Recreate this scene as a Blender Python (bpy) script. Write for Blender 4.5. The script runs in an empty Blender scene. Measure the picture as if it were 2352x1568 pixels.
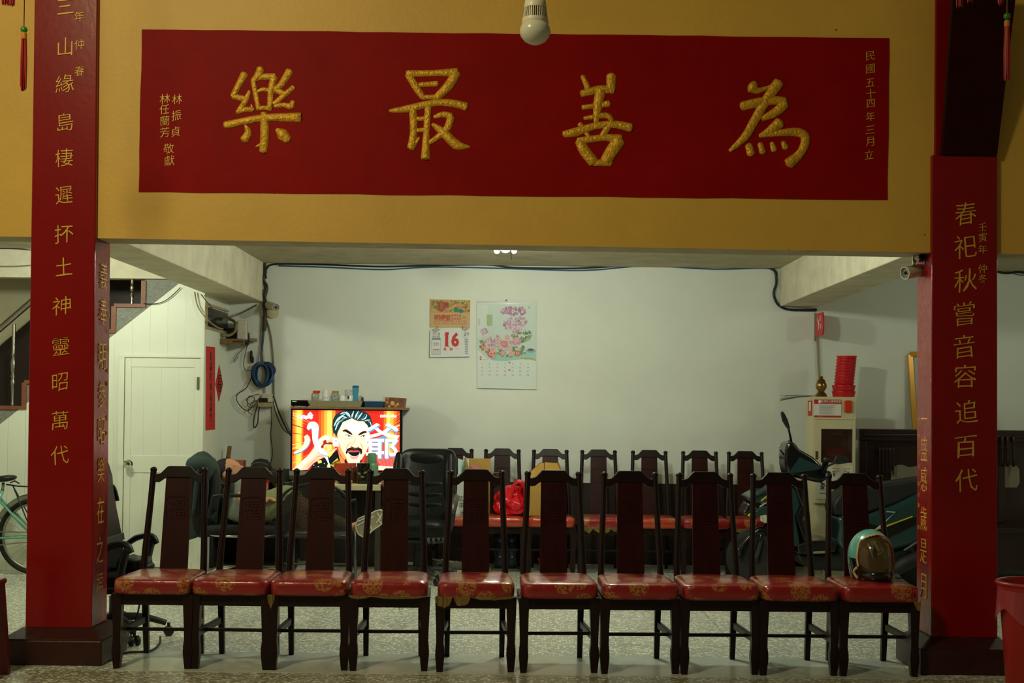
import bpy, bmesh, math, random
from math import pi, sin, cos, radians
from mathutils import Vector, Matrix, noise
C = bpy.context.scene
COL = C.collection
V = Vector
random.seed(7)

# ---------------------------------------------------------------- camera, world, lights, exposure
FPX = 3017.0            # focal length in pixels of the 2352 wide frame
CAMH = 1.30
SHX, SHY = -0.006, 0.0506
CM = Matrix.Rotation(pi/2 + radians(.8), 4, 'X') @ Matrix.Rotation(.0108, 4, 'Z')
cam = bpy.data.objects.new('camera', bpy.data.cameras.new('camera'))
cam.data.sensor_width = 36.0
cam.data.lens = FPX/2352*36.0
cam.data.shift_x, cam.data.shift_y = SHX, SHY
cam.data.clip_start = .05
cam.matrix_world = Matrix.Translation((0, 0, CAMH)) @ CM
COL.objects.link(cam)
C.camera = cam
C.view_settings.view_transform = 'Standard'
C.view_settings.look = 'None'
C.view_settings.gamma = 1.0
C.view_settings.use_curve_mapping = False
C.view_settings.exposure = 0.0
w = bpy.data.worlds.new('world'); C.world = w; w.use_nodes = True
w.node_tree.nodes['Background'].inputs[0].default_value = (1.0, .86, .58, 1)
w.node_tree.nodes['Background'].inputs[1].default_value = .055

def lamp(name, kind, loc, power, color, size=.05, rot=None, spread=None):
    l = bpy.data.lights.new(name, kind); l.energy = power; l.color = color
    if kind == 'AREA':
        l.shape = 'DISK'; l.size = size
        if spread: l.spread = spread
    else:
        l.shadow_soft_size = size
    o = bpy.data.objects.new(name, l); o.location = loc
    if rot: o.rotation_euler = rot
    COL.objects.link(o)
    return o
LED = (.94, 1.0, .82)
lamp('back_room_lamp_light', 'POINT', (-.10, 9.45, 2.42), 44, LED, .05)
lamp('left_bay_lamp_light', 'POINT', (-3.35, 9.0, 2.42), 54, LED, .06)
lamp('second_back_room_lamp_light', 'POINT', (.35, 7.85, 2.44), 68, LED, .07)
lamp('right_bay_fill_light', 'POINT', (4.2, 9.0, 2.42), 17, LED, .06)  # added fill brightening the right bay, no lamp known there
lamp('front_hall_lamp_light', 'AREA', (-2.8, 2.1, 4.95), 160, (1.0, .87, .49), .7, (radians(28), 0, 0))

# ---------------------------------------------------------------- picture to place
CM3 = CM.to_3x3()
def ray(px, py):
    return CM3 @ V(((px - 1176 + SHX*2352)/FPX, -(py - 784 - SHY*2352)/FPX, -1.0))
def W(px, py, d):
    r = ray(px, py); return V((0, 0, CAMH)) + r*(d/r.y)
def FL(px, py, z=0.0):
    r = ray(px, py); return V((0, 0, CAMH)) + r*((z - CAMH)/r.z)
def WX(px, py, x):
    r = ray(px, py); return V((0, 0, CAMH)) + r*(x/r.x)

# ---------------------------------------------------------------- materials
def lin(c):
    out = []
    for v in c[:3]:
        v /= 255.0
        out.append(v/12.92 if v <= .04045 else ((v + .055)/1.055)**2.4)
    return (*out, 1)
MATS = {}
def M(name, rgb, rough=.5, metal=0, var=0., vs=6., bump=0., bs=60., coat=0., emit=0., alpha=1., trans=0., spec=.5, ior=1.45, stretch=None):
    if name in MATS: return MATS[name]
    m = bpy.data.materials.new(name); m.use_nodes = True
    n = m.node_tree.nodes; L = m.node_tree.links; b = n['Principled BSDF']
    col = lin(rgb)
    b.inputs['Base Color'].default_value = col
    b.inputs['Roughness'].default_value = rough
    b.inputs['Metallic'].default_value = metal
    b.inputs['Specular IOR Level'].default_value = spec
    b.inputs['IOR'].default_value = ior
    b.inputs['Coat Weight'].default_value = coat
    b.inputs['Coat Roughness'].default_value = .08
    b.inputs['Transmission Weight'].default_value = trans
    b.inputs['Alpha'].default_value = alpha
    if emit:
        b.inputs['Emission Color'].default_value = col
        b.inputs['Emission Strength'].default_value = emit
    if var or bump:
        tc = n.new('ShaderNodeTexCoord'); src = tc.outputs['Object']
        if stretch:
            mp = n.new('ShaderNodeMapping'); mp.inputs['Scale'].default_value = stretch
            L.new(src, mp.inputs[0]); src = mp.outputs[0]
    if var:
        t = n.new('ShaderNodeTexNoise'); t.inputs['Scale'].default_value = vs; t.inputs['Detail'].default_value = 6
        t.inputs['Roughness'].default_value = .62
        L.new(src, t.inputs['Vector'])
        r = n.new('ShaderNodeValToRGB')
        r.color_ramp.elements[0].position = .3; r.color_ramp.elements[1].position = .7
        r.color_ramp.elements[0].color = (*[max(0, c*(1 - var)) for c in col[:3]], 1)
        r.color_ramp.elements[1].color = (*[min(1, c*(1 + var)) for c in col[:3]], 1)
        L.new(t.outputs['Fac'], r.inputs['Fac']); L.new(r.outputs['Color'], b.inputs['Base Color'])
    if bump:
        t2 = n.new('ShaderNodeTexNoise'); t2.inputs['Scale'].default_value = bs; t2.inputs['Detail'].default_value = 4
        L.new(src, t2.inputs['Vector'])
        bp = n.new('ShaderNodeBump'); bp.inputs['Strength'].default_value = bump; bp.inputs['Distance'].default_value = .01
        L.new(t2.outputs['Fac'], bp.inputs['Height']); L.new(bp.outputs['Normal'], b.inputs['Normal'])
    MATS[name] = m
    return m

# ---------------------------------------------------------------- mesh builder
class MB:
    def __init__(s): s.v = []; s.f = []; s.mi = []
    def add(s, vs, fs, mi=0):
        o = len(s.v); s.v += [V(p) for p in vs]
        s.f += [[i + o for i in f] for f in fs]; s.mi += [mi]*len(fs); return s
    def box(s, x0, x1, y0, y1, z0, z1, mi=0):
        return s.hexa([(x0,y0,z0),(x1,y0,z0),(x1,y1,z0),(x0,y1,z0)], [(x0,y0,z1),(x1,y0,z1),(x1,y1,z1),(x0,y1,z1)], mi)
    def hexa(s, bot, top, mi=0):
        n = len(bot)
        fs = [list(range(n))[::-1], list(range(n, 2*n))] + [[i, (i+1) % n, n + (i+1) % n, n + i] for i in range(n)]
        return s.add(list(bot) + list(top), fs, mi)
    def prism(s, poly, off, mi=0):
        return s.hexa([V(p) for p in poly], [V(p) + V(off) for p in poly], mi)
    def flat(s, poly, mi=0):
        return s.add(poly, [list(range(len(poly)))], mi)
    def bar(s, p, q, wd, ht, up=(0,0,1), mi=0, w2=None, h2=None):
        p, q = V(p), V(q); t = (q - p).normalized(); u = V(up)
        if abs(t.dot(u)) > .98: u = V((0, 1, 0))
        a = t.cross(u).normalized(); b = a.cross(t).normalized()
        w2 = w2 or wd; h2 = h2 or ht
        r = lambda c, x, y: [c + a*x/2 + b*y/2, c - a*x/2 + b*y/2, c - a*x/2 - b*y/2, c + a*x/2 - b*y/2]
        return s.hexa(r(p, wd, ht), r(q, w2, h2), mi)
    def tube(s, pts, r, n=10, mi=0, sq=1.0, ref=None, closed=False, sub=0):
        pts = [V(p) for p in pts]
        rs = list(r) if isinstance(r, (list, tuple)) else [r]*len(pts)
        if sub: pts, rs = spline(pts, rs, sub, closed)
        N = len(pts); vs = []; fs = []; a = None
        for i, p in enumerate(pts):
            if closed: t = pts[(i+1) % N] - pts[i-1]
            else: t = pts[min(i+1, N-1)] - pts[max(i-1, 0)]
            if t.length < 1e-9: t = V((0,0,1))
            t.normalize()
            if ref is not None:
                b = V(ref); b = (b - t*b.dot(t))
                if b.length < 1e-4: b = t.orthogonal()
                b.normalize(); a = t.cross(b)
            else:
                if a is None: a = t.orthogonal().normalized()
                else:
                    a = a - t*a.dot(t)
                    a = a.normalized() if a.length > 1e-6 else t.orthogonal().normalized()
                b = t.cross(a)
            for k in range(n):
                th = 2*pi*k/n
                vs.append(p + a*cos(th)*rs[i] + b*sin(th)*rs[i]*sq)
        for i in range(N if closed else N-1):
            j = (i+1) % N
            for k in range(n):
                k2 = (k+1) % n
                fs.append([i*n+k, i*n+k2, j*n+k2, j*n+k])
        if not closed:
            fs.append([k for k in range(n)][::-1]); fs.append([(N-1)*n + k for k in range(n)])
        return s.add(vs, fs, mi)
    def lathe(s, prof, c=(0,0,0), n=24, rot=None, mi=0, sx=1, sy=1):
        vs = []; fs = []; N = len(prof); c = V(c)
        for (r, z) in prof:
            for k in range(n):
                p = V((cos(2*pi*k/n)*max(r, 1e-4)*sx, sin(2*pi*k/n)*max(r, 1e-4)*sy, z))
                vs.append(c + (rot @ p if rot else p))
        for i in range(N-1):
            for k in range(n):
                k2 = (k+1) % n
                fs.append([i*n+k, i*n+k2, (i+1)*n+k2, (i+1)*n+k])
        fs.append(list(range(n))[::-1]); fs.append([(N-1)*n+k for k in range(n)])
        return s.add(vs, fs, mi)
    def sell(s, c, r, e1=1., e2=1., nu=14, nv=24, rot=None, mi=0, fn=None):
        """super ellipsoid"""
        sg = lambda x, e: math.copysign(abs(x)**e, x)
        c = V(c); vs = []; fs = []
        for i in range(nu+1):
            ph = -pi/2 + pi*i/nu
            for k in range(nv):
                th = 2*pi*k/nv
                p = V((r[0]*sg(cos(ph), e1)*sg(cos(th), e2), r[1]*sg(cos(ph), e1)*sg(sin(th), e2), r[2]*sg(sin(ph), e1)))
                if fn: p = fn(p)
                vs.append(c + (rot @ p if rot else p))
        for i in range(nu):
            for k in range(nv):
                k2 = (k+1) % nv
                fs.append([i*nv+k, i*nv+k2, (i+1)*nv+k2, (i+1)*nv+k])
        return s.add(vs, fs, mi)
    def xform(s, Mx):
        s.v = [Mx @ p for p in s.v]; return s

def spline(pts, rs, sub, closed=False):
    N = len(pts); P = []; R = []
    for i in range(N if closed else N-1):
        g = (lambda k: k % N) if closed else (lambda k: min(max(k, 0), N-1))
        p0, p1, p2, p3 = pts[g(i-1)], pts[g(i)], pts[g(i+1)], pts[g(i+2)]
        for j in range(sub):
            t = j/sub
            P.append(.5*((2*p1) + (p2-p0)*t + (2*p0-5*p1+4*p2-p3)*t*t + (3*p1-p0-3*p2+p3)*t**3))
            R.append(rs[g(i)]*(1-t) + rs[g(i+1)]*t)
    if not closed: P.append(pts[-1]); R.append(rs[-1])
    return P, R

ORG = {}
def tag(o, label=None, cat=None, group=None, kind=None):
    if label: o['label'] = label
    if cat: o['category'] = cat
    if group: o['group'] = group
    if kind: o['kind'] = kind
    return o
def thing(name, label, cat, loc=(0,0,0), group=None, rz=0):
    o = bpy.data.objects.new(name, None); o.empty_display_size = .1
    o.location = loc; o.rotation_euler = (0, 0, rz); COL.objects.link(o)
    ORG[o.name] = V(loc)
    return tag(o, label, cat, group)
def mesh(name, mb, mats, smooth=None, bevel=0., org=None, remesh=0., lap=0, bseg=2, tri=False):
    me = bpy.data.meshes.new(name)
    vs = [p - org for p in mb.v] if org is not None else mb.v
    me.from_pydata([tuple(p) for p in vs], [], mb.f)
    if not isinstance(mats, (list, tuple)): mats = [mats]
    for m in mats: me.materials.append(m)
    me.polygons.foreach_set('material_index', mb.mi)
    bm = bmesh.new(); bm.from_mesh(me)
    bmesh.ops.recalc_face_normals(bm, faces=bm.faces)
    if tri: bmesh.ops.triangulate(bm, faces=[f for f in bm.faces if len(f.verts) > 4])
    bm.to_mesh(me); bm.free()
    me.update()
    if smooth is not None:
        me.polygons.foreach_set('use_smooth', [True]*len(me.polygons))
        if smooth < 170: me.set_sharp_from_angle(angle=radians(smooth))
    o = bpy.data.objects.new(name, me); COL.objects.link(o)
    if remesh:
        r = o.modifiers.new('r', 'REMESH'); r.mode = 'VOXEL'; r.voxel_size = remesh; r.use_smooth_shade = True
        if lap:
            q = o.modifiers.new('s', 'SMOOTH'); q.factor = .5; q.iterations = lap
    if bevel:
        b = o.modifiers.new('b', 'BEVEL'); b.width = bevel; b.segments = bseg; b.limit_method = 'ANGLE'; b.angle_limit = radians(35)
    return o
def part(name, mb, mats, parent, smooth=None, bevel=0., local=False, label=None, **k):
    root = parent
    while root.parent: root = root.parent
    o = mesh(name, mb, mats, smooth, bevel, None if local else ORG[root.name], **k)
    o.parent = parent
    if label: o['label'] = label
    return o
def solo(name, mb, mats, label, cat, group=None, smooth=None, bevel=0., **k):
    n = len(mb.v); lo = V((min(p.x for p in mb.v), min(p.y for p in mb.v), min(p.z for p in mb.v)))
    hi = V((max(p.x for p in mb.v), max(p.y for p in mb.v), max(p.z for p in mb.v)))
    org = V(((lo.x+hi.x)/2, (lo.y+hi.y)/2, lo.z))
    o = mesh(name, mb, mats, smooth, bevel, org, **k); o.location = org
    ORG[o.name] = org
    return tag(o, label, cat, group)
def struct(name, mb, mats, smooth=None, bevel=0., **k):
    o = mesh(name, mb, mats, smooth, bevel, **k); o['kind'] = 'structure'; ORG[o.name] = V((0,0,0)); return o

# glyphs -------------------------------------------------------------------------------------
GL = {}
def glyph(ch, bold=0.):
    k = (ch, bold)
    if k in GL: return GL[k]
    c = bpy.data.curves.new('g', 'FONT'); c.body = ch; c.extrude = .5; c.resolution_u = 2; c.offset = bold
    o = bpy.data.objects.new('g', c); COL.objects.link(o); bpy.context.view_layer.update()
    e = o.evaluated_get(bpy.context.evaluated_depsgraph_get()); me = e.to_mesh()
    vs = [tuple(v.co) for v in me.vertices]; fs = [list(p.vertices) for p in me.polygons]
    e.to_mesh_clear(); bpy.data.objects.remove(o); bpy.data.curves.remove(c)
    x0 = min(v[0] for v in vs); x1 = max(v[0] for v in vs); y0 = min(v[1] for v in vs); y1 = max(v[1] for v in vs)
    GL[k] = ([(v[0]-(x0+x1)/2, v[1]-(y0+y1)/2, v[2]) for v in vs], fs, x1-x0, y1-y0)
    return GL[k]
def put(mb, ch, c, size, ex=(1,0,0), ez=(0,0,1), dep=.003, mi=0, bold=0., sx=1., shear=0., fit=None):
    """one character centred on c; size = em size; ex right, ez up; it stands proud by dep"""
    vs, fs, gw, gh = glyph(ch, bold)
    ex, ez = V(ex).normalized(), V(ez).normalized(); nn = ex.cross(ez)
    kx = size*sx; ky = size
    if fit: kx = fit[0]/gw; ky = fit[1]/gh
    c = V(c)
    out = []
    for x, y, z in vs:
        X = x*kx; Y = y*ky + X*shear
        out.append(c + ex*X + ez*Y + nn*(z + .5)*dep)
    mb.add(out, fs, mi)
def line_text(mb, txt, c, size, step, ex=(1,0,0), ez=(0,0,1), **k):
    ex = V(ex).normalized(); n = len(txt)
    for i, ch in enumerate(txt):
        if ch != ' ': put(mb, ch, V(c) + ex*(i - (n-1)/2)*step, size, ex, ez, **k)
def copy_tree(o, parent=None):
    c = o.copy(); COL.objects.link(c)
    if parent: c.parent = parent
    for ch in o.children: copy_tree(ch, c)
    return c
# ================================================================ materials of the room
gold = M('gold_paint', (206, 156, 40), .34, .3, var=.22, vs=40, bump=.8, bs=70)
gold_thin = M('gold_paint_thin', (214, 168, 62), .45, .1)
red_paint = M('red_gloss_paint', (128, 8, 7), .24, var=.10, vs=3, bump=.04, bs=35, spec=.45)
red_dark = M('dark_red_lacquer', (40, 4, 4), .5, var=.15, vs=6, spec=.15)
base_mat = M('base_lacquer', (52, 20, 15), .4, var=.3, vs=9, bump=.1)
white_wall = M('white_plaster', (222, 226, 216), .75, var=.04, vs=1.6, bump=.10, bs=22)
cream_paint = M('cream_paint', (230, 234, 216), .45, var=.04, vs=2)
concrete = M('worn_ceiling_paint', (178, 170, 140), .8, var=.16, vs=5, bump=.25, bs=30)
beam_mat = M('worn_beam_paint', (214, 208, 182), .8, var=.16, vs=4.5, bump=.3, bs=26)
yellow = M('ochre_wall_paint', (206, 164, 72), .5, var=.08, vs=1.7, bump=.12, bs=40)
dark_brown = M('dark_brown_paint', (44, 30, 26), .45, var=.2, vs=5)
terr_grey = M('stair_terrazzo', (128, 130, 120), .6, var=.35, vs=90)
tread_mat = M('stair_edge_brown', (128, 78, 54), .5, var=.2, vs=12)
steel = M('dull_steel', (170, 165, 150), .3, 1.0)
chrome = M('chrome', (215, 215, 210), .12, 1.0)
black_pl = M('black_plastic', (22, 23, 24), .42)
black_cable = M('black_cable', (26, 27, 26), .5)

def specks(m, dens, rgb):
    n = m.node_tree.nodes; L = m.node_tree.links; b = n['Principled BSDF']
    src = b.inputs['Base Color'].links[0].from_socket
    tc = n.new('ShaderNodeTexCoord'); vo = n.new('ShaderNodeTexVoronoi'); vo.inputs['Scale'].default_value = dens
    L.new(tc.outputs['Object'], vo.inputs['Vector'])
    lt = n.new('ShaderNodeMath'); lt.operation = 'LESS_THAN'; lt.inputs[1].default_value = .035*dens/6; L.new(vo.outputs['Distance'], lt.inputs[0])
    mx = n.new('ShaderNodeMix'); mx.data_type = 'RGBA'; mx.inputs[7].default_value = lin(rgb)
    L.new(lt.outputs[0], mx.inputs[0]); L.new(src, mx.inputs[6]); L.new(mx.outputs[2], b.inputs['Base Color'])
specks(yellow, 5.5, (120, 84, 30))
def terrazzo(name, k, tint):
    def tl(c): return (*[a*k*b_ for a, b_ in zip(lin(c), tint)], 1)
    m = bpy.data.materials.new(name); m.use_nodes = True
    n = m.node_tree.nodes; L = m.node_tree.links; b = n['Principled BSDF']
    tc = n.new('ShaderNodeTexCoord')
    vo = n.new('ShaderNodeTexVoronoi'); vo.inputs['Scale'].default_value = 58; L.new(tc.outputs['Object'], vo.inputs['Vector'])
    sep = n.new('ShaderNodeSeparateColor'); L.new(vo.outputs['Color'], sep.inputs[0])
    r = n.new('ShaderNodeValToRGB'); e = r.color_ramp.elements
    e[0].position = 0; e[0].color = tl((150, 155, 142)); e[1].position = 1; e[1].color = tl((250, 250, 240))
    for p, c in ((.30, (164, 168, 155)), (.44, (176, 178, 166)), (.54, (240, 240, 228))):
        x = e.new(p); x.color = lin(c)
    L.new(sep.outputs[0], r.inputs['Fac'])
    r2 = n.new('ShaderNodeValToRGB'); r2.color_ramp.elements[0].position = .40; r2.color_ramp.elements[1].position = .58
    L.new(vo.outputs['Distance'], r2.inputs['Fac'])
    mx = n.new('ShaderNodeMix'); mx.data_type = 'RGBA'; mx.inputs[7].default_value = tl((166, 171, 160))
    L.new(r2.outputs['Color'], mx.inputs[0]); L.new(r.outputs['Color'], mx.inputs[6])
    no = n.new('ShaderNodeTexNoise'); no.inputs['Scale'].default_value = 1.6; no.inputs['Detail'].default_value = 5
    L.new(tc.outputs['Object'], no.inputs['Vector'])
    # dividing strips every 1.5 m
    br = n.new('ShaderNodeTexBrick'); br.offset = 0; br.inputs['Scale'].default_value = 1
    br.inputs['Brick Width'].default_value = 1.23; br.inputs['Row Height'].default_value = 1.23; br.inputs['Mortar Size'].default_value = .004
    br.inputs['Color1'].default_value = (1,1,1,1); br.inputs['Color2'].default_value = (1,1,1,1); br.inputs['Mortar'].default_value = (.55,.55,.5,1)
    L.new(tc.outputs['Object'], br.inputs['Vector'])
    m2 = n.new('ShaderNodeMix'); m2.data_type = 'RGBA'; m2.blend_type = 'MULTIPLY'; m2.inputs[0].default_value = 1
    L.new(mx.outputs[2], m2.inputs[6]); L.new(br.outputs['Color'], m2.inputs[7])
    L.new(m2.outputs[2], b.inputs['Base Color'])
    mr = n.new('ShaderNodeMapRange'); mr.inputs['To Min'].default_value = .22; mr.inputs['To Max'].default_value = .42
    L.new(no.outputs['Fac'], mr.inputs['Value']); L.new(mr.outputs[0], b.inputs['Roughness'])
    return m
def grooved(name, rgb, pitch):
    m = M(name, rgb, .42, var=.03, vs=2); n = m.node_tree.nodes; L = m.node_tree.links
    tc = n.new('ShaderNodeTexCoord'); sp = n.new('ShaderNodeSeparateXYZ'); L.new(tc.outputs['Object'], sp.inputs[0])
    a = n.new('ShaderNodeMath'); a.operation = 'DIVIDE'; a.inputs[1].default_value = pitch; L.new(sp.outputs[0], a.inputs[0])
    fr = n.new('ShaderNodeMath'); fr.operation = 'FRACT'; L.new(a.outputs[0], fr.inputs[0])
    r = n.new('ShaderNodeValToRGB'); e = r.color_ramp.elements
    e[0].position = 0; e[0].color = (0,0,0,1); e[1].position = .03; e[1].color = (1,1,1,1)
    L.new(fr.outputs[0], r.inputs['Fac'])
    bp = n.new('ShaderNodeBump'); bp.inputs['Strength'].default_value = .5; bp.inputs['Distance'].default_value = .004
    L.new(r.outputs['Color'], bp.inputs['Height']); L.new(bp.outputs['Normal'], n['Principled BSDF'].inputs['Normal'])
    return m
groove = grooved('tongue_and_groove_cream', (230, 235, 218), .14)

DC, DL, DB, DP, DW = 6.72, 6.75, 6.97, 10.46, 11.30
ZC = 2.555
# ---------------------------------------------------------------- floor, walls, ceilings
struct('floor', MB().box(-6, 6, 6.5, 11.5, -.12, 0), terrazzo('terrazzo_floor', 1.0, (1, 1, 1)))
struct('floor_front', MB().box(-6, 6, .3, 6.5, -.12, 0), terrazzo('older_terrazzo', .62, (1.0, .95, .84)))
sill = M('smooth_threshold', (188, 196, 186), .22, var=.14, vs=3)
struct('trim_1', MB().box(-1.98, 1.98, 6.50, 7.03, 0, .002), sill)
b = MB().box(-6, 6, DW, DW+.2, 0, 3.4)
struct('wall_back', b, white_wall)
struct('baseboard_back', MB().box(-2.503, 6, DW-.012, DW, 0, .695), dark_brown)
# ceiling of the low back room: over the middle bay and right bay, and over left bay in front of the stairs
struct('ceiling', MB().box(-2.6, 6, DB, DW, ZC, ZC+.15).box(-6, -2.6, DB, DP-.01, ZC, ZC+.15), concrete)
struct('trim_2', MB().box(-6, -2.51, DP-.01, DP+.13, W(60, 637, DP).z, ZC+.15), beam_mat)          # header over the stairs
# side beams
zb = W(606, 694, DW).z
bl0, bl1 = W(521, 698, DW).x, W(606, 692, DW).x
br0, br1 = W(1790, 703, DW).x, W(1877, 706, DW).x
struct('trim_3', MB().box(bl0, bl1, DB-.02, DW, zb, ZC+.02), beam_mat, bevel=.008)
struct('trim_4', MB().box(br0, br1, DB-.02, DW, W(1830, 704, DW).z, ZC+.02), beam_mat, bevel=.008)
# ochre wall above the opening, pale soffit
zl, zr = W(300, 548, DL).z, W(2100, 579, DL).z
sl = (zr - zl)/(W(2100, 579, DL).x - W(300, 548, DL).x)
def zlow(x): return zl + (x - W(300, 548, DL).x)*sl
b = MB()
vs = [(-6, DL, zlow(-6)), (6, DL, zlow(6)), (6, DB, zlow(6)), (-6, DB, zlow(-6)), (-6, DL, 5.2), (6, DL, 5.2), (6, DB, 5.2), (-6, DB, 5.2)]
b.add(vs, [[0,1,5,4]], 0); b.add(vs, [[3,2,1,0],[2,3,7,6],[4,5,6,7],[0,4,7,3],[1,2,6,5]], 1)
struct('wall_front', b, [yellow, concrete])
struct('wall_left', MB().box(-6.1, -6, .3, DW, 0, 5.2), white_wall)
struct('wall_right', MB().box(6, 6.1, .3, DW, 0, 5.2), white_wall)
struct('ceiling_front', MB().box(-6, 6, .3, DL, 5.2, 5.3), concrete)

# ---------------------------------------------------------------- stair enclosure on the left
def Q(px, py, d): return W(px, py, d)
xr = -2.505
def lowedge(px): return 1000 - .845*px            # lower edge of the stair string in the picture
b = MB()
pts = [Q(-420, 1312, DP), Q(468, 1312, DP), Q(468, 600, DP), Q(440, lowedge(440), DP), Q(-420, lowedge(-420), DP)]
pts = [V((p.x, DP, max(p.z, 0))) for p in pts]
pts[0].z = pts[1].z = 0; pts[1].x = pts[2].x = xr
pts[2].z = pts[3].z
b.prism(pts, (0, .06, 0))
struct('wall_panel', b, groove)
# return of the enclosure, facing right
b = MB().box(xr-.06, xr, DP+.06, DW, 0, zb)
struct('wall_return', b, cream_paint)
# stair: sawtooth string of grey terrazzo, brown treads and risers
run, rise = 68.5, 58.5
st = thing('staircase', 'grey terrazzo staircase with brown step edges climbing behind the white panel', 'stairs', Q(60, 930, DP))
sx, sy = 333.0, 700.0
low = []; saw = []
for k in range(-1, 12):
    x = sx - run*k; y = sy + rise*k
    saw += [(x, y - rise if k >= 0 else y - rise), (x, y)]
saw = [(sx + run*1.6, sy - rise), (sx, sy - rise)] + [q for k in range(0, 12) for q in ((sx - run*k, sy + rise*k), (sx - run*(k+1), sy + rise*k))]
poly = [Q(x, y, DP) for x, y in saw] + [Q(saw[-1][0], lowedge(saw[-1][0]) , DP), Q(saw[0][0], lowedge(saw[0][0]), DP)]
poly = [V((p.x, DP+.005, p.z)) for p in poly]
part('stringer', MB().prism(poly, (0, .09, 0)), terr_grey, st)
for k in range(0, 9):
    x = sx - run*k; y = sy + rise*k
    p0 = Q(x + 2, y + 6, DP); p1 = Q(x - run - 2, y - 3, DP)
    part('tread', MB().box(p1.x, p0.x, DP-.012, DW-.02, p0.z, p1.z), tread_mat, st)
    p0 = Q(x + 2, y, DP); p1 = Q(x - 8, y - rise + 3, DP)
    part('riser', MB().box(p1.x, p0.x, DP-.01, DW-.02, p0.z, p1.z), tread_mat, st)
def baluster(parent, px, y0, y1, d):
    p = Q(px, y0, d); h = Q(px, y1, d).z - p.z
    pr = [(.013, 0), (.013, .02), (.009, .03), (.015, h*.25), (.018, h*.30), (.011, h*.33), (.017, h*.36), (.011, h*.39), (.016, h*.42), (.020, h*.52), (.011, h*.60), (.015, h*.62), (.013, h*.65), (.014, h)]
    part('baluster', MB().lathe(pr, p, 12), steel, parent, smooth=50)
for k in (0, 4, 5): baluster(st, sx - run*k - 30, sy + rise*k - 3, sy + rise*k - 190 if k else sy - 75, DP+.05)
hr = [Q(-160, 893, DP+.05), Q(68, 696, DP+.05), Q(160, 616, DP+.05)]
part('handrail', MB().tube(hr, .024, 12), steel, st, smooth=60)
struct('wall_stairwell', MB().box(-6, xr-.06, DW-.06, DW-.001, 0, 3.4), M('stairwell_paint', (190, 184, 150), .7, var=.05))
b = MB()
g = [Q(-300, 795 + 300*.857, DW-.07), Q(420, 795 - 420*.857, DW-.07), Q(420, 795 + 260, DW-.07), Q(-300, 1400, DW-.07)]
b.prism(g, (0, -.012, 0)); struct('trim_5', b, dark_brown)

# ---------------------------------------------------------------- door in the panel
dr = thing('door_1', 'white panelled door with round knob under the stairs', 'door', V((Q(365, 1312, DP).x, DP, 0)))
dr['kind'] = 'structure'
def rect(px0, py0, px1, py1, d): a = Q(px0, py0, d); c = Q(px1, py1, d); return a.x, c.x, c.z, a.z
x0, x1, z0, z1 = rect(275, 814, 463, 1314, DP); z0 = 0
f = MB().box(x0, x0+.045, DP-.022, DP-.001, 0, z1-.022).box(x1-.03, x1, DP-.022, DP-.001, 0, z1-.022).box(x0, x1, DP-.022, DP-.001, z1-.022, z1)
part('door_frame', f, cream_paint, dr, bevel=.003)
x0, x1, z0, z1 = rect(290, 822, 456, 1314, DP)
l = MB()
yy = DP-.012
za, zb1, zc = Q(370, 843, DP).z, Q(370, 1046, DP).z, Q(370, 1085, DP).z
zd = Q(370, 1290, DP).z
l.box(x0, x0+.05, yy-.01, yy+.01, .01, z1).box(x1-.05, x1, yy-.01, yy+.01, .01, z1)
for a_, c_ in ((za, z1), (zc, zb1), (.01, zd)): l.box(x0+.05, x1-.05, yy-.01, yy+.01, a_, c_)
part('door_leaf', l, cream_paint, dr, bevel=.002)
part('door_panel', MB().box(x0+.051, x1-.051, yy-.004, yy+.009, .02, z1-.02), groove, dr)
kp = Q(296, 1065, DP-.02)
R90 = Matrix.Rotation(pi/2, 3, 'X')
part('door_knob', MB().lathe([(.033, -.002), (.033, .006), (.014, .012), (.012, .03), (.026, .038), (.032, .052), (.028, .066), (.012, .072)], kp, 24, R90), chrome, dr, smooth=50)
hp = Q(455, 880, DP-.026)
part('hinge', MB().box(hp.x-.008, hp.x+.008, hp.y-.006, hp.y+.004, hp.z-.05, hp.z+.05), steel, dr)
# dark louvre opening in the return wall
p0, p1 = WX(474, 708, xr), WX(522, 760, xr)
b = MB().box(xr-.02, xr+.006, p0.y, p1.y, WX(500, 755, xr).z, WX(500, 712, xr).z, 0)
z0, z1 = WX(500, 762, xr).z, WX(500, 704, xr).z
b.box(xr-.01, xr+.012, p0.y-.03, p0.y, z0, z1, 1).box(xr-.01, xr+.012, p0.y, p1.y, z1-.02, z1, 1).box(xr-.01, xr+.012, p0.y, p1.y, z0, z0+.02, 1)
struct('window_1', b, [M('dark_glass', (20, 22, 26), .15), M('worn_frame', (176, 160, 120), .6, var=.2, vs=20)])

# ================================================================ columns
def column(name, label, lo, hi, ztop, sgn, upper=None):
    """lo/hi = (x left, x right) at the base and at ztop"""
    cx = (lo[0]+lo[1])/2
    t = thing(name, label, 'column', (cx, DC+.125, 0))
    zb_ = .171
    def ring(x0, x1, y0, y1, z): return [(x0,y0,z),(x1,y0,z),(x1,y1,z),(x0,y1,z)]
    part('shaft', MB().hexa(ring(lo[0], lo[1], DC, DB+.0, zb_), ring(hi[0], hi[1], DC, DB+.0, ztop)), red_paint, t, bevel=.006)
    x0, x1 = lo; e = .085
    bb = MB()
    bb.hexa(ring(x0-e, x1+e, DC-e-.02, DB+e, 0), ring(x0-e, x1+e, DC-e-.02, DB+e, .127))
    bb.hexa(ring(x0-e, x1+e, DC-e-.02, DB+e, .127), ring(x0-.012, x1+.012, DC-.012, DB+.012, .174))
    part('base', bb, base_mat, t, bevel=.008)
    return t
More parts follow.
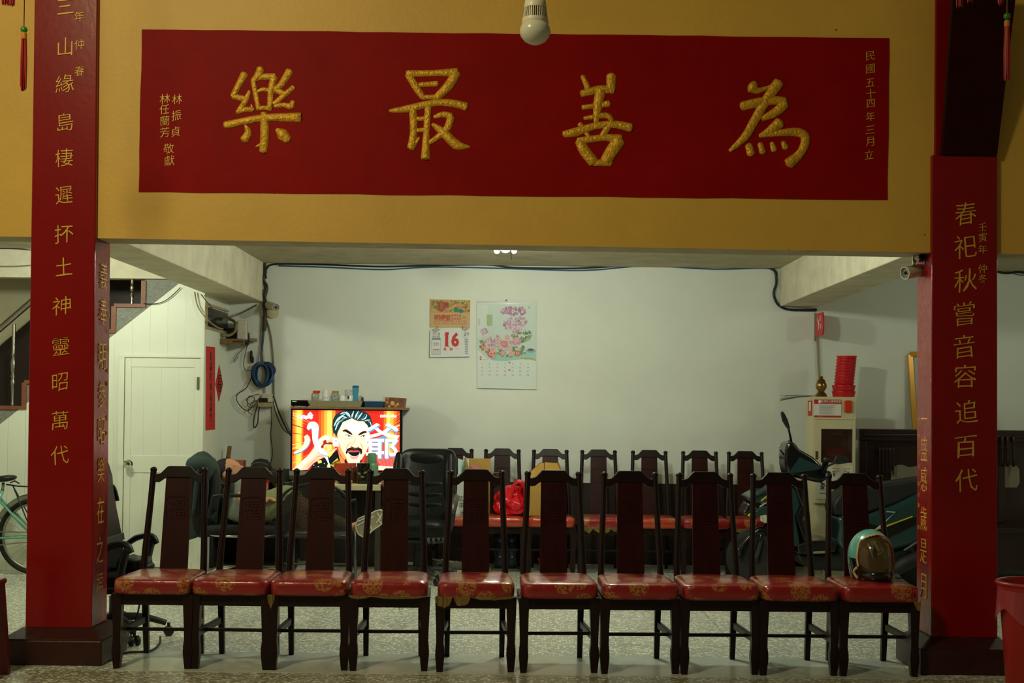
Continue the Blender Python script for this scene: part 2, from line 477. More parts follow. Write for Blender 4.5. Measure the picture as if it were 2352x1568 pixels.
ll = (W(57.5, 1440, DC).x, W(210.5, 1440, DC).x); lh = (W(78, 0, DC).x, W(219.5, 0, DC).x)
colL = column('column', 'red square column with gilt couplet left of the chair row', ll, lh, 5.19, 1)
rl = (W(2139, 1440, DC).x, W(2292, 1440, DC).x); rh = (W(2141, 356, DC).x, W(2291, 356, DC).x)
zs = W(2216, 356, DC).z
colR = column('column', 'dark red square column with gilt couplet right of the chair row', rl, rh, zs, -1)
u0, u1 = W(2150, 200, DC).x, W(2293, 200, DC).x
part('upper_shaft', MB().box(u0, u1, DC+.014, DB, zs-.02, 5.19), red_paint, colR, bevel=.005)
# couplets cut in gold
def brush(mb, chars, d, size, dep=.003, sx=1.):
    for ch, px, py in chars:
        c = W(px, py, d); s = size/FPX*d
        i0 = len(mb.v); put(mb, ch, c, s, (1, 0, .06), (-.02 + random.uniform(-.03, .03), 0, 1), dep, bold=-.008, sx=sx*random.uniform(.92, 1.04), shear=.07)
        for i in range(i0, len(mb.v)):
            q = mb.v[i]; k_ = V((q.x, 0, q.z))*(2.2/s); q.x += noise.noise(k_ + V((3, px, 0)))*.045*s; q.z += noise.noise(k_ + V((9, py, 5)))*.045*s
mb = MB(); brush(mb, list(zip('三山緣島棲遲抔土神靈昭萬代', (150,150,149,150,148,147,147,147,142,140,138,138,138), (15,108,192,280,363,448,537,612,702,795,877,965,1045))), DC-.001, 46)
part('couplet', mb, gold_thin, colL, label='gilt vertical couplet on the column front')
mb = MB(); brush(mb, list(zip('年仲春', (183,183,183), (38,102,163))), DC-.001, 25)
part('date_inscription', mb, gold_thin, colL)
mb = MB(); brush(mb, list(zip('春祀秋嘗音容追百代', (2218,2217,2217,2215,2215,2217,2220,2218,2219), (490,567,643,720,795,863,945,1025,1103))), DC-.001, 58)
part('couplet', mb, gold_thin, colR, label='gilt vertical couplet on the column front')
mb = MB(); brush(mb, list(zip('壬寅年仲冬', (2257,2257,2257,2257,2257), (521,545,572,617,640))), DC-.001, 22)
part('date_inscription', mb, gold_thin, colR)
def side_text(par, x, chars, ys, ex, dm, size, name):
    mb = MB(); yc = DC + .125 + dm
    for ch, py in zip(chars, ys):
        r = ray(1190 + x/yc*FPX, py); z = CAMH + r.z/r.y*yc
        put(mb, ch, (x(yc) if callable(x) else x, yc, z), size, ex, (0, 0, 1), .003, bold=-.012, fit=(.105, size*1.0) if size > .06 else None)
    part(name, mb, gold_thin, par)
side_text(colL, ll[1]-.004 , '義奉明參昭樂在之福', (632,716,818,905,990,1080,1172,1262,1345), (0, 1, 0), -.005, .135, 'couplet')
side_text(colL, ll[1]-.004, '信士林敬獻謹題', (724,760,800,850,880,960,995), (0, 1, 0), .085, .028, 'dedication')
side_text(colR, rl[0]-.002, '霑之俎豆盛感歲是月', (690,775,855,935,1030,1100,1190,1265,1345), (0, -1, 0), .0, .125, 'couplet')
side_text(colR, rl[0]-.002, '民國壬寅年仲冬立信士敬獻', (810,840,860,890,960,1000,1040,1070,1110,1135,1160,1210), (0, -1, 0), .085, .024, 'dedication')
# leaning dark plaque above the right couplet
b = MB()
pb = [W(2164, 354, DC-.02), W(2291, 356, DC-.02)]; pt = [W(2192, -60, DC-.22), W(2340, -60, DC-.22)]
n_ = V((0, .035, 0))
b.hexa([pb[0], pb[1], pb[1]+n_, pb[0]+n_], [pt[0], pt[1], pt[1]+n_, pt[0]+n_])
solo('hanging_plaque', b, red_dark, 'very dark red board leaning out from the top of the right column', 'plaque', bevel=.004)

# ================================================================ painted name panel with four big gold characters
sg = thing('name_panel', 'long red painted panel with four big gold characters above the opening', 'sign', W(1180, 450, DL))
q = [W(326, 68, DL), W(2042, 88, DL), W(2038, 459, DL), W(319, 441, DL)]
# slightly wavering hand painted edge
edge = []
for i in range(4):
    a, c = q[i], q[(i+1) % 4]; n_ = 24 if i % 2 == 0 else 8
    for k in range(n_):
        p = a.lerp(c, k/n_); j = .0022 if k else 0
        edge.append(V((p.x + random.uniform(-j, j), DL-.004, p.z + random.uniform(-j, j))))
pm = M('red_panel_paint', (134, 9, 8), .5, var=.14, vs=2.2, bump=.06, bs=30, spec=.08)
part('painted_field', MB().prism(edge, (0, .0036, 0)), pm, sg)
def big_char(strokes, X, Y, s):
    mb = MB()
    for stv in strokes:
        pts = []; rs = []
        for (u, v, r) in stv:
            pts.append(W(X + u/s, Y + v/s, DL-.006)); rs.append(max(r*1.22, 3)/s/FPX*DL)
        # rounded ends
        if len(pts) == 2: pts.insert(1, pts[0].lerp(pts[1], .5)); rs.insert(1, (rs[0]+rs[1])/2)
        a = pts[0] - pts[1]; a.normalize(); e = pts[-1] - pts[-2]; e.normalize()
        P = [pts[0] + a*rs[0]*.62, pts[0] + a*rs[0]*.35] + pts + [pts[-1] + e*rs[-1]*.35, pts[-1] + e*rs[-1]*.62]
        Rr = [rs[0]*.25, rs[0]*.75] + rs + [rs[-1]*.75, rs[-1]*.25]
        mb.tube(P, Rr, 10, sq=.5, ref=(0, -1, 0), sub=4)
    part('gold_character', mb, gold, sg, smooth=60)
big_char([[(400,200,50),(320,350,42),(230,520,36)],[(230,530,35),(330,550,36),(430,575,34)],[(472,455,18),(430,570,36),(310,760,34)],[(290,765,24),(420,725,32),(520,725,28)],[(500,655,10),(530,730,20)],
 [(640,115,48),(610,210,52),(525,300,30)],[(530,295,30),(570,500,32),(610,710,30)],[(540,285,24),(680,235,38),(850,240,46)],[(845,250,45),(800,430,40),(780,700,34)],[(600,455,18),(680,425,26),(770,440,26)],[(600,715,26),(690,700,28),(800,715,30)],
 [(1075,160,52),(960,340,42),(870,420,34)],[(850,440,26),(930,460,38),(1010,505,34)],[(1130,400,32),(1000,510,34),(850,640,30)],[(860,675,24),(980,660,30),(1090,680,40)],[(1130,610,30),(1100,690,36)],
 [(120,960,48),(330,915,44),(700,850,44),(1210,845,60)],[(690,790,40),(705,1000,56),(700,1200,54),(680,1350,48)],[(650,1250,26),(570,1285,6)],
 [(415,965,14),(455,1070,45),(400,1180,55)],[(890,1030,28),(970,1100,74),(1050,1180,52)]], 500, 140, 6.53)
big_char([[(430,480,18),(480,560,20),(520,620,16)],[(430,475,20),(590,470,16),(735,465,24)],[(738,470,26),(690,550,26),(620,620,20)],[(505,545,13),(615,538,15)],[(520,626,13),(620,622,13)],
 [(315,712,8),(420,700,20),(600,660,18),(720,665,20),(800,685,22)],[(460,705,20),(465,850,20),(450,945,22)],[(450,950,20),(500,885,6)],[(558,690,18),(547,850,17),(540,1010,24)],[(475,765,11),(540,762,12)],[(475,840,11),(540,833,12)],
 [(600,752,10),(655,735,16),(705,750,20)],[(705,755,20),(670,840,20),(560,922,10)],[(590,800,10),(660,855,24),(740,930,26),(822,944,5)]], 784, 0, 2.8)
big_char([[(1552,490,12),(1585,565,17)],[(1735,488,26),(1735,570,25)],[(1548,602,18),(1660,575,22),(1745,578,20)],[(1668,585,28),(1650,680,26),(1640,782,14)],[(1555,690,13),(1640,680,14),(1718,666,18)],[(1568,760,10),(1700,742,16),(1742,775,12)],
 [(1435,862,18),(1510,848,24),(1640,808,18),(1760,800,20),(1858,820,24)],[(1535,798,14),(1590,876,11)],[(1722,805,18),(1680,875,18)],[(1528,908,22),(1565,970,30),(1620,1040,28)],[(1530,905,18),(1680,885,18),(1790,892,24)],[(1785,905,34),(1740,970,34),(1700,1035,30)],[(1620,1045,17),(1730,1047,18)]], 784, 0, 2.8)
big_char([[(448,560,38),(490,582,15),(585,545,5)],[(615,535,30),(540,640,26),(460,780,24),(400,880,22),(308,966,10)],[(385,682,24),(480,660,25),(600,645,22),(655,655,25)],[(655,668,27),(600,720,25),(515,762,15)],[(622,790,30),(560,840,22),(498,872,9)],
 [(500,872,11),(620,855,18),(740,850,24),(790,890,25),(760,980,22),(685,1050,30)],[(425,935,20),(440,990,22)],[(498,925,14),(515,980,18)],[(575,920,12),(588,965,18)],[(645,915,12),(662,950,17)]], 1568, 0, 2.8)
mb = MB(); brush(mb, [('林',407,228),('振',406,265),('貞',404,302)], DL-.004, 25)
part('donor_inscription', mb, gold_thin, sg); mb = MB(); brush(mb, [('林',379,227),('任',378,251),('蘭',379,278),('芳',379,304)], DL-.004, 25); part('donor_inscription', mb, gold_thin, sg); mb = MB(); brush(mb, [('敬',388,341),('獻',389,369)], DL-.004, 25)
part('donor_inscription', mb, gold_thin, sg)
mb = MB(); brush(mb, list(zip('民國五十四年三月立', (1999,1999,1999,2000,2000,1999,1999,1998,1996), (128,158,190,215,238,268,298,325,355))), DL-.004, 24)
part('date_inscription', mb, gold_thin, sg)
# ================================================================ carved wooden chairs
wood = M('dark_rosewood', (29, 12, 10), .36, var=.35, vs=5, spec=.28, stretch=(4, 4, 1))
wood_splat = M('rosewood_splat', (44, 9, 8), .38, var=.25, vs=4, spec=.22, stretch=(5, 5, 1))
def satin(name, base, coat):
    m = bpy.data.materials.new(name); m.use_nodes = True
    n = m.node_tree.nodes; L = m.node_tree.links; b = n['Principled BSDF']
    tc = n.new('ShaderNodeTexCoord'); oi = n.new('ShaderNodeObjectInfo')
    ad = n.new('ShaderNodeVectorMath'); ad.operation = 'ADD'
    sc = n.new('ShaderNodeVectorMath'); sc.operation = 'SCALE'; sc.inputs[3].default_value = 3.0
    L.new(oi.outputs['Random'], sc.inputs[0]); L.new(tc.outputs['Object'], ad.inputs[0]); L.new(sc.outputs[0], ad.inputs[1])
    vo = n.new('ShaderNodeTexVoronoi'); vo.voronoi_dimensions = '2D'; vo.inputs['Scale'].default_value = 7.4; vo.inputs['Randomness'].default_value = .55
    sp = n.new('ShaderNodeSeparateXYZ'); L.new(ad.outputs[0], sp.inputs[0]); sb = n.new('ShaderNodeMath'); sb.operation = 'SUBTRACT'; L.new(sp.outputs[1], sb.inputs[0]); L.new(sp.outputs[2], sb.inputs[1])
    cb = n.new('ShaderNodeCombineXYZ'); L.new(sp.outputs[0], cb.inputs[0]); L.new(sb.outputs[0], cb.inputs[1]); L.new(cb.outputs[0], vo.inputs['Vector'])
    lt = n.new('ShaderNodeMath'); lt.operation = 'LESS_THAN'; lt.inputs[1].default_value = .37; L.new(vo.outputs['Distance'], lt.inputs[0])
    nz = n.new('ShaderNodeTexNoise'); nz.inputs['Scale'].default_value = 95; nz.inputs['Detail'].default_value = 1; L.new(ad.outputs[0], nz.inputs['Vector'])
    gt = n.new('ShaderNodeMath'); gt.operation = 'GREATER_THAN'; gt.inputs[1].default_value = .46; L.new(nz.outputs['Fac'], gt.inputs[0])
    mu = n.new('ShaderNodeMath'); mu.operation = 'MULTIPLY'; L.new(lt.outputs[0], mu.inputs[0]); L.new(gt.outputs[0], mu.inputs[1])
    mx = n.new('ShaderNodeMix'); mx.data_type = 'RGBA'; mx.inputs[6].default_value = lin(base); mx.inputs[7].default_value = lin((152, 98, 44))
    L.new(mu.outputs[0], mx.inputs[0]); L.new(mx.outputs[2], b.inputs['Base Color'])
    b.inputs['Roughness'].default_value = .35
    b.inputs['Coat Weight'].default_value = coat; b.inputs['Coat Roughness'].default_value = .12
    wv = n.new('ShaderNodeTexNoise'); wv.inputs['Scale'].default_value = 16; wv.inputs['Detail'].default_value = 2; L.new(ad.outputs[0], wv.inputs['Vector'])
    bp = n.new('ShaderNodeBump'); bp.inputs['Strength'].default_value = .35; bp.inputs['Distance'].default_value = .012
    L.new(wv.outputs['Fac'], bp.inputs['Height']); L.new(bp.outputs['Normal'], b.inputs['Normal']); L.new(bp.outputs['Normal'], b.inputs['Coat Normal'])
    return m
satin_m = satin('red_satin_gold_medallions', (134, 14, 13), .4)
satin_o = satin('orange_satin_under_film', (176, 50, 16), .9)
film = M('torn_clear_film', (170, 140, 76), .25, alpha=.42, var=.2, vs=20)

def make_chair():
    t = thing('dining_chair', 'x', 'chair')
    P = lambda nm, mb, m, par=t, **k: part(nm, mb, m, par, local=True, **k)
    def sq(levels, x, y0, dy=0):
        mb = MB(); n = len(levels)
        for i in range(n-1):
            (za, wa), (zb_, wb) = levels[i], levels[i+1]
            f = lambda w_, z: [(x-w_/2, y0-w_/2+dy*(.4-z), z), (x+w_/2, y0-w_/2+dy*(.4-z), z), (x+w_/2, y0+w_/2+dy*(.4-z), z), (x-w_/2, y0+w_/2+dy*(.4-z), z)]
            mb.hexa(f(wa, za), f(wb, zb_))
        return mb
    front = [(0, .030), (.03, .036), (.085, .046), (.115, .044), (.145, .037), (.20, .039), (.375, .052)]
    for s in (-1, 1): P('leg', sq(front, s*.177, .026), wood, smooth=30)
    for s in (-1, 1): P('leg', sq([(0, .026), (.2, .030), (.385, .034)], s*.145, .385, .12), wood)
    # apron
    a = MB().box(-.16, .16, .008, .028, .318, .372).box(-.195, -.172, .03, .38, .318, .372).box(.172, .195, .03, .38, .318, .372).box(-.15, .15, .372, .392, .318, .372)
    P('apron', a, wood, bevel=.003)
    P('seat_cushion', MB().sell((0, .183, .413), (.1945, .222, .045), .34, .22, 16, 44, fn=lambda p: V((p.x*(1 - .06*(p.y+.2)/.4), p.y, p.z + (.006*(1-(p.x/.2)**2)*(1-(p.y/.22)**2) if p.z > 0 else 0)))), satin_m, smooth=180)
    # back
    def py(z): return .392 + (z-.4)*.17
    for s in (-1, 1):
        mb = MB().tube([(s*.160, py(.36), .36), (s*.155, py(.55), .55), (s*.143, py(.8), .80), (s*.137, py(.965), .965)], [.0185, .018, .0165, .0165], 10, sq=.9)
        mb.lathe([(.0165, 0), (.0185, .006), (.018, .014), (.010, .021), (.003, .023)], (s*.137, py(.965), .962), 12)
        P('back_post', mb, wood, smooth=50)
    top = [(-.128,.948),(-.110,.948),(-.095,.953),(-.080,.968),(-.062,.987),(-.056,.990)]
    bot = [(.128,.905),(.105,.903),(.092,.910),(.080,.920),(.068,.926),(.050,.929)]
    poly = top + [(-x, z) for x, z in top[::-1]] + bot + [(-x, z) for x, z in bot[::-1]]
    pts = [V((x, py(z)-.013, z)) for x, z in poly]
    cr = MB().prism(pts, (0, .026, 0))
    P('crest_rail', cr, wood, bevel=.004, tri=True)
    sp = MB(); zz = [.36, .5, .65, .8, .935]; ww = [.073, .072, .070, .068, .066]
    for i in range(4):
        f = lambda k: [(-ww[k], py(zz[k])-.006, zz[k]), (ww[k], py(zz[k])-.006, zz[k]), (ww[k], py(zz[k])+.010, zz[k]), (-ww[k], py(zz[k])+.010, zz[k])]
        sp.hexa(f(i), f(i+1))
    spo = P('splat', sp, wood_splat)
    cv = MB(); c = V((0, py(.77)-.0062, .77)); ez = V((0, .17, 1)).normalized()
    put(cv, '福', c, .1, (1, 0, 0), ez, .0035, fit=(.088, .092))
    ring = []
    for k in range(40):
        th = 2*pi*k/40; f = lambda v: math.copysign(abs(v)**.35, v)
        ring.append(c + V((1,0,0))*.056*f(cos(th)) + ez*.058*f(sin(th)))
    cv.tube(ring, .0022, 6, closed=True)
    co = part('carved_character', cv, wood_splat, spo, local=True)
    for s in (-1, 1): P('stretcher', MB().bar((s*.176, .03, .175), (s*.150, .385, .185), .022, .034), wood, bevel=.003)
    P('stretcher', MB().bar((-.165, .15, .176), (.165, .15, .176), .020, .016), wood, bevel=.002)
    return t
ch0 = make_chair()
# (front legs left/right in the picture, floor line, yaw in degrees)
front_row = [(352, 0), (531, -1.5), (711, 1.5), (895, 2), (1094, 2.5), (1286, 3), (1472, 2.5), (1655, 2), (1836, 1.5), (2020, 1)]
lab = ['wooden chair at the left end of the front row, beside the left column',
 'second wooden chair from the left column in the front row',
 'third front row chair from the left, in front of the black mesh chair',
 'fourth front row chair, ragged yellowed film hanging under its seat',
 'fifth front row chair, torn clear film along its front apron',
 'sixth front row chair, in front of the closed brown carton',
 'seventh front row chair, fourth counted from the right column',
 'eighth front row chair, third counted from the right column',
 'front row chair beside the helmet chair, in front of the scooter nose',
 'front row chair beside the right column, carrying the motorcycle helmet']
def set_chair(i, o, x, d, yaw, label, group):
    o.location = (x, d, 0); o.rotation_euler = (0, 0, radians(yaw)); tag(o, label, 'chair', group)
chairs = []
for i, (px, yaw) in enumerate(front_row):
    o = ch0 if i == 0 else copy_tree(ch0)
    p = W(px, 1345, 6.56)
    set_chair(i, o, p.x, 6.545 + .0*i, yaw, lab[i], 'front row of carved chairs')
    chairs.append(o)
labb = ['back row chair nearest the executive chair, a white carton on its seat',
 'back row chair with the red plastic bag on its seat',
 'back row chair with an orange seat carrying the closed brown carton',
 'empty back row chair just right of the closed brown carton',
 'back row chair between two empty back row chairs, its seat orange and glossy',
 'second back row chair counted from the scooter',
 'back row chair nearest the scooter, against the wainscot']
back_row = [(1046, 0), (1154, 0), (1264, 0), (1377, 1), (1491, 0), (1604, -1), (1709, -1)]
bchairs = []
for i, (px, yaw) in enumerate(back_row):
    o = copy_tree(ch0)
    p = W(px, 1034, 11.06)
    set_chair(i, o, p.x, 10.56, yaw, labb[i], 'back row of carved chairs')
    bchairs.append(o)
    if i in (0, 1, 2, 4):
        for c in o.children:
            if c.name.startswith('seat_cushion'):
                c.data = c.data.copy(); c.data.materials[0] = satin_o
# torn protective film under some seats
def film_part(ch, segs, seed, z0=.372, y=-.034):
    rnd = random.Random(seed); mb = MB()
    for (x0, x1, drop) in segs:
        n = 9; top = []; bot = []
        for k in range(n+1):
            x = x0 + (x1-x0)*k/n; s_ = sin(pi*k/n)**.6
            top.append((x, y + rnd.uniform(-.003, .003), z0 + .012)); bot.append((x, y + rnd.uniform(-.008, .006), z0 + .012 - drop*(.25 + .75*s_)*rnd.uniform(.8, 1.05)))
        for k in range(n): mb.add([top[k], top[k+1], bot[k+1], bot[k]], [[0,1,2,3]])
    return part('torn_film', mb, film, ch, local=True, smooth=60)
film_part(chairs[2], [(-.2, -.165, .07)], 1)
film_part(chairs[3], [(-.2, -.09, .02), (-.1, .19, .018)], 2)
film_part(chairs[3], [(-.15, -.08, .125), (-.07, 0, .12), (.0, .07, .135), (.075, .13, .125), (.13, .165, .14)], 3, y=.36)
film_part(chairs[4], [(-.205, -.12, .06), (-.11, -.03, .055), (-.03, .19, .02)], 4)
film_part(chairs[4], [(-.02, .07, .12)], 5, y=.36)
film_part(chairs[9], [(.16, .205, .05)], 6)
film_part(bchairs[3], [(-.16, -.08, .05), (-.08, .0, .045), (.0, .06, .05), (.06, .16, .04)], 7)
film_part(bchairs[5], [(-.08, -.03, .055)], 8)
film_part(bchairs[6], [(-.17, .0, .04), (0, .15, .035)], 9)
# ================================================================ lamps, tassels, wires, cameras
white_pl = M('white_plastic', (214, 208, 188), .4)
glow = M('lit_led', (255, 255, 250), .4, emit=9.0)
p = W(1161, 573, 9.4); p.z = 2.46
t = thing('ceiling_lamp', 'lit white lamp with two bright end lobes under the back room ceiling', 'lamp', p)
part('mount', MB().lathe([(.02, .03), (.03, .05), (.035, ZC - p.z)], p, 16), white_pl, t, smooth=50)
part('centre_cone', MB().lathe([(.004, -.022), (.018, -.018), (.062, .014), (.062, .03)], p, 20), glow, t, smooth=60)
for s_ in (-1, 1):
    part('light_head', MB().sell(p + V((s_*.062, -.01*s_, -.008)), (.020, .02, .021), 1, 1, 10, 14), glow, t, smooth=180)
part('wire', MB().tube([p + V((.035, .05, .085)), W(1174, 590, 10.6) , W(1178, 605, DW-.02)], .004, 6), black_cable, t)
p = W(1229, 76, 4.75)
t = thing('hanging_bulb', 'unlit large white bulb with cooling fins hanging at the top', 'bulb', p)
u = 1/FPX*4.75
part('globe', MB().lathe([(0.5*u, -27*u), (12*u, -25*u), (24*u, -19*u), (33*u, -8*u), (36*u, 2*u), (34*u, 12*u), (30*u, 22*u), (27*u, 23*u)], p, 32), M('opal_globe', (216, 214, 196), .25, trans=.15), t, smooth=180)
part('collar', MB().lathe([(30*u, 22*u), (31*u, 24*u), (29.5*u, 33*u), (26*u, 34*u)], p, 32), white_pl, t, smooth=50)
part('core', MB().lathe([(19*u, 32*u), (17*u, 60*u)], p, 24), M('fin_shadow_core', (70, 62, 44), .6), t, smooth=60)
fb = MB()
for k in range(36):
    a_ = 2*pi*k/36; e_ = V((cos(a_), sin(a_), 0)); n_ = V((-sin(a_), cos(a_), 0))*.9*u
    fb.prism([p + e_*17*u + V((0,0,33*u)) - n_, p + e_*29*u + V((0,0,33*u)) - n_, p + e_*25.5*u + V((0,0,58*u)) - n_, p + e_*16*u + V((0,0,58*u)) - n_], n_*2)
part('cooling_fins', fb, white_pl, t)
part('neck', MB().lathe([(26*u, 57*u), (26*u, 62*u), (24*u, 74*u), (15*u, 80*u), (14*u, 96*u)], p, 32), white_pl, t, smooth=50)
part('cord', MB().tube([p + V((0,0,96*u)), V((p.x, p.y, 5.2))], .005, 8), black_cable, t)

silk = M('red_silk', (150, 22, 20), .45, var=.3, vs=60, stretch=(12, 12, .4))
jade = M('green_bead', (30, 130, 36), .25, coat=.5)
def tassel(name, label, px, ybead, y0, y1, d, full=True):
    u = d/FPX; p = W(px, ybead, d); t = thing(name, label, 'tassel', p, 'lantern tassels')
    rnd = random.Random(int(px))
    part('cord', MB().tube([p, V((p.x, p.y, 5.2))], .0022, 6), M('tan_cord', (120, 84, 40), .7), t)
    part('bead', MB().sell(p, (8.2*u, 8.2*u, 7.5*u), 1, 1, 10, 16), jade, t, smooth=180)
    q0 = W(px, y0, d)
    part('binding', MB().lathe([(4*u, 6*u), (6.5*u, 4*u), (6.5*u, -8*u), (6*u, -10*u)], q0, 16), M('gold_binding', (196, 122, 36), .45), t, smooth=50)
    sk = MB(); L_ = (y1 - y0)*u
    for k in range(26):
        a_ = rnd.uniform(0, 2*pi); r_ = 5.2*u*rnd.random()**.5
        b_ = q0 + V((cos(a_)*r_, sin(a_)*r_, -8*u)); e_ = q0 + V((cos(a_)*r_*1.35, sin(a_)*r_*1.35, -L_*rnd.uniform(.92, 1.02)))
        sk.tube([b_, b_.lerp(e_, .5) + V((cos(a_)*u, 0, 0)), e_], [1.6*u, 1.7*u, .9*u], 6)
    part('skirt', sk, silk, t, smooth=60)
tassel('lantern_tassel', 'red tassel with green bead hanging left of the left column', 55, 68, 80, 210, 5.6)
tassel('lantern_tassel', 'red tassel with green bead hanging before the dark leaning board', 2313, 37, 52, 184, 5.6)
for i, (px, yb, y1) in enumerate(((12, -60, 12), (28, -62, 14))):
    tassel('lantern_tassel', ['tassel end at the top left corner of the photo', 'frayed tassel end just right of the top left corner'][i], px, yb, yb+14, y1, 5.5)
for i, (px, yb, y1) in enumerate(((2204, -80, 17), (2229, -86, 6), (2298, -82, 12))):
    tassel('lantern_tassel', ['red tassel tip at the left top of the leaning board', 'shortest red tassel tip before the leaning board top', 'red tassel tip just left of the right green bead tassel'][i], px, yb, yb+14, y1, 5.6)

# ---------------------------------------------------------------- cables
blue_cable = M('blue_cable', (30, 74, 120), .4)
beige_cable = M('beige_cable', (150, 136, 100), .55)
def cable(name, label, pts, r, m, cat='cable', group=None, sub=5):
    return solo(name, MB().tube([W(*q) if isinstance(q, tuple) else q for q in pts], r, 7, sub=sub), m, label, cat, group, smooth=180)
dw = DW - .012
cable('cable', 'black cable running along the top of the back wall', [(611,640,dw),(613,616,dw),(640,606,dw),(760,608,dw),(880,612,dw),(1000,609,dw),(1120,608,dw),(1180,614,dw),(1320,616,dw),(1460,609,dw),(1600,612,dw),(1740,612,dw),(1776,620,dw)], .008, black_cable)
cable('cable', 'blue cable sagging below the black cable near the ceiling', [(640,610,dw),(760,614,dw),(880,619,dw),(1000,613,dw),(1180,617,dw),(1340,621,dw),(1480,611,dw),(1640,618,dw),(1768,617,dw),(1784,640,dw),(1778,668,dw),(1784,692,dw),(1800,708,dw),(1840,713,dw),(1874,714,dw)], .006, blue_cable)
cable('cable', 'thick dark cable bending down beside the right beam', [(1762,612,dw-.015),(1779,622,dw-.015),(1783,648,dw-.015),(1777,675,dw-.015),(1788,700,dw-.015),(1815,711,dw-.015),(1876,711,dw-.015)], .011, M('navy_cable', (26, 34, 46), .45))
cable('cable', 'bundled dark wires running down the beam corner', [(608,604,DW-.04),(604,640,DW-.04),(612,660,DW-.04),(606,690,DW-.04),(609,720,DW-.03),(607,760,DW-.03)], .017, M('dusty_wire', (70, 62, 48), .7))
cable('cable', 'thin twisted wire wrapped around the corner bundle', [(606,608,DW-.07),(612,625,DW-.07),(602,640,DW-.07),(614,655,DW-.07),(603,672,DW-.07),(612,690,DW-.07),(605,705,DW-.06)], .005, black_cable)
cable('cable', 'blue cable dropping to the blue coil', [(609,700,dw-.02),(606,760,dw-.02),(601,810,dw-.02),(599,835,dw-.03)], .008, blue_cable)
cable('cable', 'grey cable bowing down beside the corner towards the junction box', [(613,735,dw),(622,770,dw),(628,830,dw),(629,900,dw),(630,905,dw)], .007, M('grey_cable', (122, 120, 102), .6))
cable('cable', 'pale conduit running straight down the corner', [(603,725,dw),(601,780,dw),(608,850,dw),(608,902,dw)], .009, M('pale_conduit', (176, 172, 146), .6))
cable('cable', 'black cable sloping from the junction box to the television', [(628,908,dw-.03),(640,945,dw-.03),(658,985,dw-.03),(668,1000,dw-.05)], .007, black_cable)
cable('cable', 'thin brown cable hanging beside the television cable', [(626,915,dw),(634,950,dw),(650,985,dw),(668,997,dw-.03)], .004, M('brown_cable', (86, 70, 46), .6))
cable('cable', 'loose dark loop hanging under the shelf to the left', [(580,860,dw-.03),(566,890,dw-.03),(546,905,dw-.03),(544,920,dw-.03),(558,938,dw-.03),(572,942,dw-.03),(580,930,dw-.03)], .004, black_cable)
cable('cable', 'long narrow cable loop hanging under the junction box', [(600,915,dw-.03),(588,940,dw-.03),(582,970,dw-.03),(585,982,dw-.03),(592,970,dw-.03),(594,945,dw-.03),(600,920,dw-.02)], .006, M('olive_cable', (62, 58, 42), .6))
cable('cable', 'tangle of thin brown wire left of the junction box', [(596,905,dw-.03),(580,908,dw-.03),(566,918,dw-.03),(575,928,dw-.03),(585,915,dw-.03),(572,910,dw-.03),(568,930,dw-.03),(582,935,dw-.03),(590,920,dw-.03),(578,925,dw-.03),(570,945,dw-.03),(580,952,dw-.03)], .0035, M('brown_cable', (86, 70, 46), .6))
cable('cable', 'thin grey wire dropping straight from the junction box', [(622,920,dw),(624,960,dw),(622,1000,dw),(626,1040,dw),(622,1070,dw),(640,1084,dw),(652,1082,dw),(664,1076,dw)], .003, black_cable)
cable('cable', 'thin wire curving from the shelf down to the blue coil', [(568,792,dw-.02),(560,830,dw-.02),(564,850,dw-.02),(580,850,dw-.02)], .003, black_cable)
cable('cable', 'looped wire hanging below the shelf with a bent end', [(570,790,dw-.02),(545,815,dw-.02),(537,832,dw-.02),(548,818,dw-.02)], .0035, M('grey_cable', (122, 120, 102), .6))
cable('cable', 'beige cable swooping from the left beam to the router shelf', [(447,670,DP-.03),(455,705,DP-.03),(478,735,DP-.03),(500,752,DP+.25),(512,755,DP+.45)], .006, beige_cable)
cable('cable', 'dark cable from the beam to the shelf', [(462,676,DP-.03),(485,705,DP-.02),(505,725,DP+.3),(530,728,DP+.55),(560,716,DW-.05),(590,700,DW-.03)], .0045, M('brown_cable', (86, 70, 46), .6))
cable('cable', 'wire across the panel beside the dark stair opening', [(330,697,DP-.02),(360,697,DP-.02),(385,687,DP-.02),(415,660,DP-.02)], .0035, black_cable)
cable('cable', 'thin cable strung across the header left of the left column', [(-60,609,DP-.02),(20,612,DP-.02),(75,609,DP-.02)], .005, M('grey_cable', (122, 120, 102), .6))
cable('cable', 'thin dark cable under the ceiling left of the left column', [(-60,571,DP-.03),(30,571,DP-.03),(80,575,DP-.03)], .004, black_cable)
cable('cable', 'dark cables along the wall top right of the right column', [(2280,622,dw),(2310,627,dw),(2340,625,dw),(2380,630,dw)], .010, black_cable)
cable('cable', 'thin second cable right of the right column', [(2280,628,dw),(2310,622,dw),(2345,632,dw),(2390,626,dw)], .005, M('grey_cable', (122, 120, 102), .6))
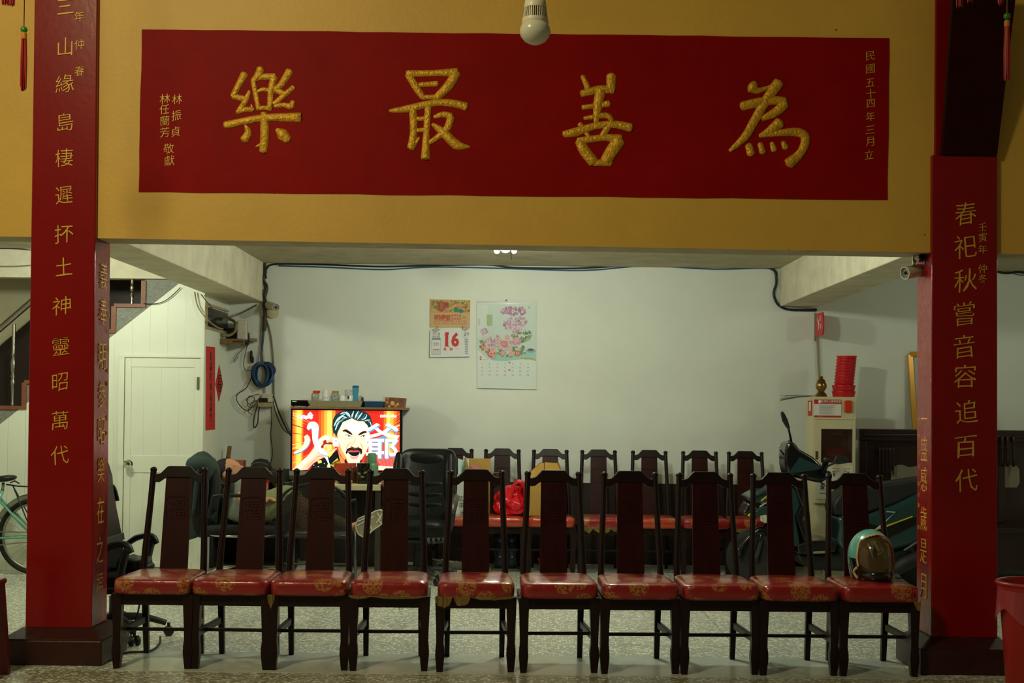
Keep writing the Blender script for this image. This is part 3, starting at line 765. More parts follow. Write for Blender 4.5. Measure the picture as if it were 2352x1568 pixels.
# coil of blue cable
cc = W(600, 861, DW-.07); mb = MB(); rnd = random.Random(3)
for k in range(9):
    a_ = rnd.uniform(-.25, .25); rx = (19 + rnd.uniform(-7, 4))/267; rz = (27 + rnd.uniform(-4, 2))/267
    o_ = V((rnd.uniform(-3, 6)/267, rnd.uniform(-.035, .03), rnd.uniform(-2, 2)/267))
    mb.tube([cc + o_ + V((rx*cos(t_)*cos(a_) - rz*sin(t_)*sin(a_), .02*sin(t_*2), rz*sin(t_)*cos(a_) + rx*cos(t_)*sin(a_))) for t_ in [2*pi*j/28 for j in range(28)]], .0085, 7, closed=True, mi=k % 3 == 0)
mb.tube([cc + V((.02, 0, .10)), cc + V((.07, -.01, .105)), cc + V((.115, 0, .06)), cc + V((.11, 0, .015)), cc + V((.07, 0, -.02))], .007, 7, sub=5, mi=1)
solo('cable_coil', mb, [blue_cable, M('navy_cable', (26, 34, 46), .45)], 'coil of blue cable hanging on the corner wall', 'cable', smooth=180)
# shelf with router
zS = W(530, 779, DW-.2).z
x0, x1 = xr + .004, W(567, 780, DW-.1).x
t = thing('wall_shelf', 'small worn wooden shelf in the wall corner', 'shelf', V(((x0+x1)/2, DW-.15, zS)))
woodshelf = M('worn_shelf_wood', (122, 96, 58), .7, var=.3, vs=25)
part('board', MB().box(x0, x1, DW-.30, DW-.001, zS-.016, zS), woodshelf, t)
part('front_lip', MB().box(x0, x0+.10, DW-.30, DW-.28, zS-.045, zS-.016), woodshelf, t)
part('bracket', MB().box(x1-.03, x1-.01, DW-.2, DW-.001, zS-.05, zS-.016), woodshelf, t)
p = W(556, 776, DW-.16)
t = thing('router_box', 'white wall box standing on the corner shelf', 'router', V((p.x, DW-.14, zS)))
hz = W(556, 735, DW-.16).z
part('cover', MB().box(p.x-.042, p.x+.040, DW-.17, DW-.12, zS, hz), M('dusty_white_plastic', (206, 202, 186), .6, var=.1, vs=30), t, bevel=.008)
part('back_plate', MB().box(p.x-.06, p.x+.03, DW-.12, DW-.06, zS, hz-.01), M('tan_side', (150, 120, 70), .6), t)
mb = MB(); rnd = random.Random(5); c_ = W(522, 752, DW-.24); c_.z = max(c_.z, zS+.10)
for k in range(6):
    a_ = rnd.uniform(-.4, .4); r_ = rnd.uniform(.055, .085)
    mb.tube([c_ + V((rnd.uniform(-.003,.003) + r_*cos(t_), .03*sin(t_ + a_) + .006*k-.02, r_*sin(t_))) for t_ in [2*pi*j/24 for j in range(24)]], .005, 6, closed=True)
solo('cable_coil', mb, beige_cable, 'coil of beige cable lying on the corner shelf', 'cable', smooth=180)
p = W(532, 774, DW-.12); solo('adapter_box', MB().box(p.x-.05, p.x+.035, DW-.1, DW-.04, zS, zS+.10), black_pl, 'black adapter behind the beige coil on the shelf', 'adapter', bevel=.004)
p = W(573, 776, DW-.09)
t = thing('emergency_light', 'small dark lamp with a clear round cover beside the router box', 'lamp', p)
part('housing', MB().sell(W(567, 778, DW-.08), (.022, .05, .055), .5, .5), black_pl, t, smooth=180)
part('clear_cover', MB().sell(W(582, 772, DW-.09), (.045, .045, .05), 1, 1, 12, 20), M('clear_plastic', (225, 228, 220), .1, alpha=.22), t, smooth=180)
part('bracket', MB().box(W(570,776,DW).x, W(592,776,DW).x, DW-.06, DW-.03, p.z-.03, p.z), woodshelf, t)
p = W(577, 818, DW-.03)
solo('wire_plug', MB().sell(p, (.012, .01, .05), .6, .6).sell(p + V((.012, 0, -.03)), (.012, .01, .03), .6, .6), black_pl, 'black plug dangling under the corner shelf', 'plug', smooth=180)
# junction box
p = W(612, 918, DW-.02)
t = thing('junction_box', 'open dusty junction box low in the wall corner', 'box', p)
part('tray', MB().box(W(596,918,DW).x, W(629,918,DW).x, DW-.07, DW-.001, W(612,934,DW).z, W(612,924,DW).z), M('dusty_tan_plastic', (172, 156, 118), .7, var=.15, vs=30), t, bevel=.004)
part('adapter', MB().box(W(597,918,DW).x, W(617,918,DW).x, DW-.06, DW-.01, W(612,923,DW).z, W(612,914,DW).z), black_pl, t, bevel=.003)
part('cover', MB().box(W(603,918,DW).x, W(628,918,DW).x, DW-.035, DW-.001, W(612,923,DW).z, W(612,905,DW).z), M('dusty_white_plastic', (206, 202, 186), .6), t, bevel=.003)
# little bullet camera in the corner
def bullet_camera(name, label, c, tip, r, mat, lensc, mount):
    c, tip = V(c), V(tip); ax = (tip - c); L_ = ax.length
    rot = ax.to_track_quat('Z', 'Y').to_matrix()
    t = thing(name, label, 'camera', c)
    part('body', MB().lathe([(r*.9, 0), (r, .01), (r, L_-.012), (r*.98, L_), (r*.86, L_), (r*.86, L_-.008)], c, 28, rot), mat, t, smooth=40)
    part('lens_face', MB().lathe([(r*.85, L_-.012), (r*.85, L_-.007)], c, 28, rot), lensc, t)
    part('lens', MB().lathe([(r*.26, L_-.01), (r*.26, L_-.002), (r*.16, L_-.001)], c, 20, rot), M('black_glass', (10, 11, 12), .08), t, smooth=40)
    leds = MB()
    for k in range(8):
        o_ = rot @ V((cos(k*pi/4)*r*.6, sin(k*pi/4)*r*.6, L_-.007)); leds.sell(c + o_, (.1*r, .1*r, .1*r), 1, 1, 6, 8)
    part('led_ring', leds, M('led_eye', (150, 160, 160), .2), t, smooth=180)
    part('mount', mount, mat, t, smooth=50)
    return t
worn_cam = M('yellowed_plastic', (196, 184, 150), .5)
cs = W(616, 700, DW-.08)
bullet_camera('security_camera', 'small yellowed camera mounted in the left wall corner', cs, W(634, 706, DW-.26), .032, worn_cam, M('grey_lens_face', (120, 124, 120), .3), MB().lathe([(.05, 0), (.05, .02), (.02, .03)], W(627, 718, DW-.002), 20, Matrix.Rotation(pi/2, 3, 'X')).bar(W(622, 712, DW-.01), W(618, 704, DW-.08), .016, .016))
cs = W(2113, 620, 6.92); ct = W(2078, 627, 6.868)
cam2 = bullet_camera('security_camera', 'white cylindrical camera hung under the opening beside the right column', cs, ct, .034, M('white_camera_body', (206, 202, 184), .35), M('grey_lens_face', (120, 124, 120), .3), MB().bar(W(2098, 578, 6.88), W(2098, 599, 6.88), .012, .02).bar(W(2096, 599, 6.88), W(2104, 600, 6.88), .02, .012).bar(W(2100, 600, 6.88), W(2099, 608, 6.88), .016, .02))
mb = MB(); rnd = random.Random(9)
for k in range(9):
    a_ = W(2132 - rnd.uniform(0, 20), 574 + rnd.uniform(0, 6), 6.80 + rnd.uniform(0, .1)); b_ = W(2128 - rnd.uniform(0, 18), 600 - rnd.uniform(0, 14), 6.80 + rnd.uniform(0, .1))
    c_ = W(2124 + rnd.uniform(-14, 10), 590, 6.80 + rnd.uniform(0, .1))
    mb.tube([a_, c_, b_, W(2126, 582, 6.86)], .006, 6, sub=4)
mb.tube([W(2124, 590, 6.8), W(2126, 602, 6.8), W(2122, 612, 6.82)], .004, 6, sub=4)
solo('wire_bundle', mb, black_pl, 'bunch of black connectors above the white camera', 'wires', smooth=180)

# ================================================================ paper on the walls
paper_red = M('red_paper', (196, 44, 40), .7, var=.08, vs=20)
ink = M('black_ink', (26, 18, 16), .7)
t = thing('red_couplet', 'long red paper couplet strip on the narrow wall beside the door', 'paper', WX(485, 985, xr))
def wallpoly(pts): return [WX(px, py, xr + .004) for px, py in pts]
part('paper_strip', MB().prism(wallpoly([(474,795),(494,797),(494,986),(473,988)]), (-.003, 0, 0)), paper_red, t)
mb = MB()
for k, ch in enumerate('春滿乾坤福滿門'):
    put(mb, ch, WX(484, 818 + k*23.5, xr + .0045), .08, (0, 1, 0), (0, 0, 1), .0008, sx=.9)
part('writing', mb, ink, t)
t = thing('red_diamond', 'red paper diamond with black writing on the narrow wall', 'paper', WX(504, 922, xr))
part('paper', MB().prism(wallpoly([(504,838),(512.5,882),(503,922),(495.5,882)]), (-.003, 0, 0)), paper_red, t)
mb = MB(); put(mb, '福', WX(504, 880, xr + .0045), .17, (0, 1, 0), (0, 0, 1), .0008); part('writing', mb, ink, t)

# tear-off calendar
DWc = DW - .004
card = M('calendar_card', (200, 164, 116), .6); paper = M('calendar_paper', (220, 222, 220), .65)
red_ink = M('red_ink', (196, 52, 52), .6); dark_ink = M('dark_ink', (52, 54, 60), .6); faint_ink = M('faint_ink', (150, 156, 170), .6)
t = thing('tear_off_calendar', 'tear-off day calendar with a big red 16 on the back wall', 'calendar', W(1033, 820, DWc))
def quad(pts, d): return [W(px, py, d) for px, py in pts]
part('card', MB().prism(quad([(988,687),(1080.5,689),(1079,752),(987,751)], DWc-.006), (0, .005, 0)), card, t)
pic = MB(); rnd = random.Random(21); pal = [(186,154,84),(176,72,50),(200,110,60),(120,130,60),(190,160,110),(206,176,70),(160,60,70),(150,110,70)]
pm_ = [M('print_%s' % n, c, .6) for n, c in zip('ochre rust orange olive cream yellow wine brown'.split(), pal)] + [M('print_teal', (30, 128, 120), .6), M('print_green', (92, 124, 70), .6), M('print_pink', (196, 120, 120), .6)]
pic.flat(quad([(988.6,688),(1080,690),(1079.5,718),(988.2,718)], DWc-.0066), 0)
dd = DWc - .0068
def dot(mb, px, py, rx, ry, mi, d, n=9):
    mb.flat([W(px + rx*cos(2*pi*k/n), py + ry*sin(2*pi*k/n), d) for k in range(n)], mi)
for k in range(110):
    x = rnd.uniform(991, 1077); y = rnd.uniform(691, 715); r_ = rnd.uniform(1.2, 3.6)
    dot(pic, x, y, r_, r_*.8, rnd.choice([1,2,3,4,5,5,6,7,9,10]), dd - k*1e-5)
kd = 0
for x, y, rx, ry, mi in ((1014,703,9,13,1),(1014,702,3,11,7),(1025,699,5,6,6),(1047,711,5,6,8),(1059,714,5,5,8),(997,712,6,4,4),(1000,705,5,4,3)): kd += 1; dot(pic, x, y, rx, ry, mi, dd - .0013 - kd*2e-5, 14)
part('printed_picture', pic, pm_, t)
mb = MB()
for k, ch in enumerate('明得堂'): put(mb, ch, W(1004 + k*12.4, 729, DWc-.0062), 13.5*DW/FPX, dep=.0005, bold=.025, shear=.1)
for r_, row in enumerate(('禮儀百貨', '紙紮禮品')): line_text(mb, row, W(1048, 724.5 + r_*7, DWc-.0062), 5.6*DW/FPX, 5.8*DW/FPX, dep=.0004, bold=.01)
line_text(mb, '批發', W(1066, 729, DWc-.0062), 5*DW/FPX, 5.4*DW/FPX, dep=.0004)
line_text(mb, '新北市中和區景平路52巷22號', W(1034, 737.5, DWc-.0062), 5*DW/FPX, 4.9*DW/FPX, dep=.0004)
line_text(mb, 'TEL:02-29479104 FAX:02-29476434', W(1034, 743, DWc-.0062), 5*DW/FPX, 2.42*DW/FPX, dep=.0004)
part('printed_name', mb, M('red_print', (176, 60, 36), .6), t)
part('day_pad', MB().prism(quad([(988,759),(1078.5,757),(1078,818.5),(987,820)], DWc-.022), (0, .021, 0)), paper, t)
mb = MB(); ed = DWc - .0225
put(mb, '1', W(1026, 779, ed), .1, dep=.0005, fit=(7.5*DW/FPX, 33*DW/FPX), bold=.05)
mb.flat([W(1020,770,ed-.0006), W(1026,763,ed-.0006), W(1031,763,ed-.0006), W(1031,768,ed-.0006)]); mb.flat(quad([(1021,794),(1032,794),(1032,796),(1021,796)], ed-.0006))
put(mb, '6', W(1045.5, 779.5, ed), .1, dep=.0005, fit=(18.5*DW/FPX, 33.5*DW/FPX), bold=.045)
for ch, x in (('星', 1022), ('期', 1036)): put(mb, ch, W(x, 801.5, ed), 7.5*DW/FPX, dep=.0005, bold=.02)
put(mb, '一', W(1050, 801, ed), 7.5*DW/FPX, dep=.0005)
mb.flat(quad([(994,801.5),(1010,801.5),(1010,803),(994,803)], ed))
part('red_date', mb, red_ink, t)
mb = MB()
put(mb, '2', W(1068, 767.5, ed), 9*DW/FPX, dep=.0005, bold=.02); put(mb, '月', W(1074, 768.5, ed), 4.5*DW/FPX, dep=.0005)
line_text(mb, '十二月', W(1002, 766.5, ed), 6*DW/FPX, 6*DW/FPX, dep=.0005, bold=.01); line_text(mb, '廿九日', W(1002, 773, ed), 6*DW/FPX, 6*DW/FPX, dep=.0005, bold=.01)
mb.flat(quad([(992,777),(1012,777),(1012,779.5),(992,779.5)], ed)); line_text(mb, '癸酉日', W(1002, 788.5, ed), 4*DW/FPX, 4.4*DW/FPX, dep=.0005); line_text(mb, '宜祭祀', W(1002, 792.5, ed), 3.4*DW/FPX, 4*DW/FPX, dep=.0005)
line_text(mb, 'FEBRUARY', W(1069, 774, ed), 2.6*DW/FPX, 1.5*DW/FPX, dep=.0005)
part('black_print', mb, dark_ink, t)
mb = MB()
for k in range(9): mb.flat(quad([(1067, 778+k*4), (1075, 778+k*4), (1075, 780.6+k*4), (1067+k*.3, 780.6+k*4)], ed))
for k in range(5): mb.flat(quad([(993, 804.5+k*2), (1011, 804.5+k*2), (1011, 805.2+k*2), (993, 805.2+k*2)], ed))
for a_, c_ in (((991,780),(992,814)),((1011.6,780),(1012.4,814)),((991,813.4),(1012,814))): mb.flat(quad([a_, (c_[0],a_[1]), c_, (a_[0],c_[1])], ed))
part('faint_print', mb, faint_ink, t)
mb = MB()
for x in (1004, 1063): mb.tube([W(x, 748, DWc-.01), W(x, 752, DWc-.02), W(x, 758, DWc-.024)], .003, 6)
mb.flat([W(1062,757,ed-.004), W(1074,749,ed-.01), W(1079,752,ed-.01), W(1068,760,ed-.004)], 1); mb.flat([W(1064,758,ed-.004), W(1078,765,ed-.008), W(1077,767,ed-.008)], 1)
mb.flat([W(990,757,ed-.003), W(998,765,ed-.006), W(1012,757,ed-.006), W(1003,752,ed-.01)], 1)
part('hanger', mb, [steel, M('leaf_print', (176, 168, 150), .7)], t)

# flower calendar
t = thing('flower_calendar', 'large glossy month calendar with a pink orchid bouquet', 'calendar', W(1163, 893, DWc))
gl = M('glossy_paper', (212, 220, 214), .42, coat=.06)
part('sheet', MB().prism(quad([(1095,694),(1231,695),(1231.5,894),(1096,891)], DWc-.012), (0, .004, 0)), gl, t)
part('top_strip', MB().prism(quad([(1095,692),(1231.5,693),(1231.5,697),(1095,696)], DWc-.015), (0, .010, 0)), M('grey_strip', (168, 174, 166), .35), t)
cols = [(190,204,196),(150,170,120),(74,104,58),(120,140,84),(188,150,170),(160,96,140),(206,190,200),(206,140,140),(196,84,76),(214,176,168),(150,196,186),(120,160,170),(170,152,80),(84,70,80),(204,212,204)]
cm_ = [M('bouquet_%d' % k, c, .45) for k, c in enumerate(cols)]
pic = MB(); d0 = DWc - .0125
pic.flat(quad([(1096,698),(1231,698),(1231,830),(1224,826),(1206,824),(1160,829),(1135,828),(1116,822),(1104,810),(1096,803)], d0), 0)
pic.flat(quad([(1096,700),(1120,699),(1120,770),(1096,775)], d0-.0002), 14); pic.flat(quad([(1118,722),(1131,722),(1131,748),(1118,748)], d0-.0003), 1)
pic.flat(quad([(1120,815),(1231,806),(1231,829),(1206,824),(1160,829),(1130,827)], d0-.0002), 10)
rnd = random.Random(11); kk = 0
def cluster(cx, cy, rx, ry, n, mis, r0, r1, petals=False):
    global kk
    for _ in range(n):
        a_ = rnd.uniform(0, 2*pi); q_ = rnd.random()**.5; x = cx + rx*q_*cos(a_); y = cy + ry*q_*sin(a_); r_ = rnd.uniform(r0, r1); kk += 1
        mi = rnd.choice(mis); d_ = d0 - .0004 - kk*4e-6
        if petals:
            ph = rnd.uniform(0, 1)
            for j in range(5): dot(pic, x + r_*.7*cos(2*pi*j/5 + ph), y + r_*.7*sin(2*pi*j/5 + ph), r_*.55, r_*.55, mi, d_, 7)
            dot(pic, x, y, r_*.35, r_*.35, 5, d_ - 3e-6, 6)
        else: dot(pic, x, y, r_, r_, mi, d_, 8)
cluster(1200, 772, 24, 14, 70, [2,3,2,1], 1.5, 4); cluster(1165, 805, 48, 13, 110, [2,3,1,3], 1.5, 4); cluster(1110, 795, 10, 16, 30, [2,3,1,12], 1.5, 3)
cluster(1173, 714, 22, 9, 46, [5,5,4], 1.5, 3.6, True); cluster(1198, 714, 9, 8, 18, [5,4], 1.5, 3, True)
cluster(1184, 745, 28, 18, 95, [4,6,4,6,5], 2, 4, True); cluster(1112, 762, 8, 9, 16, [4,6], 1.5, 3, True)
cluster(1135, 785, 22, 14, 60, [6,6,4,9], 2, 4, True); cluster(1160, 795, 20, 12, 36, [4,6,9], 2, 4, True); cluster(1182, 785, 12, 7, 18, [4,6], 2, 4, True)
for x, y, r_, mi in ((1110,797,6,8),(1117,801,5,9),(1128,812,9,8),(1132,803,7,9),(1155,811,6,7),(1158,789,7,8),(1186,781,8,7),(1174,812,6,9),(1189,811,7,8),(1165,775,6,7),(1135,818,5,7)):
    kk += 3; dot(pic, x, y, r_, r_, mi, d0-.0012-kk*4e-6, 12); kk += 3; dot(pic, x, y, r_*.6, r_*.55, 9 if mi != 9 else 7, d0-.0012-kk*4e-6, 10); kk += 3; dot(pic, x, y, r_*.3, r_*.3, mi, d0-.0012-kk*4e-6, 8)
dot(pic, 1219, 805, 11, 5, 11, d0-.0034, 14); dot(pic, 1219, 803, 7, 3, 13, d0-.0036, 12); pic.flat(quad([(1100,731),(1101,731),(1101,746),(1100,746)], d0-.0024), 13)
for x, y in ((1215, 706),): dot(pic, x, y, 2.6, 2.6, 8, d0-.0024, 12); dot(pic, x, y, 1.5, 1.5, 0, d0-.0025, 10)
part('printed_bouquet', pic, cm_, t)
mb = MB(); ed = d0 - .0005
put(mb, '2', W(1104, 822, ed), 11*DW/FPX, dep=.0004, bold=.03, mi=1)
for i in range(28):
    x = 1107 + (i % 7)*17.6; y = 835 + (i//7)*8.6
    line_text(mb, str(i+1), W(x, y, ed), 4.6*DW/FPX, 2.6*DW/FPX, dep=.0004, mi=1 if i % 7 in (0,) else 0)
for x, y in ((1170,832.5),(1170,849.5)): mb.flat(quad([(x-2.6,y-1),(x+2.6,y-1),(x+2.6,y+1),(x-2.6,y+1)], ed), 1)
mb.flat(quad([(1110,825.3),(1121,825.5),(1121,826),(1110,825.8)], ed), 0); line_text(mb, '節日', W(1208, 825.5, ed), 3*DW/FPX, 3*DW/FPX, dep=.0004)
mb.tube([W(1196, 823, ed), W(1212, 822, ed), W(1224, 824, ed), W(1231, 827, ed)], .004, 6, sq=.2, ref=(0,-1,0), sub=4, mi=2)
part('dates', mb, [dark_ink, red_ink, M('gold_swoosh', (186, 150, 80), .4)], t)
solo('nail', MB().lathe([(.004, 0), (.004, .02), (.008, .021)], W(1163, 690, DW-.002), 8, Matrix.Rotation(pi/2, 3, 'X')), black_pl, 'nail holding the flower calendar', 'nail')
# ================================================================ television and the shelf above it
DT = 10.98
def TV(u, v, k=0): return W(660 + u/8.711, 930 + v/8.711, DT - .0035 - k*.00012)
def E_(name, rgb, s=1.0): return M('tv_' + name, rgb, .3, emit=s, spec=.2)
t = thing('television', 'flat television showing a shouting bearded man and two big characters', 'television', W(795, 1083, DT + .02))
c0, c1 = W(668, 936.5, DT), W(923, 1084, DT)
ax0, ax1, az0, az1 = c0.x, c1.x, c1.z, c0.z
part('casing', MB().box(ax0, ax1, DT, DT+.05, az0, az1).box(ax0+.15, ax1-.15, DT+.05, DT+.10, az0+.1, az1-.1), M('tv_black', (14, 13, 13), .3), t, bevel=.004)
part('wall_mount', MB().box((ax0+ax1)/2-.12, (ax0+ax1)/2+.12, DT+.10, DW-.003, az0+.18, az1-.16), steel, t)
tvm = []; pic = MB(); kq = [0]
def col(rgb, s=1.0):
    m = E_('%d_%d_%d' % rgb, rgb, s)
    if m not in tvm: tvm.append(m)
    return tvm.index(m)
def poly(rgb, pts, s=1.0):
    kq[0] += 1; pic.flat([TV(u, v, kq[0]) for u, v in pts], col(rgb, s))
def blob_(rgb, cx, cy, rx, ry, n=18, rot=0):
    poly(rgb, [(cx + rx*cos(2*pi*k/n)*cos(rot) - ry*sin(2*pi*k/n)*sin(rot), cy + rx*cos(2*pi*k/n)*sin(rot) + ry*sin(2*pi*k/n)*cos(rot)) for k in range(n)])
def stroke(rgb, pts, n=5):
    """tapered flat stroke (u, v, half width)"""
    P, R = spline([V((u, v, 0)) for u, v, r in pts], [r for *_, r in pts], n)
    Lf = []; Rt = []
    for i, p in enumerate(P):
        d_ = (P[min(i+1, len(P)-1)] - P[max(i-1, 0)]); d_.normalize(); nn = V((-d_.y, d_.x, 0))
        Lf.append(p + nn*R[i]); Rt.append(p - nn*R[i])
    kq[0] += 1; o = []
    for i in range(len(P)-1):
        pic.flat([TV(q.x, q.y, kq[0]) for q in (Lf[i], Lf[i+1], Rt[i+1], Rt[i])], col(rgb))
poly((206,44,30), [(105,95),(2250,118),(2248,1310),(95,1300)])
for x0_, x1_, c_ in ((105,150,(236,110,40)),(150,185,(246,160,50)),(185,285,(252,214,96)),(285,310,(246,150,50)),(310,330,(226,80,40)),(625,680,(226,80,36)),(680,740,(240,124,44)),(740,800,(248,176,66)),(800,890,(255,224,110)),(890,960,(246,150,50)),(1930,1985,(236,110,40)),(1985,2060,(255,210,90)),(2060,2130,(250,180,70)),(2130,2190,(240,130,50)),(2190,2250,(206,84,50))):
    poly(c_, [(x0_, 97 + x0_*.0105), (x1_, 97 + x1_*.0105), (x1_ - 12, 1305), (x0_ - 10, 1303)])
rnd = random.Random(4)
for k in range(34):
    a_ = pi + rnd.uniform(-.75, .75) if k % 2 else rnd.uniform(-.75, .75)
    r0 = rnd.uniform(720, 900); ctr = (1250, 640); r1 = 1500; wd = rnd.uniform(.004, .011)
    pts = [(ctr[0] + r0*cos(a_), ctr[1] + r0*sin(a_)*.75)] + [(ctr[0] + r1*cos(a_ + s_), ctr[1] + r1*sin(a_ + s_)*.75) for s_ in (-wd, wd)]
    pts = [(min(max(x, 104), 2246), min(max(y, 120), 1300)) for x, y in pts]
    poly(rnd.choice([(120,20,24),(150,26,26),(255,226,150),(110,20,30)]), pts)
# body, hand
poly((20,24,28), [(440,1300),(520,1180),(640,1090),(820,1020),(1010,890),(1030,1000),(1060,1150),(1130,1300)])
poly((246,216,90), [(600,1110),(680,1100),(690,1150),(620,1170)]); poly((240,214,90), [(810,960),(900,930),(960,900),(880,1010),(830,1060)])
poly((250,220,90), [(795,1190),(850,1200),(870,1290),(800,1290)]); poly((226,240,248), [(740,1030),(800,1020),(850,1190),(875,1280),(840,1270),(800,1130)])
poly((206,180,60), [(850,1200),(1000,1060),(1085,1200),(960,1250)])
for k in range(9): stroke((60,48,20), [(875+k*22, 1200-k*12, 5), (890+k*22, 1165-k*12, 8), (900+k*22, 1215-k*8, 5)], 2)
for x, y in ((560,1250),(620,1230),(660,1270),(740,1170),(530,1200)): blob_((220,232,240), x, y, 12, 9, 8)
poly((250,198,168), [(100,1295),(260,1140),(420,1000),(520,860),(600,700),(700,620),(770,590),(880,620),(990,650),(1000,760),(930,800),(860,790),(780,830),(740,900),(830,900),(1000,850),(985,880),(860,960),(700,1050),(520,1160),(400,1290),(340,1298)])
poly((255,228,206), [(120,1290),(400,1040),(540,900),(620,720),(760,610),(880,640),(840,690),(700,700),(660,800),(600,960),(460,1100),(260,1280)])
poly((150,40,36), [(720,715),(770,690),(790,760),(860,735),(910,760),(900,790),(780,780),(730,800),(725,850),(680,880),(670,830),(720,770)])
for q in ([(560,1060,3),(640,1020,5),(720,1030,3)], [(380,1250,3),(520,1120,6),(600,1060,3)], [(840,940,3),(920,880,5),(990,860,3)]): stroke((176,96,70), q)
# neck, head
poly((226,140,84), [(1000,880),(1060,1010),(1140,1110),(1190,1250),(1120,1260),(1060,1140),(1030,1000)])
poly((24,50,56), [(920,560),(900,430),(910,300),(960,200),(1060,130),(1180,105),(1420,105),(1560,130),(1660,220),(1700,350),(1690,480),(1640,540),(1600,420),(1500,330),(1300,280),(1150,330),(1080,420),(1010,540),(980,640),(940,620)])
poly((255,226,196), [(985,640),(1010,540),(1060,440),(1110,340),(1230,290),(1290,262),(1360,300),(1420,325),(1520,320),(1600,400),(1640,500),(1650,640),(1630,800),(1580,930),(1500,1060),(1450,1150),(1380,1200),(1280,1200),(1190,1140),(1110,1060),(1040,940),(1000,800)])
poly((240,160,96), [(985,640),(1012,560),(1040,760),(1090,900),(1190,1060),(1230,1170),(1180,1130),(1105,1055),(1040,940),(1000,800)])
poly((255,244,226), [(1130,400),(1260,320),(1460,350),(1560,430),(1560,500),(1420,560),(1360,580),(1180,480)])
poly((236,170,120), [(925,560),(955,580),(985,700),(960,690),(930,630)])
for q in ([(935,420,10),(1010,280,16),(1150,180,8)], [(960,500,8),(1020,360,18),(1170,240,10)], [(1060,180,8),(1150,150,16),(1250,230,6)], [(1180,130,6),(1230,190,16),(1260,250,5)], [(1330,120,6),(1300,200,16),(1290,250,4)], [(1420,120,6),(1380,200,16),(1350,270,5)], [(1500,150,6),(1450,220,16),(1400,290,5)], [(1590,190,6),(1560,260,14),(1480,300,5)], [(1660,300,6),(1610,300,12),(1540,320,4)], [(1680,420,6),(1660,350,10),(1620,330,4)], [(1000,330,4),(1100,230,10),(1200,260,4)]):
    stroke((186,216,220), q)
for q in ([(1000,420,6),(1080,300,12),(1190,260,4)], [(1120,140,4),(1200,210,9),(1240,270,3)], [(1450,130,4),(1410,220,10),(1370,280,3)], [(1560,170,4),(1510,250,9),(1430,300,3)]): stroke((70,120,124), q)
stroke((44,26,24), [(1105,520,10),(1170,510,26),(1240,550,26),(1300,590,8)], 6); stroke((44,26,24), [(1590,540,10),(1540,540,24),(1470,570,22),(1420,605,6)], 6)
for a_, b_ in (((1150,605),(1290,640)), ((1450,640),(1590,620))):
    m_ = ((a_[0]+b_[0])/2, (a_[1]+b_[1])/2)
    poly((255,255,255), [a_, (m_[0], m_[1]-20), b_, (m_[0], m_[1]+22)]); stroke((70,44,36), [(*a_, 4), (m_[0], m_[1]-24, 9), (*b_, 4)], 6); blob_((60,80,70), m_[0]+8, m_[1]-2, 16, 15, 12)
    stroke((214,150,110), [(a_[0], a_[1]+30, 2), (m_[0], m_[1]+48, 5), (b_[0], b_[1]+20, 2)], 5)
stroke((232,168,122), [(1360,640,4),(1350,720,8),(1280,810,8)], 5); poly((96,50,40), [(1260,820),(1300,830),(1340,850),(1390,850),(1440,825),(1420,870),(1350,890),(1290,870)])
stroke((200,120,84), [(1290,730,3),(1200,820,7),(1170,900,3)], 5); stroke((200,120,84), [(1450,760,3),(1500,830,7),(1510,900,3)], 5)
poly((40,26,26), [(1165,960),(1190,880),(1260,845),(1350,890),(1440,850),(1490,880),(1500,950),(1470,1000),(1450,930),(1340,915),(1220,920),(1190,980)])
poly((186,80,76), [(1200,925),(1280,900),(1340,912),(1400,900),(1460,930),(1340,950)])
poly((20,22,28), [(1205,935),(1330,945),(1455,935),(1430,990),(1370,1025),(1300,1020),(1240,980)])
poly((238,160,158), [(1225,990),(1300,1030),(1370,1030),(1440,985),(1410,1060),(1340,1090),(1280,1070)])
poly((40,28,28), [(1170,1060),(1200,1150),(1280,1210),(1360,1215),(1430,1190),(1470,1080),(1490,1110),(1450,1220),(1360,1250),(1200,1240),(1140,1130)])
for k in range(7): stroke((236,232,228), [(1260+k*24, 1140 + (k % 2)*12, 3), (1270+k*22, 1200, 8), (1275+k*21, 1235, 2)], 3)
# tile in the hand
poly((250,250,250), [(920,665),(1025,665),(1025,830),(920,830)]); stroke((120,130,140), [(950,730,5),(972,700,7),(995,735,4)], 3); stroke((200,205,210), [(955,790,4),(975,770,5),(1000,795,4)], 3)
# right side fingers and frame
poly((224,96,90), [(1740,1000),(1900,980),(2140,960),(2150,1240),(1960,1280),(1820,1160)]); poly((250,214,200), [(1800,1210),(2130,1230),(2130,1305),(1800,1300)])
for k in range(4): stroke((176,60,60), [(1830+k*75, 1010, 3), (1900+k*70, 1130, 6), (1920+k*68, 1240, 3)], 3)
# the two characters, white and cream with a blue edge
def two(pts, off=(10, 20), body=(244,250,255)):
    stroke((96,150,206), [(u + off[0], v + off[1], r) for u, v, r in pts], 8); stroke(body, pts, 8)
two([(360,610,40),(400,680,55),(370,790,48),(270,890,36),(130,965,8)], body=(255,232,200))
two([(405,480,20),(470,400,60),(545,420,75),(555,560,62),(560,720,50),(620,850,46),(700,940,44),(790,1005,8)])
kq[0] += 2; pic2 = []
cy = V((0, 0, 0))
sw = (2250-1560)/8.711*DT/FPX; sh = (1070-365)/8.711*DT/FPX
cc = TV(1905, 715, kq[0]); i1 = col((96,150,206)); put(pic, '爺', cc + V((.0035, 0, -.006)), .1, fit=(sw, sh), dep=.0002, bold=.018, mi=i1)
kq[0] += 4; i2 = col((250,246,236)); put(pic, '爺', TV(1900, 712, kq[0]), .1, fit=(sw, sh), dep=.0002, bold=.010, mi=i2)
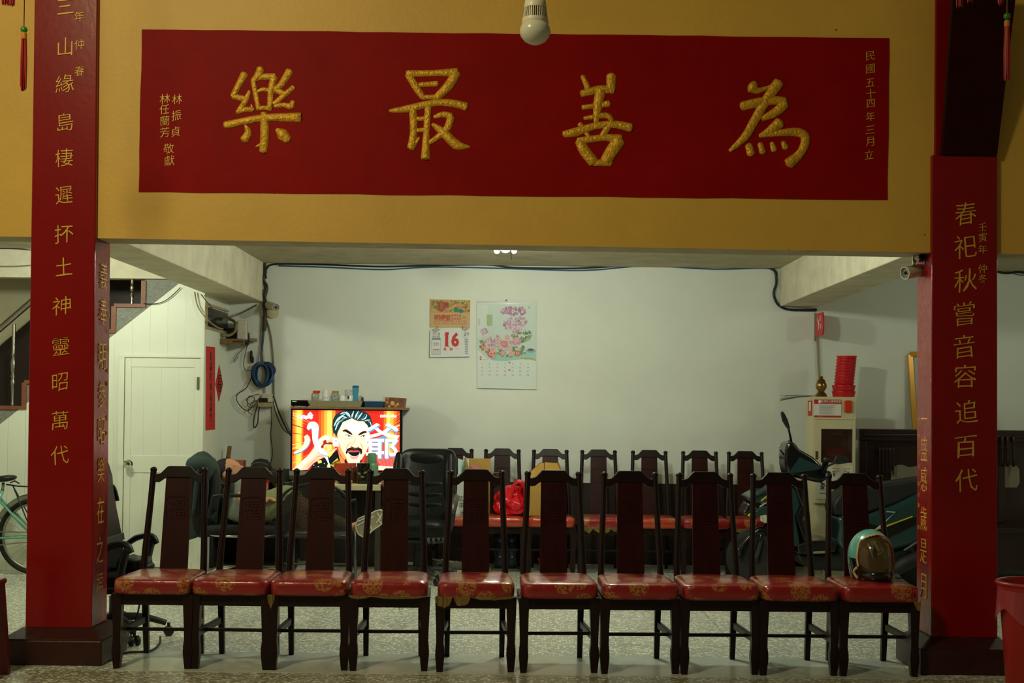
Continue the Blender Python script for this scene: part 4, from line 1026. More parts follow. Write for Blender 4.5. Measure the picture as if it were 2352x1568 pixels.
# channel marks
for x in range(6): blob_((250,240,246), 235 + x*48, 235 + (x % 2)*10, 34, 38, 14)
poly((250,240,246), [(400,190),(460,130),(520,205),(480,240)]); blob_((206,120,60), 455, 180, 22, 10, 10)
kq[0] += 3; line_text(pic, '老神在在', TV(350, 240, kq[0]), 60/8.711*DT/FPX, 66/8.711*DT/FPX, dep=.0001, mi=col((150,110,160)))
blob_((250,245,245), 1882, 222, 30, 28); kq[0] += 1; blob_((40,70,130), 1882, 222, 14, 13)
kq[0] += 3; line_text(pic, '民視新聞台', TV(2050, 222, kq[0]), 56/8.711*DT/FPX, 54/8.711*DT/FPX, dep=.0001, bold=.03, mi=col((252,246,246)))
part('screen', pic, tvm, t, tri=True)

# board above the television and what stands on it
zb_t = W(800, 934.5, 10.95).z
bx0, bx1 = W(668, 934, 10.95).x, W(933, 934, 10.95).x
tb = thing('wall_shelf', 'brown wooden shelf board above the television', 'shelf', V(((bx0+bx1)/2, 11.1, zb_t)))
part('board', MB().box(bx0, bx1, 10.93, DW-.002, zb_t-.018, zb_t), M('shelf_wood', (140, 104, 66), .5, var=.2, vs=14), tb)
for x in (bx0 + .2, bx1 - .2): part('bracket', MB().box(x-.012, x+.012, 11.12, DW-.002, zb_t-.05, zb_t-.018), steel, tb)
D1 = 11.06
def fx(px): return W(px, 930, D1).x
def zh(py, d=D1): return W(800, py, d).z
Z0 = zb_t + .0005
t = thing('set_top_box', 'black set-top box at the left end of the television shelf', 'box', V((fx(691), D1, Z0)))
part('case', MB().box(fx(671), fx(712), D1-.06, D1+.10, Z0+.005, zh(920)), M('gloss_black', (12, 13, 15), .15), t, bevel=.003)
part('foot', MB().box(fx(674), fx(678), D1-.05, D1-.03, Z0, Z0+.006).box(fx(704), fx(708), D1-.05, D1-.03, Z0, Z0+.006), black_pl, t)
part('display', MB().box(fx(674), fx(684), D1-.0605, D1-.059, zh(924), zh(922)), M('green_digit', (150, 190, 120), .4, emit=.5), t)
tray_m = M('grey_tray', (150, 146, 116), .45)
t = thing('tray', 'long shallow grey tray full of jars on the television shelf', 'tray', V((fx(772), D1, Z0)))
trz = zh(920.5)
mb = MB(); o_ = [(fx(717), D1-.10), (fx(831), D1-.10), (fx(831), D1+.14), (fx(717), D1+.14)]; u_ = [(fx(711), D1-.115), (fx(836), D1-.115), (fx(836), D1+.155), (fx(711), D1+.155)]
ins = lambda q, e: [(q[0][0]+e, q[0][1]+e), (q[1][0]-e, q[1][1]+e), (q[2][0]-e, q[2][1]-e), (q[3][0]+e, q[3][1]-e)]
mb.hexa([(*p_, Z0) for p_ in o_], [(*p_, Z0+.004) for p_ in o_])
for k in range(4):
    j = (k+1) % 4; oi, ui = ins(o_, .004), ins(u_, .004)
    mb.hexa([(*o_[k], Z0), (*o_[j], Z0), (*oi[j], Z0), (*oi[k], Z0)], [(*u_[k], trz), (*u_[j], trz), (*ui[j], trz), (*ui[k], trz)])
part('dish', mb, tray_m, t)
ZT = Z0 + .0045
glass = M('jar_glass', (222, 228, 220), .06, trans=.85, alpha=.75); ceramic = M('white_ceramic', (232, 232, 226), .25)
printed = M('printed_tin', (150, 152, 146), .4, var=.6, vs=60)
def jar(name, label, px, py0, r, prof, m, lid=None, d=D1, parts=None):
    t = thing(name, label, 'jar' if 'jar' in name else name.split('_')[-1], V((fx(px), d, ZT)), 'jars on the television shelf'); h = zh(py0, d) - ZT
    part('body', MB().lathe([(r*a_, h*b_) for a_, b_ in prof], (fx(px), d, ZT), 24), m, t, smooth=50)
    if lid: part('lid', MB().lathe([(lid[2]*.96, 0), (lid[2], .003), (lid[2], lid[1]-.003), (lid[2]*.9, lid[1])], (fx(px) + lid[3], d, ZT + h), 24), lid[0], t, smooth=40)
    return t
cylp = [(.9, 0), (1, .04), (1, .9), (.8, 1)]
jar('glass_jar', 'clear jar with a red lid at the left end of the tray', 724, 903, .033, cylp, M('jar_beige', (176, 168, 144), .15, trans=.3), (M('red_lid', (206, 60, 40), .4), .02, .031, .01))
k = jar('white_jug', 'tall white jug with a handle left of the centre of the tray', 748, 895.5, .034, [(1, 0), (1.02, .05), (.9, .6), (.8, 1), (.74, 1)], ceramic)
part('handle', MB().tube([V((fx(739), D1, zh(900))), V((fx(733), D1, zh(905))), V((fx(730), D1, zh(915))), V((fx(738), D1, zh(918)))], .005, 8, sub=5), ceramic, k, smooth=180)
dm = MB()
for x, y in ((744,914),(749,914.5),(753,914),(747,911.5)): dm.sell(V((fx(x), D1-.0335, zh(y))), (.003,.002,.003), 1, 1, 6, 8)
part('printed_mark', dm, dark_ink, k)
jar('printed_tin', 'round printed tin with a brown wooden lid on the tray', 769, 903.5, .039, [(.72, 0), (.9, .1), (1, .5), (.98, .8), (.8, 1)], printed, (M('cork_lid', (176, 136, 70), .6), .022, .029, .004))
jar('sugar_bowl', 'small rounded white lidded bowl on the tray', 787, 907.5, .030, [(.8, 0), (1, .25), (1, .7), (.8, .95), (.4, 1), (.3, 1.05)], ceramic)
k = jar('white_mug', 'white mug stacked with another at the right of the tray', 803, 907, .030, cylp, ceramic)
part('printed_mark', MB().box(fx(799), fx(803), D1-.0315, D1-.029, zh(916), zh(909)), dark_ink, k)
t = thing('white_mug', 'grey patterned cup standing upside down on the white mug', 'mug', V((fx(801), D1, zh(907)+.0005)), 'jars on the television shelf')
part('body', MB().lathe([(.034, 0), (.036, .02), (.037, .042), (.033, .045)], (fx(801), D1, zh(907)+.0005), 24), M('grey_pattern', (196, 198, 190), .4, var=.3, vs=50), t, smooth=50)
jar('water_bottle', 'blue waisted plastic bottle with a dark blue cap on the tray', 816.5, 890, .029, [(.9, 0), (1, .05), (1, .25), (.72, .55), (.95, .85), (.95, 1)], M('blue_plastic', (84, 176, 206), .15, trans=.35), (M('blue_cap', (24, 92, 160), .35), .018, .028, 0))
jar('glass_tumbler', 'clear drinking glass at the right end of the tray', 825, 908, .022, [(.7, 0), (1, 1), (.95, 1), (.65, .05)], glass)
jar('spice_sachet', 'small dark packet leaning at the tray end', 832.5, 911, .010, [(.6, 0), (1, .3), (.9, .9), (.3, 1)], M('dark_packet', (66, 50, 42), .6))
t = thing('storage_box', 'blue lidded storage box with a clear top on the television shelf', 'box', V((fx(862), D1, Z0)))
part('base', MB().box(fx(841), fx(883), D1-.11, D1+.12, Z0, zh(921)), M('blue_box', (26, 66, 100), .35), t, bevel=.006)
part('dark_side', MB().box(fx(834), fx(840.5), D1-.06, D1+.08, Z0, zh(921)), black_pl, t)
part('clear_lid', MB().box(fx(840), fx(884), D1-.11, D1+.12, zh(921), zh(905)), M('clear_plastic', (225, 228, 220), .1, alpha=.22), t, bevel=.012)
part('rim', MB().box(fx(841), fx(884), D1-.112, D1-.106, zh(905.5), zh(904)), ceramic, t)
t = thing('snack_box', 'brown patterned snack carton at the right end of the television shelf', 'box', V((fx(910), D1, Z0)))
sn = M('snack_brown', (112, 72, 50), .5, var=.5, vs=22)
part('carton', MB().hexa([(fx(887), D1-.1, Z0), (fx(929), D1-.1, Z0), (fx(929), D1+.1, Z0), (fx(887), D1+.1, Z0)], [(fx(888), D1-.1, zh(911)), (fx(932), D1-.1, zh(913)), (fx(932), D1+.1, zh(913)), (fx(888), D1+.1, zh(911))]), sn, t)
mb = MB()
for x, y, r_, mi in ((892,923,3.4,0),(897,932,2.6,1),(904,925,5,1),(911,931,4,0),(916,927,3,1),(893,914,3,0)):
    mb.lathe([(r_*D1/FPX, 0), (r_*.6*D1/FPX, .002)], (fx(x), D1-.1, zh(y)), 10, Matrix.Rotation(pi/2, 3, 'X'), mi)
part('printed_food', mb, [M('snack_orange', (206, 110, 50), .5), M('snack_cream', (214, 166, 90), .5)], t)

# ================================================================ table before the television
DTb = 9.75
def tx(px, d=DTb): return W(px, 1115, d).x
def tz(py, d=DTb): return W(800, py, d).z
t = thing('side_table', 'small dark table with a pale worktop in front of the television', 'table', V((tx(820), DTb+.3, 0)))
zt0, zt = tz(1126), tz(1113)
part('tabletop', MB().box(tx(742), tx(874), DTb, DTb+.36, zt0, zt), M('pale_laminate', (206, 196, 158), .45, var=.06), t, bevel=.004)
lm = M('dark_table_leg', (58, 50, 40), .5)
for x in (tx(748), tx(868)):
    for y in (DTb+.03, DTb+.33): part('leg', MB().box(x-.02, x+.02, y-.02, y+.02, 0, zt0), lm, t)
part('shade_board', MB().box(tx(750), tx(870), DTb+.345, DTb+.358, .1, zt0), M('table_shadow_board', (34, 30, 26), .6), t)  # dark sheet added to imitate the shade under the tabletop
def on_table(px, dy): return V((tx(px, DTb+dy), DTb+dy, zt + .0005))
p = on_table(854, .29); u = (DTb+.29)/FPX
t = thing('thermos', 'pale green vacuum flask with a narrow cap on the small table', 'thermos', p)
gr = M('pale_green_enamel', (96, 140, 106), .35)
H = tz(1062, DTb+.29) - p.z; H2 = tz(1039, DTb+.29) - p.z
part('flask', MB().lathe([(13.5*u, 0), (14.5*u, .01), (14.5*u, H-.02), (13*u, H-.006), (10*u, H)], p, 28), gr, t, smooth=40)
part('cap', MB().lathe([(10.5*u, H), (10.5*u, H2-.02), (9*u, H2-.004), (5*u, H2)], p, 28), gr, t, smooth=40)
part('handle', MB().bar(p + V((-14*u, -.01, H)), p + V((-14*u, -.01, H2-.03)), .014, .012).bar(p + V((-14*u, -.01, H2-.03)), p + V((-8*u, -.005, H2-.03)), .014, .012), M('tan_handle', (150, 130, 92), .5), t)
p = on_table(834, .16); u = (DTb+.16)/FPX
t = thing('tea_jar', 'black glass tea jar with pale leaf marks on the small table', 'jar', p)
h = tz(1067, DTb+.16) - p.z
dk = M('dark_tinted_glass', (26, 26, 20), .12)
part('body', MB().lathe([(14*u, 0), (15*u, .006), (15*u, h*.35), (13*u, h*.5), (14*u, h*.75), (15*u, h*.85), (15*u, h)], p, 28), dk, t, smooth=40)
part('lid', MB().lathe([(15.5*u, h), (15.5*u, h+.012), (13*u, h+.016)], p, 28), dk, t, smooth=40)
mb = MB()
for x, z_, a_ in ((-8, .55, .5), (6, .6, -.5), (0, .38, .1)): mb.sell(p + V((x*u, -14.5*u, h*z_)), (4.5*u, .003, 2.4*u), 1, 1, 6, 10, Matrix.Rotation(a_, 3, 'Y'))
part('leaf_mark', mb, M('leaf_mark_print', (116, 116, 76), .5), t, smooth=180)
p = on_table(813, .26)
t = thing('amber_jar', 'brown glass jar behind the black tea jar', 'jar', p); u = (DTb+.26)/FPX
part('body', MB().lathe([(10*u, 0), (11*u, .01), (11*u, tz(1078, DTb+.26)-p.z), (8*u, tz(1071, DTb+.26)-p.z)], p, 20), M('amber_glass', (96, 52, 28), .15), t, smooth=40)
p = on_table(788, .31)
t = thing('snack_bag', 'red and orange snack bag standing on the small table', 'bag', p)
part('packet', MB().hexa([p + V((-.075, -.03, 0)), p + V((.085, -.03, 0)), p + V((.085, .03, 0)), p + V((-.075, .03, 0))], [p + V((-.07, -.004, .145)), p + V((.10, -.004, .15)), p + V((.10, .004, .15)), p + V((-.07, .004, .145))]), M('snack_red', (176, 66, 40), .3, var=.35, vs=16), t, bevel=.004)
p = on_table(786, .12)
mb = MB().sell(p + V((0, 0, .022)), (.05, .04, .022), .8, .8, 10, 16, fn=lambda q: q + V((0, 0, .006*sin(q.x*150)*cos(q.y*120))))
solo('plastic_bag', mb, M('cloudy_plastic', (190, 178, 160), .3, alpha=.8), 'crumpled clear plastic bag on the small table', 'bag', smooth=180)
p = on_table(801, .10)
solo('orange_packet', MB().sell(p + V((0, 0, .016)), (.028, .02, .016), .6, .6, 8, 12), M('snack_orange', (206, 110, 50), .5), 'small orange packet beside the crumpled plastic bag', 'packet', smooth=180)
p = on_table(861, .10)
solo('pink_cloth', MB().sell(p + V((0, 0, .02)), (.03, .05, .02), .9, .9, 8, 12, fn=lambda q: q + V((.006*sin(q.y*90), 0, .004*sin(q.x*160)))), M('pink_cloth', (186, 120, 104), .7), 'crumpled pink cloth at the right end of the small table', 'cloth', smooth=180)
# bag with pink strap hanging off the table end
d = DTb + .10; u = d/FPX
t = thing('cloth_bag', 'brown cloth bag with a pink strap between the table and the executive chair', 'bag', V((W(892, 1170, d).x, d, W(892, 1172, d).z)))
c_ = W(896, 1128, d)
part('pouch', MB().sell(c_, (20*u, .09, 45*u), .55, .6, 14, 20, fn=lambda q: q + V((.006*sin(q.z*40), 0, 0))), M('brown_cloth', (84, 60, 40), .75, var=.2, vs=20), t, smooth=180)
part('strap', MB().tube([W(872, 1092, d-.09), W(880, 1105, d-.1), W(888, 1125, d-.1), W(887, 1145, d-.1)], [.012, .016, .018, .012], 10, sq=.5, ref=(0,-1,0), sub=5), M('pink_strap', (188, 128, 108), .6), t, smooth=180)
part('ring', MB().tube([W(872, 1092, d-.09), W(868, 1090, d-.05), W(878, 1088, d)], .006, 6), M('pink_strap', (188, 128, 108), .6), t)
# ================================================================ swivel chairs
leather = M('black_green_leather', (14, 18, 16), .36, bump=.12, bs=40, spec=.25)
leather2 = M('black_leather', (13, 13, 14), .42, bump=.12, bs=40, spec=.35)
fabric_black = M('black_fabric', (20, 20, 21), .8)
def star_base(t, c, r, metal, zhub=.10, rot=0., legs=5, arch=.0):
    c = V((c.x, c.y, 0))
    part('gas_post', MB().lathe([(.028, zhub), (.028, .24), (.018, .24), (.018, .40)], c, 16), black_pl, t, smooth=40)
    for k in range(legs):
        a_ = rot + 2*pi*k/legs; e_ = V((cos(a_), sin(a_), 0))
        lg = part('base_leg', MB().tube([c + V((0,0,zhub)), c + e_*r*.5 + V((0,0,zhub-.005+arch)), c + e_*r*.95 + V((0,0,.075))], [.028, .022, .018], 10, sq=.8, sub=4), metal, t, smooth=180)
        w_ = c + e_*r; n_ = V((-e_.y, e_.x, 0)); cm = MB()
        rr = Matrix.Rotation(a_, 3, 'Z') @ Matrix.Rotation(pi/2, 3, 'X')
        for s_ in (-1, 1): cm.lathe([(.024, -.010), (.028, -.006), (.028, .006), (.024, .010)], w_ + n_*.018*s_ + V((0,0,.028)), 18, rr)
        cm.bar(w_ + V((0,0,.03)), w_ + V((0,0,.075)), .014, .014)
        part('caster', cm, black_pl, lg, smooth=50)

# black high-backed chair behind the left column, seen from the side
d = 7.42
def L1(px, py, dd=0): return W(px, py, d + dd)
c_ = L1(262, 1400)
def AR(px, py, s_):
    q = L1(px, py, .25); return V((q.x, d + s_, q.z))
t = thing('office_chair', 'black high-backed swivel chair half hidden behind the left column', 'chair', (c_.x, d, 0))
back = [(205,1042),(238,1046),(254,1062),(263,1092),(265,1120),(272,1165),(284,1225),(288,1262),(284,1312),(246,1316),(230,1250),(214,1150),(200,1080)]
part('backrest', MB().prism([L1(x, y, .24) for x, y in back], (0, -.48, 0)), leather2, t, bevel=.05, bseg=4, smooth=60, tri=True)
part('headrest_seam', MB().tube([L1(248, 1112, .25), L1(262, 1120, .25), L1(270, 1150, .25)], .012, 8, sub=5), leather2, t, smooth=180)
part('lumbar_band', MB().prism([L1(236,1232,.245), L1(285,1222,.245), L1(287,1238,.245), L1(238,1252,.245)], (0, -.49, 0)), M('grey_band', (52, 54, 54), .5), t, bevel=.004)
part('seat', MB().sell(L1(300, 1326), (.15, .25, .042), .4, .35, 12, 28), leather2, t, smooth=180)
part('seat_pan', MB().box(L1(262,1320).x, L1(330,1320).x, d-.16, d+.16, L1(262,1356).z, L1(262,1340).z), black_pl, t, bevel=.006)
for s_ in (-.25, .25):
    part('armrest', MB().tube([AR(280,1256,s_), AR(296,1246,s_), AR(315,1234,s_), AR(338,1229,s_), AR(353,1234,s_), AR(361,1248,s_)], [.010, .016, .019, .018, .018, .014], 10, sq=1.4, ref=(0,1,0), sub=5).tube([AR(352,1238,s_), AR(343,1265,s_), AR(336,1300,s_), AR(332,1322,s_*.9)], [.018, .022, .022, .018], 10, sub=5), M('grey_black_plastic', (40, 43, 43), .45), t, smooth=180)
c0 = V((c_.x + .0, d, 0))
star_base(t, c0, .30, M('dark_base', (46, 44, 40), .5), .12, .35)
sz = L1(300, 1326).z + .043
# things on its seat
mb = MB().sell(V((L1(318,1320).x, d-.08, sz+.045)), (.09, .11, .042), .6, .7, 12, 20, fn=lambda q: q + V((0, 0, .008*sin(q.x*60)*cos(q.y*40))))
mb.sell(V((L1(352,1320).x - .02, d-.10, sz+.03)), (.05, .07, .030), .7, .8, 10, 16)
solo('leather_bag', mb, leather2, 'crumpled black leather bag on the seat of the high-backed swivel chair', 'bag', smooth=180)
cable('cable', 'black cord looping across the floor by the chair casters', [FL(300,1440,.01), FL(285,1480,.008), FL(272,1500,.008), FL(300,1497,.008), FL(345,1494,.008), FL(366,1478,.008), FL(368,1462,.02)], .006, black_pl, 'cord')
cable('cable', 'second black cord hanging from the swivel chair to the floor', [L1(322,1372), L1(318,1400), L1(306,1440), FL(296,1470,.01), FL(280,1490,.008)], .005, black_pl, 'cord')

# executive chair
d = 10.0
def X1(px, py, dd=0): return W(px, py, d + dd)
t = thing('executive_chair', 'large worn black leather executive chair facing the room', 'chair', (X1(965, 1200).x, d, 0))
cx = X1(968, 1200).x; zs = X1(960, 1196).z
wx = (1049-905)/FPX*(d+.42)/2
ztop, zbot = W(960, 1029, d+.45).z, X1(960, 1215).z
def bend(q):
    z = q.z; f = 1 - .13*max(0, z/.33) ; 
    return V((q.x*f + .02*(z/.33), q.y + .10*(z/.3) - .07*(abs(q.x)/wx)**4, z))
bk = V((cx + .008, d + .33, (ztop+zbot)/2)); hh = (ztop-zbot)/2
part('backrest', MB().sell(bk, (wx, .085, hh), .28, .3, 26, 44, fn=bend), leather, t, smooth=180)
yf = bk.y - .085
for py in (1117, 1141, 1164):
    z = W(960, py, d+.25).z
    part('seam_roll', MB().sell(V((cx+.008, yf + .02 + (z - bk.z)*.33, z)), (wx*.62, .022, .040), .5, .35, 10, 24), leather, t, smooth=180)
part('head_cushion', MB().sell(V((cx+.014, yf + .035 + .06, ztop-.16)), (wx*.62, .035, .125), .45, .4, 12, 24), leather, t, smooth=180)
for s_ in (-1, 1):
    part('side_bolster', MB().tube([V((cx + s_*wx*.80, yf + .0 + q_*.30, bk.z + hh*z_)) for z_, q_ in ((-.8, -.1), (-.3, -.02), (.2, .10), (.6, .22), (.88, .30))], [.035, .05, .055, .05, .03], 12, sub=4), leather, t, smooth=180)
part('seat', MB().sell(V((X1(958,1190).x, d + .02, zs - .055)), (.252, .29, .075), .42, .35, 16, 36, fn=lambda q: V((q.x, q.y, q.z + .012*cos(q.x*6)))), leather, t, smooth=180)
part('seat_shell', MB().sell(V((X1(958,1190).x, d + .05, zs - .13)), (.24, .25, .03), .5, .4, 10, 24), black_pl, t, smooth=180)
for s_, px in ((-1, 881), (1, 1040)):
    x = X1(px, 1160).x + (.02 if s_ < 0 else 0)
    ar = part('armrest', MB().tube([V((x, d+.30, X1(960,1142).z-.02)), V((x, d+.1, X1(960,1148).z)), V((x, d-.13, X1(960,1156).z)), V((x, d-.21, X1(960,1172).z))], [.035, .045, .05, .035], 14, sq=.8, sub=5), M('worn_grey_leather', (58, 60, 56), .3, bump=.2, bs=50), t, smooth=180)
    part('arm_support', MB().tube([V((x, d-.17, X1(960,1172).z)), V((x - s_*.01, d-.12, X1(960,1200).z)), V((x - s_*.05, d-.02, X1(960,1232).z))], [.032, .028, .024], 10, sub=4), black_pl, t, smooth=180)
mb = MB(); rnd = random.Random(2)
for k in range(5):
    x = X1(985 + k*11, 1240).x; mb.flat([V((x, d-.272, zs-.10)), V((x+.03, d-.272, zs-.10)), V((x+.02, d-.275, zs-.115-rnd.uniform(.01, .04)))])
part('peeling_edge', mb, M('peeling_lining', (64, 66, 60), .7), t)
star_base(t, V((X1(958,1190).x, d+.02, 0)), .31, M('scuffed_base', (52, 54, 50), .4), .10, .3)

# ---------------------------------------------------------------- chair of the seated person, facing right
d = 9.62
def R1(px, py, dd=0): return W(px, py, d + dd)
t = thing('lounge_chair', 'black seat on a chrome frame under the seated person', 'chair', (R1(560, 1300).x, d, 0))
zc = R1(560, 1206).z
part('seat', MB().sell(V((R1(562,1210).x, d, zc-.02)), (.25, .27, .04), .4, .35, 12, 28), fabric_black, t, smooth=180)
part('seat_rim', MB().tube([V((R1(562,1210).x + .25*cos(a_), d + .275*sin(a_), zc-.055)) for a_ in [2*pi*k/28 for k in range(28)]], .009, 8, closed=True), chrome, t, smooth=180)
part('backrest', MB().sell(V((R1(462,1140).x, d + .03, R1(470,1140).z)), (.06, .22, .30), .5, .45, 16, 24, rot=Matrix.Rotation(-.14, 3, 'Y')), fabric_black, t, smooth=180)
for s_ in (-.30, .30):
    part('armrest', MB().tube([R1(478,1190,s_), R1(488,1150,s_), R1(496,1139,s_), R1(540,1138,s_), R1(575,1140,s_), R1(582,1160,s_), R1(584,1208,s_)], .014, 10, sub=5), black_pl, t, smooth=180)
part('stem', MB().lathe([(.03, .10), (.03, zc-.06)], (R1(562,1210).x, d, 0), 14), black_pl, t, smooth=50)
for k in range(5):
    a_ = .25 + 2*pi*k/5; e_ = V((cos(a_), sin(a_), 0)); c_ = V((R1(562,1210).x, d, 0))
    lg = part('base_leg', MB().tube([c_ + V((0,0,.13)), c_ + e_*.16 + V((0,0,.125)), c_ + e_*.26 + V((0,0,.095)), c_ + e_*.285 + V((0,0,.055))], [.02,.018,.016,.014], 10, sub=5), chrome, t, smooth=180)
    part('caster', MB().sell(c_ + e_*.285 + V((0,0,.028)), (.026,.026,.028), 1, 1, 8, 12), black_pl, lg, smooth=180)
# jacket over that chair back
den = M('dark_green_jacket', (44, 62, 58), .8, var=.18, vs=10, bump=.3, bs=14)
d2 = 9.55
def J(px, py, dd=0): return W(px, py, d2 + dd)
t = thing('jacket', 'dark green jacket draped over the chair back beside the white door', 'jacket', (J(462, 1240).x, d2, J(462, 1244).z))
mb = MB()
mb.tube([J(455,1062,.02), J(452,1090), J(449,1130,-.02), J(446,1175,-.03), J(441,1215,-.04), J(446,1236,-.04)], [.06,.085,.085,.08,.075,.05], 16, sq=.8, ref=(0,-1,0), sub=4)
mb.tube([J(470,1058,.04), J(478,1080,.0), J(482,1120,0), J(480,1160,0), J(482,1200,0), J(484,1226,0)], [.06,.085,.075,.07,.06,.04], 16, sq=1.2, ref=(0,-1,0), sub=4)
mb.sell(J(463, 1066, .02), (.105, .16, .065), .8, .8, 12, 20)
mb.tube([J(442,1060,.0), J(466,1050,-.01), J(488,1066,.02)], [.035,.05,.035], 12, sub=4)
part('body', mb, den, t, remesh=.012, lap=3)
part('sleeve', MB().tube([J(489,1075,-.02), J(494,1105,-.06), J(492,1140,-.08), J(490,1172,-.07)], [.035,.045,.045,.03], 12, sub=4), M('black_sleeve', (26, 28, 30), .75, bump=.3, bs=14), t, smooth=180)
part('fold', MB().tube([J(472,1072,-.13), J(474,1120,-.13), J(470,1180,-.12), J(472,1228,-.10)], [.012,.018,.016,.01], 10, sub=4), den, t, smooth=180)
part('fold', MB().tube([J(455,1075,-.12), J(450,1120,-.13), J(444,1180,-.13)], [.010,.016,.012], 10, sub=4), den, t, smooth=180)

# ---------------------------------------------------------------- seated person watching television
skin = M('skin', (196, 140, 104), .55, var=.06, vs=8)
D = 9.55
def P1(px, py, dd=0): return W(px, py, D + dd)
t = thing('person', 'person in grey top and olive shorts reclining, one shoe stretched toward the right', 'person', (P1(562, 1215).x, D, P1(562, 1206).z))
pel = P1(572, 1176, .06); chest = P1(545, 1138, .28); neck = P1(532, 1112, .34); head = P1(528, 1090, .36)
mb = MB()
mb.tube([pel, pel.lerp(chest, .45) + V((0,0,-.01)), chest, chest.lerp(neck, .6)], [.135,.125,.135,.08], 16, sub=4)
mb.tube([chest.lerp(neck, .7), neck, head], [.055,.052,.055], 12, sub=3)
hr = Matrix.Rotation(radians(-35), 3, 'Y')
mb.sell(head + V((0, 0, .015)), (.098, .078, .112), 1, 1, 16, 22, hr)
fd = hr @ V((1, -.25, 0)); up = hr @ V((0, 0, 1)); sd = fd.cross(up)
hc = head + V((0, 0, .015))
mb.tube([hc + fd*.085 + up*.01, hc + fd*.108 - up*.025, hc + fd*.09 - up*.035], [.010,.015,.010], 8)        # nose
mb.sell(hc + fd*.075 - up*.09, (.03,.035,.028), 1, 1, 8, 12); mb.tube([hc + fd*.088 - up*.062 - sd*.02, hc + fd*.094 - up*.060, hc + fd*.088 - up*.062 + sd*.02], [.006,.009,.006], 8)
for s_ in (-1, 1):
    mb.sell(hc + sd*.078*s_ - fd*.005 - up*.01, (.018,.010,.030), 1, 1, 8, 10, hr)
    mb.sell(hc + fd*.080 + sd*.030*s_ + up*.022, (.012,.016,.008), 1, 1, 6, 8)
# near arm: shoulder, elbow, wrist, hand resting on the lap
sh, el, wr = P1(548, 1122, .14), P1(562, 1152, -.10), P1(600, 1146, -.14)
mb.tube([chest + V((0,0,.03)), sh, el], [.06,.052,.042], 12, sub=4); mb.tube([el, el.lerp(wr, .4), wr], [.042,.038,.026], 12, sub=4)
hd = P1(612, 1147, -.15)
mb.sell(wr.lerp(hd, .7), (.042,.034,.017), .8, .8, 8, 12)
for k, (oy, L_) in enumerate(((-.03,.062),(-.011,.072),(.009,.068),(.027,.054))):
    b_ = hd + V((.006, oy, .004)); mb.tube([b_, b_ + V((L_*.5, oy*.1, .004)), b_ + V((L_*.95, oy*.15, -.018))], [.0105,.010,.0085], 8, sub=2)
mb.tube([wr.lerp(hd, .4) + V((0,-.03,0)), hd + V((.0,-.052,-.006)), hd + V((.022,-.060,-.014))], [.012,.0115,.009], 8, sub=2)
# far arm
mb.tube([chest + V((0,.05,.02)), P1(560,1128,.42), P1(572,1152,.30), P1(602,1150,.22)], [.06,.05,.04,.026], 12, sub=4)
# legs
kn, an = P1(660, 1138, -.03), P1(790, 1204, -.06)
mb.tube([pel + V((.02,-.09,0)), P1(622,1155,-.05), kn], [.10,.085,.058], 14, sub=4)
mb.tube([kn, P1(690,1158,-.03), P1(735,1180,-.05), an], [.056,.060,.048,.036], 14, sub=4)
mb.tube([an, P1(812,1212,-.07), P1(850,1192,-.08)], [.036,.038,.028], 10, sub=3)
kn2, an2 = P1(672, 1150, .30), P1(746, 1290, .34)
mb.tube([pel + V((.02,.09,0)), P1(620,1158,.22), kn2], [.10,.085,.058], 14, sub=4); mb.tube([kn2, P1(712,1215,.33), an2], [.056,.056,.036], 14, sub=4)
mb.tube([an2, P1(752,1316,.34), P1(775,1326,.33)], [.036,.034,.026], 10, sub=3)
part('body', mb, skin, t, remesh=.009, lap=2)
ps = MB()
ps.tube([pel + V((-.03,-.02,-.06)), pel + V((-.02,-.01,.0)), pel.lerp(chest, .45), chest, chest.lerp(neck, .62)], [.16,.168,.158,.152,.075], 18, sub=4)
ps.tube([chest + V((0,0,.03)), sh, sh.lerp(el, .62)], [.07,.066,.058], 14, sub=4); ps.tube([chest + V((0,.05,.02)), P1(560,1128,.42), P1(566,1140,.36)], [.07,.064,.056], 14, sub=4)
part('shirt', ps, M('grey_shirt', (112, 120, 108), .85, var=.15, vs=9, bump=.4, bs=12), t, remesh=.012, lap=4)
pt_ = MB()
pt_.sell(pel + V((.06,0,-.01)), (.12,.16,.112), .9, .9, 12, 20)
pt_.tube([pel + V((.02,-.09,0)), P1(622,1158,-.05), kn, kn.lerp(P1(690,1158,-.03), .55)], [.115,.105,.080,.076], 16, sub=4); pt_.tube([pel + V((.02,.09,0)), P1(620,1160,.22), kn2, kn2.lerp(P1(712,1215,.33), .3)], [.115,.105,.080,.076], 16, sub=4)
part('shorts', pt_, M('olive_shorts', (124, 132, 92), .85, var=.12, vs=8, bump=.4, bs=14), t, remesh=.012, lap=3)
part('hair', MB().sell(hc + up*.028 - fd*.022, (.096, .082, .100), 1, 1, 14, 20, hr, fn=lambda q: q if q.z > -.035 else V((q.x*.9, q.y*.9, -.035))), M('short_dark_hair', (30, 26, 24), .8), t, smooth=180)
part('collar', MB().tube([neck + V((.06*cos(a_), .062*sin(a_), .01*cos(a_) - .012)) for a_ in [2*pi*k/18 for k in range(18)]], .018, 8, closed=True), M('black_sleeve', (26, 28, 30), .75), t, smooth=180)
